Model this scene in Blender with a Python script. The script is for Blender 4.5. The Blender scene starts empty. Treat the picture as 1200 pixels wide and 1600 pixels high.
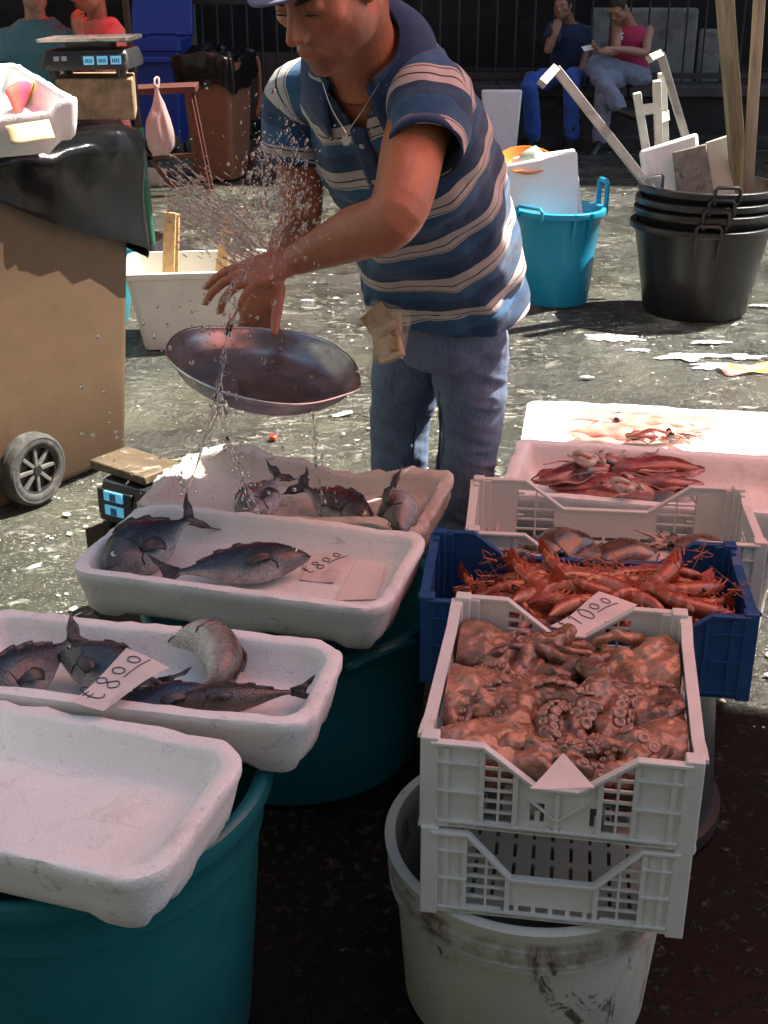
import bpy, bmesh, math, random
import numpy as np
from mathutils import Vector, Matrix

random.seed(7); np.random.seed(7)
SC = bpy.context.scene
COL = SC.collection
R = math.radians

# ------------------------------------------------------------------ camera
FOC, CAMH = 1950.0, 1.5
PITCH = math.atan(850/FOC)
cam_d = bpy.data.cameras.new('camera')
cam = bpy.data.objects.new('camera', cam_d); COL.objects.link(cam)
cam.location = (0, 0, CAMH); cam.rotation_euler = (math.pi/2 - PITCH, 0, 0)
cam_d.sensor_fit = 'VERTICAL'; cam_d.sensor_height = 36.0
cam_d.lens = FOC/1600*36.0
cam_d.clip_start = 0.05; cam_d.clip_end = 400
SC.camera = cam

# ------------------------------------------------------------------ sky, sun, exposure
SUN = np.array([0.62, 0.20, 1.0])
w = bpy.data.worlds.new('World'); SC.world = w; w.use_nodes = True
nt = w.node_tree; nt.nodes.clear()
wo = nt.nodes.new('ShaderNodeOutputWorld'); bg = nt.nodes.new('ShaderNodeBackground')
sky = nt.nodes.new('ShaderNodeTexSky'); sky.sky_type = 'NISHITA'; sky.sun_disc = False
sky.sun_elevation = math.atan2(SUN[2], math.hypot(SUN[0], SUN[1]))
sky.sun_rotation = math.atan2(SUN[0], SUN[1])
sky.air_density = 1.0; sky.dust_density = 1.5; sky.ozone_density = 1.0
bg.inputs['Strength'].default_value = 0.06
nt.links.new(sky.outputs[0], bg.inputs[0]); nt.links.new(bg.outputs[0], wo.inputs[0])
sl = bpy.data.lights.new('sun', 'SUN'); sl.energy = 5.0; sl.angle = R(0.53); sl.color = (1.0, 0.95, 0.86)
sun = bpy.data.objects.new('sun', sl); COL.objects.link(sun)
sun.rotation_euler = Vector(-SUN).to_track_quat('-Z', 'Y').to_euler()
sun.location = (4, 2, 9)
SC.view_settings.view_transform = 'Standard'
SC.view_settings.look = 'None'
SC.view_settings.exposure = 1.78
SC.view_settings.gamma = 1.0
SC.view_settings.use_curve_mapping = False
SC.render.engine = 'CYCLES'
SC.cycles.max_bounces = 8; SC.cycles.transparent_max_bounces = 12
SC.cycles.transmission_bounces = 8; SC.cycles.diffuse_bounces = 4; SC.cycles.glossy_bounces = 4
SC.cycles.use_denoising = True
SC.cycles.sample_clamp_indirect = 4.0

# ------------------------------------------------------------------ picture -> world
def ray(px, py):
    a = (px-600)/FOC; b = (800-py)/FOC
    c, s = math.cos(PITCH), math.sin(PITCH)
    return np.array([a, c + b*s, -s + b*c])
CAMP = np.array([0, 0, CAMH])
def UN(px, py, d):                    # the point seen at a pixel, d metres away along the ground
    r = ray(px, py); return CAMP + r*(d/r[1])
_P0, _F0 = R(31.3), 1400.0
def U(px, py, d):                     # the same, with d measured on the first survey (a shorter lens): depth grows with the lens
    b = (800-py)/_F0; z = d/(math.cos(_P0)+b*math.sin(_P0))*FOC/_F0
    return CAMP + ray(px, py)*z
def G(px, py, h=0.0):                 # the point seen at a pixel, h metres above the ground
    r = ray(px, py); return CAMP + r*((h-CAMH)/r[2])

# ------------------------------------------------------------------ numpy noise
def _hash(i, j, k, seed):
    n = (i*374761393 + j*668265263 + k*1274126177 + seed*974711) & 0x7fffffff
    n = ((n ^ (n >> 13))*1103515245) & 0x7fffffff
    n = (n ^ (n >> 16)) & 0xffff
    return n/65535.0*2-1
def vnoise(P, scale=1.0, seed=0, octaves=1):
    P = np.asarray(P, float)*scale
    out = np.zeros(len(P)); amp = 1.0
    for o in range(octaves):
        i = np.floor(P).astype(np.int64); f = P-i; f = f*f*(3-2*f)
        v = 0
        for dx in (0, 1):
            wx = f[:, 0] if dx else 1-f[:, 0]
            for dy in (0, 1):
                wy = f[:, 1] if dy else 1-f[:, 1]
                for dz in (0, 1):
                    wz = f[:, 2] if dz else 1-f[:, 2]
                    v = v + wx*wy*wz*_hash(i[:, 0]+dx, i[:, 1]+dy, i[:, 2]+dz, seed+o*17)
        out += amp*v; amp *= 0.5; P = P*2.03
    return out

def nrm(v):
    v = np.asarray(v, float); return v/(np.linalg.norm(v)+1e-12)
def smooth01(x): x = np.clip(x, 0, 1); return x*x*(3-2*x)
def catmull(pts, n):
    pts = np.asarray(pts, float); m = len(pts)
    if m == 2: 
        t = np.linspace(0, 1, n)[:, None]; return pts[0]*(1-t)+pts[1]*t
    ext = np.vstack([2*pts[0]-pts[1], pts, 2*pts[-1]-pts[-2]])
    out = []
    for u in np.linspace(0, m-1, n):
        i = min(int(u), m-2); t = u-i
        p0, p1, p2, p3 = ext[i:i+4]
        out.append(0.5*((2*p1)+(-p0+p2)*t+(2*p0-5*p1+4*p2-p3)*t*t+(-p0+3*p1-3*p2+p3)*t**3))
    return np.array(out)
def frame(loc, x, z=None, y=None):
    """4x4 from an origin, an x axis and an approximate z axis"""
    x = nrm(x)
    if z is None: z = np.array([0, 0, 1.0])
    y = nrm(np.cross(z, x)); z = np.cross(x, y)
    m = np.eye(4); m[:3, 0] = x; m[:3, 1] = y; m[:3, 2] = z; m[:3, 3] = loc
    return m
def rot_z(a):
    c, s = math.cos(a), math.sin(a); m = np.eye(4); m[:2, :2] = [[c, -s], [s, c]]; return m
def rot_x(a):
    c, s = math.cos(a), math.sin(a); m = np.eye(4); m[1:3, 1:3] = [[c, -s], [s, c]]; return m
def rot_y(a):
    c, s = math.cos(a), math.sin(a); m = np.eye(4); m[0, 0] = c; m[0, 2] = s; m[2, 0] = -s; m[2, 2] = c; return m
def tr(x, y, z): m = np.eye(4); m[:3, 3] = (x, y, z); return m
def ap(m, P): P = np.asarray(P, float); return P @ m[:3, :3].T + m[:3, 3]

# ------------------------------------------------------------------ mesh builder
class B:
    def __init__(s): s.V = []; s.F = []; s.n = 0; s.C = []
    def add(s, v, f, col=None):
        v = np.asarray(v, float).reshape(-1, 3)
        s.V.append(v); s.F += [tuple(int(a)+s.n for a in q) for q in f]
        if col is None: col = (1, 1, 1)
        col = np.asarray(col, float)
        if col.ndim == 1: col = np.tile(col, (len(v), 1))
        s.C.append(col); s.n += len(v); return s
    def verts(s): return np.vstack(s.V)
    def box(s, c, d, m=None, col=None):
        x, y, z = np.asarray(d)/2.0
        v = np.array([(-x,-y,-z),(x,-y,-z),(x,y,-z),(-x,y,-z),(-x,-y,z),(x,-y,z),(x,y,z),(-x,y,z)])+np.asarray(c, float)
        if m is not None: v = ap(m, v)
        return s.add(v, [(0,3,2,1),(4,5,6,7),(0,1,5,4),(1,2,6,5),(2,3,7,6),(3,0,4,7)], col)
    def bar(s, p, q, wd, th, up=(0,0,1), col=None):
        p = np.asarray(p, float); q = np.asarray(q, float); x = q-p; L = np.linalg.norm(x)
        if abs(np.dot(nrm(x), up)) > .99: up = (0, 1, 0)
        return s.box((L/2, 0, 0), (L, wd, th), frame(p, x, up), col)
    def loft(s, rings, cap0=True, cap1=True, closed=True, col=None):
        rings = [np.asarray(r, float) for r in rings]; n = len(rings[0]); f = []
        for i in range(len(rings)-1):
            for j in range(n if closed else n-1):
                k = (j+1) % n
                f.append((i*n+j, i*n+k, (i+1)*n+k, (i+1)*n+j))
        v = np.vstack(rings)
        if cap0: f.append(tuple(range(n-1, -1, -1)))
        if cap1: f.append(tuple(range((len(rings)-1)*n, len(rings)*n)))
        if col is not None and np.asarray(col).ndim == 2 and len(col) == len(rings): col = np.repeat(np.asarray(col), n, 0)
        return s.add(v, f, col)
    def tube(s, pts, r, n=8, ref=(0,0,1), flat=1.0, rounded=True, sm=0, col=None, cap=True):
        pts = np.asarray(pts, float); r = np.atleast_1d(np.asarray(r, float))
        if len(r) == 1: r = np.repeat(r, len(pts))
        if sm:
            u = np.linspace(0, 1, len(pts)); pts = catmull(pts, sm)
            uu = np.linspace(0, 1, sm); 
            if col is not None and np.asarray(col).ndim == 2: col = np.stack([np.interp(uu, u, np.asarray(col)[:, k]) for k in range(3)], 1)
            r = np.interp(uu, u, r)
        T = np.gradient(pts, axis=0); T = np.array([nrm(t) for t in T])
        if rounded:
            a, b = pts[0], pts[-1]
            P = [a-T[0]*r[0]*.95, a-T[0]*r[0]*.7]+list(pts)+[b+T[-1]*r[-1]*.7, b+T[-1]*r[-1]*.95]
            Rr = [r[0]*.3, r[0]*.72]+list(r)+[r[-1]*.72, r[-1]*.3]
            TT = [T[0], T[0]]+list(T)+[T[-1], T[-1]]
            if col is not None and np.asarray(col).ndim == 2: col = np.vstack([col[:1], col[:1], col, col[-1:], col[-1:]])
            pts, r, T = np.array(P), np.array(Rr), np.array(TT)
        ref = np.asarray(ref, float)
        nn = nrm(np.cross(T[0], ref)) if abs(np.dot(T[0], nrm(ref))) < .98 else nrm(np.cross(T[0], (1, .2, 0)))
        rings = []; a = np.linspace(0, 2*math.pi, n, endpoint=False)
        for i in range(len(pts)):
            nn = nrm(nn-np.dot(nn, T[i])*T[i]); bb = np.cross(T[i], nn)
            rings.append(pts[i]+r[i]*(np.outer(np.cos(a), nn)+flat*np.outer(np.sin(a), bb)))
        return s.loft(rings, cap, cap, True, col)
    def lathe(s, prof, n=40, m=None, col=None, a0=0, a1=2*math.pi, rx=1, ry=1):
        full = abs(a1-a0-2*math.pi) < 1e-6
        a = np.linspace(a0, a1, n, endpoint=not full)
        rings = [np.stack([r*rx*np.cos(a), r*ry*np.sin(a), np.full(n, z)], 1) for r, z in prof]
        v = np.vstack(rings)
        if m is not None: v = ap(m, v)
        f = []
        for i in range(len(prof)-1):
            for j in range(n if full else n-1):
                k = (j+1) % n; f.append((i*n+j, i*n+k, (i+1)*n+k, (i+1)*n+j))
        return s.add(v, f, col)
    def prism(s, poly, t, m=None, col=None):
        poly = np.asarray(poly, float); n = len(poly)
        v = np.vstack([np.c_[poly, np.full(n, -t/2)], np.c_[poly, np.full(n, t/2)]])
        if m is not None: v = ap(m, v)
        f = [tuple(range(n-1, -1, -1)), tuple(range(n, 2*n))]+[(i, (i+1) % n, n+(i+1) % n, n+i) for i in range(n)]
        return s.add(v, f, col)
    def ell(s, c, r, m=None, nu=16, nv=10, col=None):
        v = [(0, 0, -1)]
        for i in range(1, nv):
            p = -math.pi/2+math.pi*i/nv
            for j in range(nu):
                a = 2*math.pi*j/nu; v.append((math.cos(p)*math.cos(a), math.cos(p)*math.sin(a), math.sin(p)))
        v.append((0, 0, 1)); v = np.array(v)*np.asarray(r)
        if m is not None: v = ap(m, v)
        v = v+np.asarray(c, float)
        f = [(0, 1+(j+1) % nu, 1+j) for j in range(nu)]
        for i in range(nv-2):
            for j in range(nu):
                k = (j+1) % nu; f.append((1+i*nu+j, 1+i*nu+k, 1+(i+1)*nu+k, 1+(i+1)*nu+j))
        t = len(v)-1; f += [(t, 1+(nv-2)*nu+j, 1+(nv-2)*nu+(j+1) % nu) for j in range(nu)]
        return s.add(v, f, col)
    def sheet(s, grid, col=None):
        g = np.asarray(grid, float); a, b = g.shape[:2]
        f = [(i*b+j, (i+1)*b+j, (i+1)*b+j+1, i*b+j+1) for i in range(a-1) for j in range(b-1)]
        return s.add(g.reshape(-1, 3), f, col)
    def join(s, o):
        for v, c in zip(o.V, o.C): s.V.append(v); s.C.append(c)
        s.F += [tuple(a+s.n for a in q) for q in o.F]; s.n += o.n; return s
    def mesh(s, name, smooth=True, sharp=38, recalc=True):
        me = bpy.data.meshes.new(name)
        V = s.verts()
        me.from_pydata(V.tolist(), [], s.F)
        C = np.vstack(s.C)
        if not (C == 1).all():
            at = me.color_attributes.new('Col', 'FLOAT_COLOR', 'POINT')
            at.data.foreach_set('color', np.c_[C, np.ones(len(C))].astype(np.float32).ravel())
        if recalc:
            bm = bmesh.new(); bm.from_mesh(me); bmesh.ops.recalc_face_normals(bm, faces=bm.faces); bm.to_mesh(me); bm.free()
        if smooth:
            me.polygons.foreach_set('use_smooth', [True]*len(me.polygons))
            if sharp: me.set_sharp_from_angle(angle=R(sharp))
        me.update(); return me

def link(name, data, parent=None, mat=None, m=None):
    o = bpy.data.objects.new(name, data); COL.objects.link(o)
    if parent is not None: o.parent = parent
    if m is not None: o.matrix_local = Matrix(np.asarray(m).tolist())
    if mat is not None and data is not None:
        data.materials.clear(); data.materials.append(mat)
    return o
def obj(name, b, mat, parent=None, smooth=True, sharp=38, m=None, bevel=0, solid=0):
    """one mesh object; vertices given in the parent's space"""
    me = b if isinstance(b, bpy.types.Mesh) else b.mesh(name, smooth, sharp)
    o = link(name, me, parent, mat, m)
    if solid:
        md = o.modifiers.new('s', 'SOLIDIFY'); md.thickness = solid; md.offset = 0
    if bevel:
        md = o.modifiers.new('b', 'BEVEL'); md.width = bevel; md.segments = 2; md.limit_method = 'ANGLE'; md.angle_limit = R(50)
    return o
def tag(o, label=None, cat=None, group=None, kind=None):
    if label: o['label'] = label
    if cat: o['category'] = cat
    if group: o['group'] = group
    if kind: o['kind'] = kind
    return o
def thing(name, label, cat, m=None, group=None):
    o = bpy.data.objects.new(name, None); COL.objects.link(o); o.empty_display_size = .05
    if m is not None: o.matrix_world = Matrix(np.asarray(m).tolist())
    return tag(o, label, cat, group)
def inv(m): return np.linalg.inv(m)
def copy_tree(o, m=None, label=None, parent=None):
    c = o.copy(); COL.objects.link(c)
    if parent is not None:
        c.parent = parent
    if m is not None: c.matrix_world = Matrix(np.asarray(m).tolist())
    if label: c['label'] = label
    for ch in list(o.children):
        copy_tree(ch, None, None, c)
    return c
def remesh(b, voxel, it=2, fac=.5):
    """fuse overlapping closed shapes into one continuous skin"""
    me = b.mesh('tmp', False, 0)
    o = bpy.data.objects.new('tmp', me); COL.objects.link(o)
    md = o.modifiers.new('r', 'REMESH'); md.mode = 'VOXEL'; md.voxel_size = voxel
    if it:
        ms = o.modifiers.new('s', 'SMOOTH'); ms.factor = fac; ms.iterations = it
    dg = bpy.context.evaluated_depsgraph_get(); dg.update()
    ev = o.evaluated_get(dg); out = bpy.data.meshes.new_from_object(ev)
    bpy.data.objects.remove(o); bpy.data.meshes.remove(me)
    out.materials.clear()
    out.polygons.foreach_set('use_smooth', [True]*len(out.polygons))
    return out
def mverts(me):
    a = np.empty(len(me.vertices)*3, np.float32); me.vertices.foreach_get('co', a); return a.reshape(-1, 3).astype(float)
def mnormals(me):
    a = np.empty(len(me.vertices)*3, np.float32); me.vertices.foreach_get('normal', a); return a.reshape(-1, 3).astype(float)
def mset(me, V): me.vertices.foreach_set('co', V.astype(np.float32).ravel()); me.update()
def mcol(me, C, name='Col'):
    at = me.color_attributes.get(name) or me.color_attributes.new(name, 'FLOAT_COLOR', 'POINT')
    at.data.foreach_set('color', np.c_[C, np.ones(len(C))].astype(np.float32).ravel())
def mfloat(me, X, name):
    at = me.attributes.new(name, 'FLOAT', 'POINT'); at.data.foreach_set('value', X.astype(np.float32))

def sell(c, side, front, a, b, n=48, e=2.35):
    """a rounded body cross-section"""
    t = np.linspace(0, 2*math.pi, n, endpoint=False); ct, st = np.cos(t), np.sin(t)
    r = (np.abs(ct)**e+np.abs(st)**e)**(-1/e)
    return np.asarray(c)+np.outer(a*r*ct, nrm(side))+np.outer(b*r*st, nrm(front))
# ------------------------------------------------------------------ materials
class N:
    """small node-tree helper"""
    def __init__(s, name):
        s.m = bpy.data.materials.new(name); s.m.use_nodes = True; s.t = s.m.node_tree; s.t.nodes.clear()
        s.out = s.t.nodes.new('ShaderNodeOutputMaterial')
    def n(s, typ, **kw):
        x = s.t.nodes.new(typ)
        for k, v in kw.items(): setattr(x, k, v)
        return x
    def l(s, a, b): s.t.links.new(a, b)
    def coords(s, sc=(1, 1, 1), kind='Object'):
        tc = s.n('ShaderNodeTexCoord'); mp = s.n('ShaderNodeMapping'); mp.inputs['Scale'].default_value = sc
        s.l(tc.outputs[kind], mp.inputs[0]); return mp.outputs[0]
    def noise(s, co, scale, detail=4, rough=.55, dist=0):
        x = s.n('ShaderNodeTexNoise'); x.inputs['Scale'].default_value = scale; x.inputs['Detail'].default_value = detail
        x.inputs['Roughness'].default_value = rough; x.inputs['Distortion'].default_value = dist; s.l(co, x.inputs['Vector']); return x.outputs['Fac']
    def voro(s, co, scale, feature='F1', out='Distance', rnd=1):
        x = s.n('ShaderNodeTexVoronoi'); x.feature = feature; x.inputs['Scale'].default_value = scale; x.inputs['Randomness'].default_value = rnd
        s.l(co, x.inputs['Vector']); return x.outputs[out]
    def ramp(s, fac, stops, interp='LINEAR'):
        x = s.n('ShaderNodeValToRGB'); x.color_ramp.interpolation = interp; e = x.color_ramp.elements
        while len(e) < len(stops): e.new(.5)
        for k, (p, c) in enumerate(stops):
            e[k].position = p; e[k].color = (*c, 1) if len(c) == 3 else c
        s.l(fac, x.inputs[0]); return x.outputs[0]
    def rng(s, fac, a, b, c=0, d=1):
        x = s.n('ShaderNodeMapRange'); x.inputs[1].default_value = a; x.inputs[2].default_value = b; x.inputs[3].default_value = c; x.inputs[4].default_value = d
        s.l(fac, x.inputs[0]); return x.outputs[0]
    def mix(s, fac, a, b, typ='MIX'):
        x = s.n('ShaderNodeMix'); x.data_type = 'RGBA'; x.blend_type = typ
        for i, v in ((0, fac), (6, a), (7, b)):
            if hasattr(v, 'is_linked') or isinstance(v, bpy.types.NodeSocket): s.l(v, x.inputs[i])
            elif i == 0: x.inputs[0].default_value = v
            else: x.inputs[i].default_value = (*v, 1)
        return x.outputs[2]
    def math(s, op, a, b=0):
        x = s.n('ShaderNodeMath', operation=op)
        for i, v in ((0, a), (1, b)):
            if isinstance(v, bpy.types.NodeSocket): s.l(v, x.inputs[i])
            else: x.inputs[i].default_value = v
        return x.outputs[0]
    def attr(s, name, out='Color'):
        x = s.n('ShaderNodeAttribute'); x.attribute_name = name; return x.outputs[out]
    def bsdf(s, **kw):
        p = s.n('ShaderNodeBsdfPrincipled')
        for k, v in kw.items():
            k = k.replace('_', ' ')
            i = p.inputs[k]
            if isinstance(v, bpy.types.NodeSocket): s.l(v, i)
            elif isinstance(v, tuple) and len(v) == 3 and i.type == 'RGBA': i.default_value = (*v, 1)
            else: i.default_value = v
        s.l(p.outputs[0], s.out.inputs[0]); s.p = p; return p
    def bump(s, h, dist=.001, strength=1.0, prev=None):
        x = s.n('ShaderNodeBump'); x.inputs['Distance'].default_value = dist; x.inputs['Strength'].default_value = strength
        s.l(h, x.inputs['Height'])
        if prev is not None: s.l(prev, x.inputs['Normal'])
        s.l(x.outputs[0], s.p.inputs['Normal']); return x.outputs[0]
def mat(name, col, rough=.5, metal=0, spec=.5, var=.15, vs=6, bump=0, bs=60, dirt=None, trans=0, coat=0, rvar=.0, use_col=False, sc=(1, 1, 1), sss=0, alpha=1):
    """general painted or plain surface: colour with soft variation, dirt stains with their own shapes, fine relief"""
    k = N(name); co = k.coords(sc)
    base = k.attr('Col') if use_col else None
    lo = tuple(c*(1-var) for c in col); hi = tuple(min(1, c*(1+var)) for c in col)
    n1 = k.noise(co, vs, 5)
    c = k.ramp(n1, [(.3, lo), (.7, hi)])
    if use_col:
        lo2 = (1-var,)*3; hi2 = (1+var,)*3
        c = k.mix(1.0, base, k.ramp(n1, [(.3, lo2), (.7, hi2)]), 'MULTIPLY')
    for i, (dc, ds, a, b) in enumerate(dirt or []):
        f = k.rng(k.noise(co, ds, 8, .68, .3), a, b); c = k.mix(f, c, dc)
    rr = k.rng(k.noise(co, vs*1.7, 3), .3, .7, max(.02, rough-rvar), min(1, rough+rvar)) if rvar else rough
    kw = dict(Base_Color=c, Roughness=rr, Metallic=metal, Specular_IOR_Level=spec)
    if trans: kw['Transmission_Weight'] = trans
    if coat: kw['Coat_Weight'] = coat; kw['Coat_Roughness'] = .12
    if sss: kw['Subsurface_Weight'] = sss; kw['Subsurface_Radius'] = (.012, .005, .003); kw['Subsurface_Scale'] = 1.0
    if alpha < 1: kw['Alpha'] = alpha
    k.bsdf(**kw)
    if bump: k.bump(k.noise(co, bs, 6, .6), bump)
    return k.m
# ================================================================== ground
def ground_mat():
    k = N('wet_stone_ground'); co = k.coords()
    n1 = k.noise(co, .9, 6, .62, .6); n2 = k.noise(co, 6, 8, .7, .4); n3 = k.noise(co, 38, 6, .65)
    c = k.ramp(n1, [(.34, (.008, .009, .006)), (.48, (.028, .030, .019)), (.60, (.070, .073, .046)), (.72, (.13, .132, .09))])
    c = k.mix(k.rng(n2, .45, .66, 0, .8), c, (.03, .029, .024))
    c = k.mix(k.rng(n3, .55, .75, 0, .6), c, (.12, .12, .085))
    # broken ice, scales and foam left on the stone
    st = k.coords((1.0, 1.9, 1)); v = k.noise(st, 15, 7, .75, 1.0)
    foam = k.rng(v, .56, .60)
    patch = k.rng(k.noise(co, 1.6, 4, .6, 1.0), .40, .56)
    foam = k.math('MULTIPLY', foam, patch)
    c = k.mix(foam, c, (.36, .355, .29))
    sp = k.voro(k.coords((1, 1.5, 1)), 75); fl = k.rng(sp, .21, .12); sel = k.rng(k.noise(co, 3.5, 6, .75), .43, .54)
    flk = k.math('MULTIPLY', fl, sel); c = k.mix(flk, c, (.48, .47, .38))
    wet = k.rng(k.noise(co, 2.2, 5, .6, .5), .40, .60)
    rg = k.rng(wet, 0, 1, .42, .09); 
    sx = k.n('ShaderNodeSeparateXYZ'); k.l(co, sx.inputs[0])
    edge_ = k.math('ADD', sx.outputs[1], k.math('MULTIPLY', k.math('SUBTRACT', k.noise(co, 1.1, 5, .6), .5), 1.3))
    stall_shade = k.math('MULTIPLY', k.rng(edge_, 2.55, 2.25), k.rng(n3, .70, .55, .55, 1))  # shade under the stall painted dark into the wet stone, with a ragged edge
    c = k.mix(stall_shade, c, (.0065, .0058, .0050))
    k.bsdf(Base_Color=c, Roughness=k.math('MAXIMUM', rg, k.math('MULTIPLY', stall_shade, .34)), Specular_IOR_Level=k.math('MULTIPLY', .6, k.math('SUBTRACT', 1.0, k.math('MULTIPLY', stall_shade, .78))))
    h = k.math('ADD', k.math('MULTIPLY', k.noise(co, 7, 6, .66, .4), .62), k.math('MULTIPLY', k.noise(co, 48, 6, .72), .38))
    h = k.math('MULTIPLY', h, k.math('SUBTRACT', 1.0, k.math('MULTIPLY', stall_shade, .90)))
    k.bump(h, .034, 1.0)
    return k.m
gx = np.concatenate([np.linspace(-40, -4, 13)[:-1], np.linspace(-4, 4, 81), np.linspace(4, 40, 13)[1:]])
gy = np.concatenate([np.linspace(-30, 0, 11)[:-1], np.linspace(0, 10, 121), np.linspace(10, 60, 21)[1:]])
X, Y = np.meshgrid(gx, gy, indexing='ij')
P = np.stack([X.ravel(), Y.ravel(), 0*X.ravel()], 1)
Z = (vnoise(P, 1.3, 3, 2)*.008-.006)*smooth01((10.-np.abs(Y.ravel()))/2)
g = np.stack([X, Y, Z.reshape(X.shape)], 2)
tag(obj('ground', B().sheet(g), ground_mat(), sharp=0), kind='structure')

# ================================================================== back of the square
M_iron = mat('dark_iron', (.02, .02, .021), .55, 0, .5, .3, 9, .0006, 90)
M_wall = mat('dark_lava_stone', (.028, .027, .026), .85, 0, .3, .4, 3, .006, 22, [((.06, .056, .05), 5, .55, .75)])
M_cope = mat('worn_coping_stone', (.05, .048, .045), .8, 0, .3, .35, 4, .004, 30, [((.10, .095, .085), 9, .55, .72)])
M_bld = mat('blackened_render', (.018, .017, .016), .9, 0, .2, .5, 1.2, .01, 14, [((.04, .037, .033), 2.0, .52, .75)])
M_slab = mat('pale_lichen_stone', (.20, .20, .185), .9, 0, .2, .25, 4, .004, 40, [((.09, .09, .082), 6, .48, .7)])
YW, YF, YB = 11.85, 12.15, 13.0
def xpx(px, d, h=.7):               # sideways position of a pixel column at a distance
    z = d*math.cos(PITCH)+(CAMH-h)*math.sin(PITCH); return (px-600)/FOC*z
LW = thing('low_wall', 'low dark stone wall under the iron railings that two men sit on', 'wall', tr(3.2, YW, 0))
x0, x1 = xpx(585, YW)-3.2, 7.0
b = B(); nb = 9; xs = np.linspace(x0, x1, nb+1)
me = None
for i in range(nb):
    L = xs[i+1]-xs[i]-.008
    q = B().box((xs[i]+L/2+.004, .30, .475), (L, .66+.012*((i*7) % 3), .09))
    obj('coping_stone', q, M_cope, LW, bevel=.012)
q = B().box(((x0+x1)/2, .34, .215), (x1-x0, .60, .43)); obj('wall_body', q, M_wall, LW)
q = B().box(((x0+x1)/2, -.10, .05), (x1-x0, .24, .10)); obj('footing_step', q, M_wall, LW, bevel=.01)
# railings on the wall
RF = thing('iron_railing', 'dark iron railing of plain upright bars on top of the low wall', 'railing', tr(3.2, YF, .52))
for zz, hh in ((.07, .05), (.83, .04)):
    obj('rail', B().box(((x0+x1)/2, 0, zz), (x1-x0, .035, hh)), M_iron, RF)
bar_me = B().tube([(0, 0, -.02), (0, 0, 1.55)], .0095, 6, rounded=False).mesh('bar', True, 38)
xx = x0+.08
while xx < x1:
    link('bar', bar_me, RF, M_iron, tr(xx, 0, 0)); xx += .172
# taller gate with scrolls between the wall and the stone pillar
gx0, gx1 = xpx(286, YF), xpx(583, YF)
GT = thing('iron_gate', 'tall black iron gate with scrolls above its cross rail, behind the vendor', 'gate', tr(gx0, YF, 0))
W = gx1-gx0
obj('rail', B().box((W/2, 0, 1.23), (W, .04, .06)), M_iron, GT)
obj('rail', B().box((W/2, 0, .22), (W, .04, .05)), M_iron, GT)
obj('kick_plate', B().box((W/2, .02, .52), (W-.02, .012, .55)), M_iron, GT)
gb = B().tube([(0, 0, .06), (0, 0, 2.0)], .010, 6, rounded=False).mesh('bar', True, 38)
xx = .06
while xx < W: link('bar', gb, GT, M_iron, tr(xx, 0, 0)); xx += .135
th = np.linspace(0, 3.6*math.pi, 34); rr_ = .062*np.exp(-th*.13)
sc1 = B().tube(np.stack([rr_*np.cos(th)-.0, 0*th, rr_*np.sin(th)], 1), .007, 5).mesh('scroll', True, 38)
xx = .13
i = 0
while xx < W:
    link('scroll', sc1, GT, M_iron, tr(xx, -.012, 1.36) @ (rot_z(math.pi) if i % 2 else np.eye(4))); xx += .135; i += 1
# stone pillar and arch beside the gate
PL = thing('stone_pillar', 'grey stone gate pillar behind the open blue bin', 'pillar', tr(xpx(262, 12.2), 12.35, 0))
obj('shaft', B().box((0, 0, 1.35), (.46, .5, 2.7)), mat('grey_pillar_stone', (.13, .13, .125), .9, 0, .2, .2, 4, .004, 30, [((.06, .06, .057), 5, .5, .7)]), PL, bevel=.03)
obj('plinth', B().box((0, -.02, .14), (.58, .62, .28)), M_cope, PL, bevel=.02)
# building whose mass keeps the far side of the square in shade
BD = thing('stone_building', 'blackened stone building rising behind the iron railings', 'building', tr(0, YB, 0))
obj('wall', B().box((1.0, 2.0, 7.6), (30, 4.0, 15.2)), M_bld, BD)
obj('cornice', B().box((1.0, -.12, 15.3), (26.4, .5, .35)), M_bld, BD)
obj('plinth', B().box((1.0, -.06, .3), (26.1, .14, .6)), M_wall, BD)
for j, xx in enumerate((-9, -5.6, -2.2, 1.2, 4.6, 8, 11.4)):
    wdw = obj('window', B().box((xx, -.03, 5.4), (1.25, .1, 2.1)), M_wall, BD)
    obj('pane', B().box((xx, -.09, 5.4), (1.05, .02, 1.9)), mat('dark_pane', (.02, .022, .025), .1), wdw)
# unseen houses added to bounce sunlight back and screen off sky
M_och = mat('grey_beige_render', (.27, .262, .245), .9, 0, .2, .2, .5, .01, 8, [((.20, .18, .155), 1.2, .52, .75)])
M_shut = mat('green_shutter', (.03, .07, .05), .6)
for lab, px_, py_, rz_, L_ in (('grey beige house on the left side of the square', -9.5, 4.0, math.pi/2, 26), ('grey beige house behind the viewer', -1.0, -7.0, math.pi, 22)):
    hs_ = thing('house', lab, 'house', tr(px_, py_, 0) @ rot_z(rz_), 'houses round the square')
    obj('wall', B().box((0, 3.0, 6), (L_, 6, 12)), M_och, hs_); obj('roof', B().box((0, 2.9, 12.15), (L_+.6, 7, .3)), M_cope, hs_)
    for i in range(int(L_/3.2)):
        for j in range(3):
            wn = obj('window', B().box((-L_/2+2.0+i*3.2, -.03, 2.2+3.5*j), (1.2, .1, 2.0)), M_cope, hs_)
            obj('shutter', B().box((-L_/2+2.0+i*3.2, -.10, 2.2+3.5*j), (1.0, .05, 1.8)), M_shut, wn)
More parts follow.
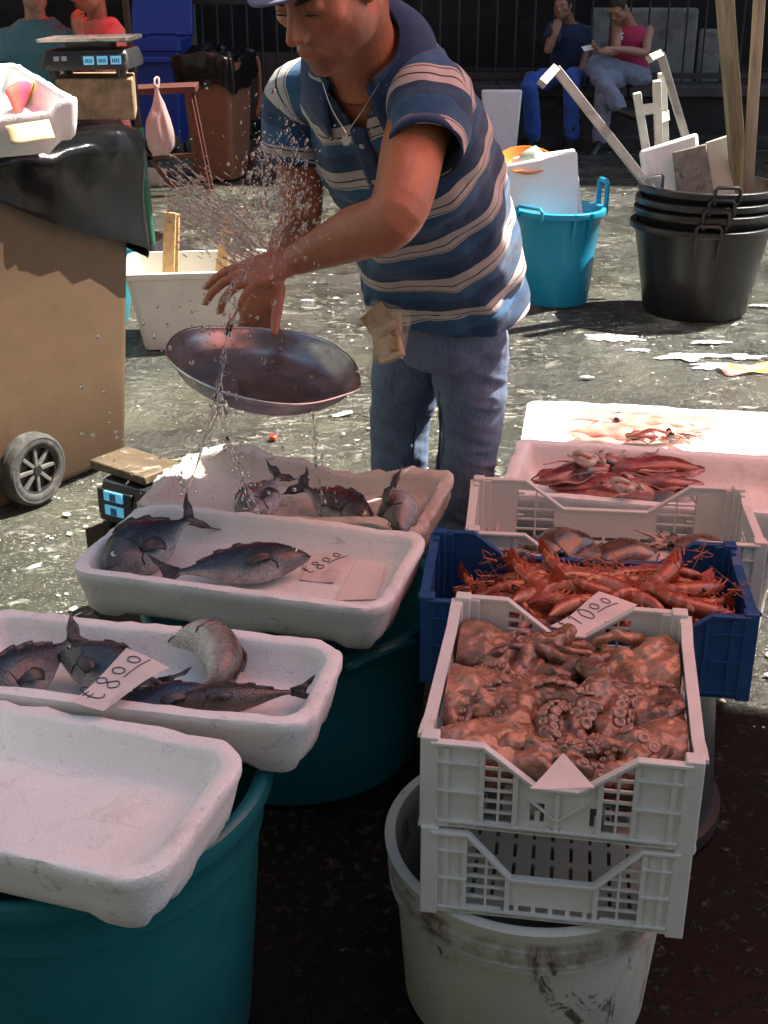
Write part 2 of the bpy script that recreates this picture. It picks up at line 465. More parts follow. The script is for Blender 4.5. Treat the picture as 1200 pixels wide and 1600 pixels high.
# pale slabs leaning behind the bars
for k_, (xa, xb, yt, lab) in enumerate([(925, 1092, 12, 'wide pale stone slab leaning behind the railing, over the man in the pink vest'), (1096, 1135, 45, 'narrow pale stone slab behind the railing right of the wide one')]):
    xa_, xb_ = xpx(xa, 12.5, 1.2), xpx(xb, 12.5, 1.2)
    zt = UN(1000, yt, 12.5)[2]
    s_ = obj('stone_slab', B().box((0, 0, zt/2), (xb_-xa_, .12, zt)), M_slab, None, bevel=.03)
    s_.location = ((xa_+xb_)/2, 12.5, 0); tag(s_, lab, 'slab')

# ================================================================== red awning over the stall (above the picture)
def cloth_mat(name, col, tr_w):
    k = N(name); co = k.coords()
    d = k.n('ShaderNodeBsdfDiffuse'); t = k.n('ShaderNodeBsdfTranslucent'); m = k.n('ShaderNodeMixShader')
    c = k.ramp(k.noise(co, 3, 4), [(.3, tuple(x*.93 for x in col)), (.7, col)])
    k.l(c, d.inputs[0]); k.l(c, t.inputs[0]); m.inputs[0].default_value = tr_w
    k.l(d.outputs[0], m.inputs[1]); k.l(t.outputs[0], m.inputs[2]); k.l(m.outputs[0], k.out.inputs[0]); return k.m
M_awn = cloth_mat('red_awning_cloth', (1.0, .33, .24), .92)
AWZ = 2.5
def awn(x, y, h):                   # where the sun ray to a point crosses the awning
    t = (AWZ-h)/SUN[2]; return (x+SUN[0]*t, y+SUN[1]*t)
edge = [(.90, 1.40), (.86, 1.495), (.55, 1.535), (.50, 2.1), (.57, 2.45), (.61, 2.64), (.70, 2.71), (.80, 2.79), (1.0, 2.82), (1.18, 2.90), (1.30, 2.99), (1.46, 3.13), (1.58, 3.33), (1.66, 3.41), (2.28, 3.42), (2.34, 2.86), (3.2, 2.75), (3.2, 1.25), (1.3, 1.25)]
bm = bmesh.new(); vs = [bm.verts.new((x, y, 0)) for x, y in edge]; bm.faces.new(vs)
bmesh.ops.triangulate(bm, faces=bm.faces[:]); bmesh.ops.subdivide_edges(bm, edges=bm.edges[:], cuts=5, use_grid_fill=True)
for v in bm.verts: v.co.z = .05*math.sin(v.co.x*2.1+.5)*math.sin(v.co.y*1.7)
me = bpy.data.meshes.new('canopy'); bm.to_mesh(me); bm.free()
AW = thing('market_awning', 'red translucent market awning stretched over the fish stall', 'awning', tr(0, 0, AWZ))
obj('canopy', me, M_awn, AW)
M_pole = mat('rusty_pole', (.045, .022, .016), .6, .3, .5, .4, 20, .001, 80)
for x, y in ((3.15, 2.7), (3.15, 1.3)):
    obj('pole', B().tube([(x, y, -AWZ), (x, y, .04)], .022, 10, rounded=False), M_pole, AW)
# ================================================================== polystyrene
def foam_mat(name, col=(.80, .80, .78), dirt=.5, stain=(.30, .22, .16), blood=0):
    k = N(name); co = k.coords()
    c = k.ramp(k.noise(co, 7, 5), [(.3, tuple(x*.93 for x in col)), (.7, col)])
    c = k.mix(k.rng(k.noise(co, 9, 9, .76, .6), .54, .72, 0, dirt), c, stain)
    c = k.mix(k.rng(k.noise(co, 42, 6, .75, .8), .62, .72, 0, dirt*.9), c, (.10, .085, .07))
    if blood: c = k.mix(k.rng(k.noise(co, 5, 6, .65, 1.0), .50, .72, 0, blood), c, (.42, .30, .27))
    sc_ = k.noise(k.coords((1, 7, 1)), 11, 6, .75, 1.5); c = k.mix(k.rng(sc_, .60, .635, 0, dirt*.75), c, (.20, .19, .20))
    sc2 = k.noise(k.coords((6, 1.2, 1)), 12, 6, .75, 1.5); c = k.mix(k.rng(sc2, .635, .665, 0, dirt*.7), c, (.24, .21, .20))
    beads = k.voro(co, 260, 'F1')
    c = k.mix(k.rng(beads, .35, .62, 0, .10), c, (.45, .44, .42))
    k.bsdf(Base_Color=c, Roughness=.62, Specular_IOR_Level=.35, Subsurface_Weight=.0)
    h = k.math('ADD', k.math('MULTIPLY', beads, -.55), k.math('MULTIPLY', k.noise(co, 30, 6, .65), .9))
    k.bump(h, .0012, .75); return k.m
M_foam = foam_mat('polystyrene', dirt=.45, blood=.18)
M_foam_d = foam_mat('grubby_polystyrene', (.56, .51, .46), .95, (.20, .13, .085), .5)
M_foam_c = foam_mat('clean_polystyrene', (.82, .81, .78), .15)

def rrect(W, L, rc, inset, n_c=9, n_e=22):
    W, L = W/2-inset, L/2-inset; rc = max(.012, rc-inset*.8); pts = []
    cor = [(W-rc, L-rc, 0), (-W+rc, L-rc, 90), (-W+rc, -L+rc, 180), (W-rc, -L+rc, 270)]
    for i, (x, y, a) in enumerate(cor):
        for t in np.linspace(0, 90, n_c): pts.append((x+rc*math.cos(R(a+t)), y+rc*math.sin(R(a+t))))
        nx, ny, na = cor[(i+1) % 4]
        e = np.array(pts[-1]); f = np.array((nx+rc*math.cos(R(na)), ny+rc*math.sin(R(na))))
        for t in np.linspace(0, 1, n_e+2)[1:-1]: pts.append(tuple(e+(f-e)*t))
    return np.array(pts)
def tray_mesh(W, L, H, wall=.03, rc=.05, base=.034, jag=.0022, seed=1, taper=.018, feet=True, warp=None):
    prof = [(.030+taper, -H), (.012+taper, -H), (.003+taper*.9, -H+.012), (taper*.6, -H*.62), (taper*.3, -H*.32), (.001, -.016), (.0005, -.006), (.002, -.0012), (.0055, 0), (wall*.5, .0008), (wall-.006, 0), (wall-.001, -.003),
            (wall+.003, -.016), (wall+.010, -(H-base)*.55), (wall+.016, -(H-base)+.016), (wall+.022, -(H-base)+.005), (wall+.036, -(H-base))]
    for t in (.055,): prof.append((wall+t, -(H-base)))
    rings = []
    for i, (ins, z) in enumerate(prof):
        p = rrect(W, L, rc, ins); r = np.c_[p, np.full(len(p), z)]
        nz = vnoise(r, 55, seed, 2); nl = vnoise(r, 9, seed+5, 2)
        c = r[:, :2]; rad = c/np.linalg.norm(c, axis=1)[:, None]
        r[:, :2] += rad*(nz*jag*.6+nl*jag*.8)[:, None]
        amp = jag*(1.3 if 5 <= i <= 11 else .5)
        r[:, 2] += nz*amp*.7+nl*amp
        if feet and i in (1, 2):
            ang = np.arange(len(p)); r[:, 2] -= .009*(np.sin(ang*2*math.pi/13.0) > .2)
        rings.append(r)
    for s in (.75, .45, .15, .002):
        q = rings[-1].copy() if s == .75 else rings[-1]
        base_r = rings[len(prof)-1]; c0 = base_r.mean(0)
        r = base_r*1.0; r[:, :2] = c0[:2]+(base_r[:, :2]-c0[:2])*s; r[:, 2] = -(H-base)+vnoise(r, 14, seed+9, 2)*.0015
        rings.append(r)
    b = B().loft(rings)
    if warp is not None: b.V = [warp(v) for v in b.V]
    return b
def quad(LF, RF, RB, LB, W=None, L=None):
    """best rigid rectangle through four corner points: matrix (origin = middle of the rim), width, depth"""
    LF, RF, RB, LB = map(np.asarray, (LF, RF, RB, LB))
    x = nrm((RF-LF)+(RB-LB)); y = (LB-LF)+(RB-RF); y = nrm(y); z = nrm(np.cross(x, y)); x = nrm(x+np.cross(y, z)); y = np.cross(z, x)
    m = np.eye(4); m[:3, 0] = x; m[:3, 1] = y; m[:3, 2] = z; m[:3, 3] = (LF+RF+RB+LB)/4
    w = (np.linalg.norm(RF-LF)+np.linalg.norm(RB-LB))/2; l = (np.linalg.norm(LB-LF)+np.linalg.norm(RB-RF))/2
    return m, w, l
def H(D): return CAMH-D
F = {}
def foam_box(key, corners, Hh, label, mt, group='foam fish trays', **kw):
    m, w, l = quad(*corners)
    o = obj('foam_tray', tray_mesh(w, l, Hh, **kw), mt, None, sharp=50, m=m)
    o.matrix_world = Matrix(m.tolist()); tag(o, label, 'fish tray', group); F[key] = (m, w, l, Hh); return o
# T1 nearest, T2 and T3 behind it, T4 at the back
p_rb, p_rf = G(387, 1172, H(.93)), G(240, 1402, H(.93))
dl = nrm(G(0, 1338, H(.93))-p_rf)
foam_box('T1', (p_rf+dl*.60, p_rf, p_rb, p_rb+dl*.60), .088, 'empty white foam tray in front, streaked with grey scratches', M_foam, seed=3, wall=.028, rc=.055)
foam_box('T2', (G(-120, 1060, H(.93)), G(472, 1150, H(.93)), G(549, 1014, H(.93)), G(-30, 936, H(.93))), .088, 'foam tray holding five dark sea bream and a creased price card', M_foam, seed=11, wall=.026, rc=.055)
foam_box('T3', (G(104, 884, H(1.0)), G(607, 966, H(1.0)), G(666, 829, H(1.0)), G(224, 784, H(1.0))), .088, 'foam tray with two whole bream and an upright price card lying flat', M_foam, seed=23, wall=.026, rc=.055)
def warp4(v):
    v = v.copy(); t = smooth01((v[:, 1]-.02)/.12)
    v[:, 2] += t*(-.020*np.exp(-((v[:, 0]-.10)/.10)**2)+.028*np.exp(-((v[:, 0]+.2)/.09)**2)); v[:, 2] += .012*np.sin(v[:, 0]*7)
    return v
foam_box('T4', (G(203, 786, H(1.055)), G(662, 838, H(1.055)), G(716, 744, H(1.03)), G(298, 692, H(1.03))), .085, 'worn wet foam tray at the back, splashed with falling water', M_foam_d, seed=31, wall=.028, rc=.03, jag=.007, warp=warp4)
foam_box('B2', (G(772, 776, H(1.08)), G(1250, 800, H(1.08)), G(1272, 704, H(1.08)), G(812, 695, H(1.08))), .11, 'foam box heaped with dark red squid behind the cuttlefish crate', M_foam, 'large foam boxes', seed=41, wall=.03, rc=.03, feet=False, taper=.012)
foam_box('B1', (G(795, 706, H(1.15)), G(1265, 712, H(1.15)), G(1245, 642, H(1.15)), G(838, 629, H(1.15))), .10, 'sunlit white foam box holding pale pink squid', M_foam_c, 'large foam boxes', seed=47, wall=.025, rc=.05, feet=False, taper=.02)

# ================================================================== vented plastic crates
def plastic(name, col, rough=.42, dirt=.5, dcol=(.12, .08, .05)):
    k = N(name); co = k.coords()
    c = k.ramp(k.noise(co, 9, 4), [(.3, tuple(x*.9 for x in col)), (.7, col)])
    c = k.mix(k.rng(k.noise(co, 14, 9, .75, .7), .60, .82, 0, dirt), c, dcol)
    c = k.mix(k.rng(k.noise(co, 90, 4, .7), .68, .76, 0, dirt), c, dcol)
    k.bsdf(Base_Color=c, Roughness=k.rng(k.noise(co, 25, 5), .3, .7, rough-.1, rough+.15), Specular_IOR_Level=.45)
    k.bump(k.noise(co, 120, 5, .6), .0006, .7); return k.m
M_white = plastic('white_crate_plastic', (.66, .66, .62), .42, .75)
M_blue = plastic('blue_crate_plastic', (.016, .070, .205), .40, .35, (.03, .05, .08))
def panel(b, us, vs, hole, prof, t, m):
    """a moulded wall: cells of a grid, some left open, cut along a profile"""
    us = sorted(set(np.round(us, 5))); vs = sorted(set(np.round(vs, 5)))
    nu, nv = len(us)-1, len(vs)-1
    solid = np.zeros((nu, nv), bool)
    for i in range(nu):
        for j in range(nv):
            uc, vc = (us[i]+us[i+1])/2, (vs[j]+vs[j+1])/2
            solid[i, j] = (max(prof(us[i]), prof(us[i+1])) > vs[j]+1e-5) and not hole(uc, vc)
    V = []; Fc = []; idx = {}
    def vert(i, j, s):
        k = (i, j, s)
        if k not in idx: idx[k] = len(V); V.append((us[i], -s*t/2, min(vs[j], prof(us[i]))))
        return idx[k]
    for i in range(nu):
        for j in range(nv):
            if not solid[i, j]: continue
            q = [(i, j), (i+1, j), (i+1, j+1), (i, j+1)]
            Fc.append([vert(a, c, 1) for a, c in q]); Fc.append([vert(a, c, -1) for a, c in reversed(q)])
            for di, dj, e in ((-1, 0, (3, 0)), (1, 0, (1, 2)), (0, -1, (0, 1)), (0, 1, (2, 3))):
                ii, jj = i+di, j+dj
                if not (0 <= ii < nu and 0 <= jj < nv and solid[ii, jj]):
                    a, c = q[e[0]], q[e[1]]
                    Fc.append([vert(*a, 1), vert(*a, -1), vert(*c, -1), vert(*c, 1)])
    # merge coincident verts of clamped rows by dropping empty faces
    V = np.array(V); out = []
    for f in Fc:
        g = []
        for a in f:
            if not any(np.linalg.norm(V[a]-V[c]) < 1e-6 for c in g): g.append(a)
        if len(g) >= 3: out.append(g)
    b.add(ap(m, V), out)
def lattice(u0, u1, nc, v0, v1, nr, gu=.0035, gv=.004):
    us = np.linspace(u0, u1, nc+1); vs = np.linspace(v0, v1, nr+1)
    def hole(u, v):
        for i in range(nc):
            if us[i]+gu/2 < u < us[i+1]-gu/2:
                for j in range(nr):
                    if vs[j]+gv/2 < v < vs[j+1]-gv/2: return True
        return False
    lu = [u for i in range(nc) for u in (us[i]+gu/2, us[i+1]-gu/2)]; lv = [v for j in range(nr) for v in (vs[j]+gv/2, vs[j+1]-gv/2)]
    return hole, lu, lv
def make_crate(name, label, cat, m, W, L, Hh, mt, lat, cut, vdeep, group, slots=(9, 6), grip=True, low_slots=False, solid_wall=False):
    """lat: (start, end, columns, rows) of the vented part as shares of the width; cut: shares where the V begins and is full; vdeep: how deep"""
    root = thing(name, label, cat, m, group); t = .0035
    def prof_w(u):
        s = min(u, W-u)/W
        k = np.clip((s-cut[0])/(cut[1]-cut[0]), 0, 1); return Hh*(1-vdeep*k)
    l0, l1, nc, nr = lat
    hs, us, vs = [], [0, W, W*cut[0], W*cut[1], W*(1-cut[0]), W*(1-cut[1])], [0, Hh]
    if not solid_wall:
        for (a, c) in ((l0*W, l1*W), ((1-l1)*W, (1-l0)*W)):
            h, lu, lv = lattice(a, c, nc, Hh*.10, Hh*.88, nr); hs.append(h); us += lu; vs += lv
    if low_slots:
        h, lu, lv = lattice(.30*W, .70*W, 6, Hh*.07, Hh*.18, 1, .006, .003); hs.append(h); us += lu; vs += lv
    if grip:
        for c in (.40, .62):
            h, lu, lv = lattice(c*W, c*W+.020, 1, Hh*.17, Hh*.40, 1, .001, .001); hs.append(h); us += lu; vs += lv
            h2, lu2, lv2 = lattice(c*W+.007, c*W+.014, 1, Hh*.17, Hh*.30, 1, 0, 0); us += lu2; vs += lv2
            hs[-1] = (lambda h, h2: lambda u, v: h(u, v) and not h2(u, v))(h, h2)
    us += list(np.linspace(0, W, 30))
    hole = lambda u, v: any(h(u, v) for h in hs)
    for sgn in (1, -1):                                     # front, back
        mm = tr(-W/2, -L/2+t/2, -Hh) if sgn == 1 else tr(W/2, L/2-t/2, -Hh) @ rot_z(math.pi)
        b = B(); panel(b, us, vs, hole, prof_w, t, mm)
        # ribs standing proud of the outside
        o = -.0045
        def rib(u0, v0, u1, v1, w=.0025, dp=.007): b.bar(ap(mm, [(u0, o, v0)])[0], ap(mm, [(u1, o, v1)])[0], dp, w)
        for vv in (.012, Hh*.46):
            rib(.02, vv, cut[0]*W if vv > .02 else W-.02, vv)
            if vv > .02: rib(W-cut[0]*W, vv, W-.02, vv)
        rib(.02, Hh*.80, cut[0]*W, Hh*.80); rib(W-cut[0]*W, Hh*.80, W-.02, Hh*.80)
        for uu in (.02/W+.03, l0, l1, 1-l1, 1-l0, 1-.02/W-.03):
            rib(uu*W, .012, uu*W, prof_w(uu*W)-.004)
        for uu in np.linspace(l1+.07, 1-l1-.07, 4): rib(uu*W, .012, uu*W, Hh*(.12 if grip else .1))
        if grip:
            rib(W*.5, .012, W*.5, Hh*(1-vdeep)-.004); rib(W*.5, Hh*.22, W*.40, Hh*.44, .0015); rib(W*.5, Hh*.22, W*.60, Hh*.44, .0015)
        obj('wall_panel', b, mt, root, smooth=False)
        lip = B(); pl = [(0.012, Hh), (cut[0]*W, Hh), (cut[1]*W, Hh*(1-vdeep)), ((1-cut[1])*W, Hh*(1-vdeep)), ((1-cut[0])*W, Hh), (W-.012, Hh)]
        pts = ap(mm, [(u, -.002, v+.001) for u, v in pl])
        for a, c in zip(pts[:-1], pts[1:]):
            x = nrm(c-a); lip.bar(a-x*.0018, c+x*.0018, .013, .0055, up=(0, 0, 1))
        obj('top_lip', lip, mt, root, smooth=False, bevel=.0012)
    def prof_l(u):
        s = min(u, L-u)/L; return Hh*(1-.10*smooth01((s-.06)/.12))
    hs2, us2, vs2 = [], [0, L]+list(np.linspace(0, L, 18)), [0, Hh]
    if not solid_wall:
        h, lu, lv = lattice(.22*L, .78*L, 7, Hh*.1, Hh*.62, 5); hs2.append(h); us2 += lu; vs2 += lv
    for sgn in (1, -1):
        mm = tr(W/2-t/2, -L/2, -Hh) @ rot_z(math.pi/2) if sgn == 1 else tr(-W/2+t/2, L/2, -Hh) @ rot_z(-math.pi/2)
        b = B(); panel(b, us2, vs2, lambda u, v: any(h(u, v) for h in hs2), prof_l, t, mm)
        for uu in (.12, .2, .5, .8, .88): b.bar(ap(mm, [(uu*L, -.0045, .01)])[0], ap(mm, [(uu*L, -.0045, Hh*.86)])[0], .0025, .007, up=mm[:3, 1])
        obj('wall_panel', b, mt, root, smooth=False)
        pts = ap(mm, [(u, -.003, prof_l(u)+.001) for u in np.linspace(.012, L-.012, 13)])
        lip = B()
        for a, c in zip(pts[:-1], pts[1:]): lip.bar(a, c, .017, .006)
        obj('top_lip', lip, mt, root, smooth=False)
    for sx in (-1, 1):
        for sy in (-1, 1):
            b = B(); b.box((sx*(W/2-.008), sy*(L/2-.008), -Hh/2+.003), (.024, .024, Hh+.012))
            b.box((sx*(W/2-.020), sy*(L/2-.004), -Hh/2), (.030, .010, Hh+.002)); b.box((sx*(W/2-.004), sy*(L/2-.020), -Hh/2), (.010, .030, Hh+.004))
            obj('corner_post', b, mt, root, smooth=False, bevel=.002)
    nx, ny = slots
    h, lu, lv = lattice(.025, W-.025, nx, .03, L-.03, ny, .022, .012)
    b = B(); panel(b, [0, W]+lu, [0, L]+lv, h, lambda u: L, .004, tr(-W/2, -L/2, -Hh+.004) @ rot_x(-math.pi/2) @ np.diag([1, 1, 1, 1.0]) if False else tr(-W/2, -L/2, -Hh+.004) @ np.array([[1,0,0,0],[0,0,1,0],[0,-1,0,0],[0,0,0,1.0]]))
    obj('slotted_base', b, mt, root, smooth=False)
    return root
D0 = .93
mC, wC, lC = quad(G(640, 1163, H(D0)), G(1087, 1190, H(D0)), G(1085, 966, H(D0)), G(743, 930, H(D0)))
mC[:3, :3] = mC[:3, :3] @ rot_z(R(2.2))[:3, :3]; mC[0, 3] -= .004
make_crate('vented_crate', 'white vented crate full of raw octopus', 'crate', mC, wC, lC, .132, M_white, (.22, .345, 2, 6), (.22, .42), .42, 'white vented crates', slots=(9, 7))
mE = frame(mC[:3, 3]+np.array([-.004, -.006, -.139]), mC[:3, 0], mC[:3, 2]); mE[:3, :3] = mE[:3, :3] @ rot_z(.015)[:3, :3]
make_crate('vented_crate', 'empty white vented crate under the octopus one, resting on a bucket', 'crate', mE, wC*.985, lC*.98, .134, M_white, (.16, .33, 2, 6), (.17, .34), .50, 'white vented crates', slots=(11, 8), grip=False, low_slots=True)
mBl, wBl, lBl = quad(G(656, 948, H(1.0)), G(1172, 954, H(1.0)), G(1164, 840, H(1.0)), G(704, 846, H(1.0)))
mBl[0, 3] -= .012
make_crate('vented_crate', 'deep blue plastic crate full of red prawns', 'crate', mBl, wBl, lBl, .158, M_blue, (.14, .24, 2, 3), (.13, .24), .30, 'deep blue crates', grip=False, solid_wall=True)
mCu, wCu, lCu = quad(G(718, 840, H(1.02)), G(1172, 844, H(1.02)), G(1166, 750, H(1.02)), G(760, 766, H(1.02)))
make_crate('vented_crate', 'white vented crate of cuttlefish behind the blue one', 'crate', mCu, wCu, lCu, .15, M_white, (.16, .31, 2, 5), (.19, .34), .42, 'white vented crates', slots=(13, 7), grip=False, low_slots=True)
for key, (m, w, l, h) in (('C', (mC, wC, lC, .132)), ('Bl', (mBl, wBl, lBl, .158)), ('Cu', (mCu, wCu, lCu, .15))): F[key] = (m, w, l, h)

# ================================================================== bucket and tubs
def rim_prof(r0, r1, h, t=.006, lip=.022, lipw=.016):
    """open tub: outside base to rim, rolled lip, inside down to the floor"""
    return [(0.001, 0), (r0*.95, 0), (r0, .012), (r0+(r1-r0)*.5, h*.5), (r1, h-lip-.004), (r1+.003, h-lip), (r1+lipw, h-lip), (r1+lipw+.002, h-lip+.004), (r1+lipw, h-.004), (r1+lipw-.006, h), (r1+.002, h), (r1-t, h-.006),
            (r0+(r1-r0)*.5-t, h*.5), (r0-t, .02), (r0*.9, .014), (.001, .014)]
k = N('stained_bucket_plastic'); co = k.coords()
c = k.ramp(k.noise(co, 6, 4), [(.3, (.40, .41, .34)), (.7, (.52, .52, .45))])
st = k.coords((1, 1, .35))
c = k.mix(k.rng(k.noise(st, 14, 9, .78, 1.2), .585, .63, 0, .9), c, (.05, .035, .02))
c = k.mix(k.rng(k.noise(st, 5, 7, .7, .8), .55, .75, 0, .5), c, (.22, .17, .10))
c = k.mix(k.rng(k.noise(co, 130, 4, .7), .67, .72, 0, .8), c, (.05, .04, .03))
tcz = k.n('ShaderNodeSeparateXYZ'); k.l(k.coords(), tcz.inputs[0])
c = k.mix(k.math('MULTIPLY', k.math('MULTIPLY', k.rng(tcz.outputs[2], .225, .232), k.rng(tcz.outputs[2], .272, .262)), k.rng(k.noise(st, 16, 8, .75, .6), .38, .58, 0, .85)), c, (.12, .07, .035))
k.bsdf(Base_Color=c, Roughness=.5); k.bump(k.noise(co, 60, 6), .0012, .7)
M_bucket = k.m
HB = .298
BK = thing('drum_bucket', 'stained white plastic drum under the two white crates', 'bucket', tr(.224, 1.545, 0))
r1 = .211
pr = [(.001, 0), (.182, 0), (.190, .01), (r1-.006, .215), (r1+.004, .218), (r1+.006, .230), (r1-.002, .233), (r1-.002, .243), (r1+.007, .246), (r1+.008, .260), (r1, .263), (r1+.001, HB-.02), (r1+.010, HB-.018), (r1+.012, HB-.004), (r1+.006, HB), (r1-.004, HB-.002), (r1-.008, HB-.02), (.176, .02), (.001, .02)]
obj('body', B().lathe(pr, 72), M_bucket, BK, sharp=55)
M_teal = plastic('teal_tub_plastic', (.010, .130, .155), .38, .25, (.02, .05, .06))
def fish_tub(label, x, y, h, r1, r0, rot):
    o = thing('fish_tub', label, 'tub', tr(x, y, 0) @ rot_z(rot), 'teal tubs under the trays')
    p = rim_prof(r0, r1, h, .007, .03, .014)
    p = p[:4]+[(r0+(r1-r0)*.80, h*.80), (r0+(r1-r0)*.80+.006, h*.805)]+p[4:]
    obj('body', B().lathe(p, 80), M_teal, o, sharp=50)
    for a in (0, math.pi):
        c = np.array([math.cos(a), math.sin(a), 0]); s = np.array([-math.sin(a), math.cos(a), 0]); rr = r1+.016
        obj('handle', B().tube([c*rr-s*.07+(0, 0, h-.012), c*(rr+.012)-s*.07+(0, 0, h-.005), c*(rr+.014)-s*.05+(0, 0, h+.002), c*(rr+.014)+s*.05+(0, 0, h+.002), c*(rr+.012)+s*.07+(0, 0, h-.005), c*rr+s*.07+(0, 0, h-.012)], .009, 8), M_teal, o)
    return o
fish_tub('large teal tub under the nearest, empty foam tray', -.458, 1.475, .472, .285, .25, .3)
fish_tub('large teal tub standing in the dark under the two-bream tray', -.185, 2.25, .352, .29, .26, 2.2)
M_black = mat('black_tub_plastic', (.012, .012, .013), .38, 0, .5, .3, 8, .0006, 120, [((.05, .045, .04), 16, .66, .8)])
# hidden stands that carry the crates on the right
def stand(x, y, h, r, label):
    o = thing('upturned_tub', label, 'tub', tr(x, y, 0), 'upturned black tubs')
    obj('body', B().lathe([(.001, h), (r*.86, h), (r*.89, h-.008), (r, .03), (r+.014, .028), (r+.014, 0), (r-.006, 0), (r*.84, h-.02), (.001, h-.02)], 56), M_black, o, sharp=50)
for c_, hh in (('Bl', .185), ('Cu', .15)):
    m = F[c_][0]; p = ap(m, [(0, 0, -hh)])[0]
stand(.44, 2.03, ap(mBl, [(0, 0, -.158)])[0][2]-.03, .20, 'upturned black tub in the dark under the blue prawn crate')
stand(.47, 2.36, ap(mCu, [(0, 0, -.15)])[0][2]-.03, .17, 'upturned black tub under the cuttlefish crate')
for kk, lab in (('B2', 'small foam box carrying the squid box'), ('B1', 'small foam box under the sunlit squid box')):
    m, w, l, hh = F[kk]; zb = m[2, 3]-hh-.012
    mm = frame((m[0, 3], m[1, 3], zb), m[:3, 0])
    o = obj('foam_tray', tray_mesh(w*.8, l*.72, zb-.004, rc=.03, seed=60), M_foam_d, None, sharp=50, m=mm); tag(o, lab, 'foam box', 'large foam boxes')
# ================================================================== left side: bins, scales, parasol, tubs
M_brown = plastic('brown_bin_plastic', (.115, .070, .037), .5, .85, (.055, .038, .024))
M_dblk = mat('black_moulded_plastic', (.016, .016, .017), .45, 0, .5, .3, 12, .0006, 90, [((.10, .095, .085), 22, .6, .75)])
M_rub = mat('grey_rubber_tyre', (.055, .053, .048), .8, 0, .3, .35, 30, .001, 120, [((.16, .15, .125), 18, .52, .72)])
k = N('black_bag_film'); co = k.coords(); k.bsdf(Base_Color=(.006, .006, .0065), Roughness=k.rng(k.noise(co, 12, 4), .3, .7, .14, .26), Specular_IOR_Level=.24)
hh = k.math('ADD', k.noise(co, 14, 6, .62, 1.6), k.math('MULTIPLY', k.noise(co, 45, 5, .6, 1.2), .35)); k.bump(hh, .006, .3); M_bag = k.m
def rrect3(W, L, rc, z, n_c=7, n_e=10): p = rrect(W, L, rc, 0, n_c, n_e); return np.c_[p, np.full(len(p), z)]
def wheel(parent, m, r=.115, wd=.055, spokes=8):
    """axle along local z; tyre and spoked hub"""
    t = obj('tyre', B().lathe([(r*.66, -wd*.40), (r*.74, -wd*.5), (r*.90, -wd*.5), (r*.965, -wd*.42), (r*.985, -wd*.36), (r*.985, -wd*.30), (r, -wd*.26), (r, -wd*.05), (r*.985, -wd*.03), (r*.985, wd*.03), (r, wd*.05), (r, wd*.26), (r*.985, wd*.30), (r*.985, wd*.36), (r*.965, wd*.42), (r*.90, wd*.5), (r*.86, wd*.47), (r*.82, wd*.5), (r*.74, wd*.5), (r*.66, wd*.40), (r*.63, 0), (r*.66, -wd*.40)], 48, m), M_rub, parent, sharp=50)
    h = obj('hub', B().lathe([(.001, wd*.42), (r*.13, wd*.42), (r*.16, wd*.30), (r*.16, wd*.12), (r*.60, wd*.10), (r*.62, wd*.36), (r*.67, wd*.38), (r*.68, wd*.20), (r*.66, -wd*.3), (.001, -wd*.3)], 48, m), M_dblk, parent, sharp=40)
    b = B()
    for i in range(spokes):
        a = 2*math.pi*i/spokes; c, s = math.cos(a), math.sin(a)
        b.bar(ap(m, [(c*r*.13, s*r*.13, wd*.26)])[0], ap(m, [(c*r*.63, s*r*.63, wd*.24)])[0], .012, .012, up=m[:3, 2])
    obj('spokes', b, mat('worn_grey_spokes', (.12, .115, .105), .5, 0, .5, .3, 30), h, smooth=False, bevel=.002)
# ---- big brown bin: local x along its long side (towards the near end), y outwards through the side we see
BO = G(205, 714); ux = nrm((-.54, -.84, 0)); uy = np.array([-ux[1], ux[0], 0])*-1
uy = nrm((.84, -.54, 0))
mB = np.eye(4); mB[:3, 0] = -ux; mB[:3, 1] = -uy; mB[:3, 2] = (0, 0, 1); 
# right-handed local frame: x = far end, y = away from us, z = up
cx = BO+ux*.33-uy*.23
mB[:3, 3] = (cx[0], cx[1], 0)
BN = thing('wheeled_bin', 'big brown wheeled bin with a spoked wheel, lined with a black bag', 'wheelie bin', mB, 'brown wheeled bins')
def bin_ring(t, z, ex=0): return rrect3(.66+.08*t+ex, .46+.16*t+ex, .05, z)+np.array([.01*t, 0, 0])
obj('body', B().loft([bin_ring(-.05, .012)*np.array([.97, .97, 1]), bin_ring(0, .03), bin_ring(.3, .33), bin_ring(.6, .63), bin_ring(.93, .97), bin_ring(1.05, .985), bin_ring(1.05, 1.04), bin_ring(.95, 1.04), bin_ring(.85, .9), bin_ring(0, .1)*np.array([.9, .9, 1])]), M_brown, BN, sharp=60)
zb_ = B(); 
for xx in (-.2, .05): zb_.box((xx, -.236, .36), (.006, .004, .55), None)
r_ = ray(52, 741); whc = ap(inv(mB), [CAMP+r_*(np.dot(BO+uy*.035-CAMP, uy)/np.dot(r_, uy))])[0]
wheel(BN, frame((whc[0], whc[1], .115), (1, 0, 0), (0, -1, 0)), .112, .06)
obj('axle', B().tube([(whc[0], whc[1]+.02, .115), (whc[0], .33, .115)], .012, 8), M_dblk, BN)
wheel(BN, frame((whc[0], .32, .115), (1, 0, 0), (0, 1, 0)), .112, .06)
obj('wheel_housing', B().box((whc[0]+.02, .0, .17), (.10, .36, .14)), M_brown, BN, bevel=.02)
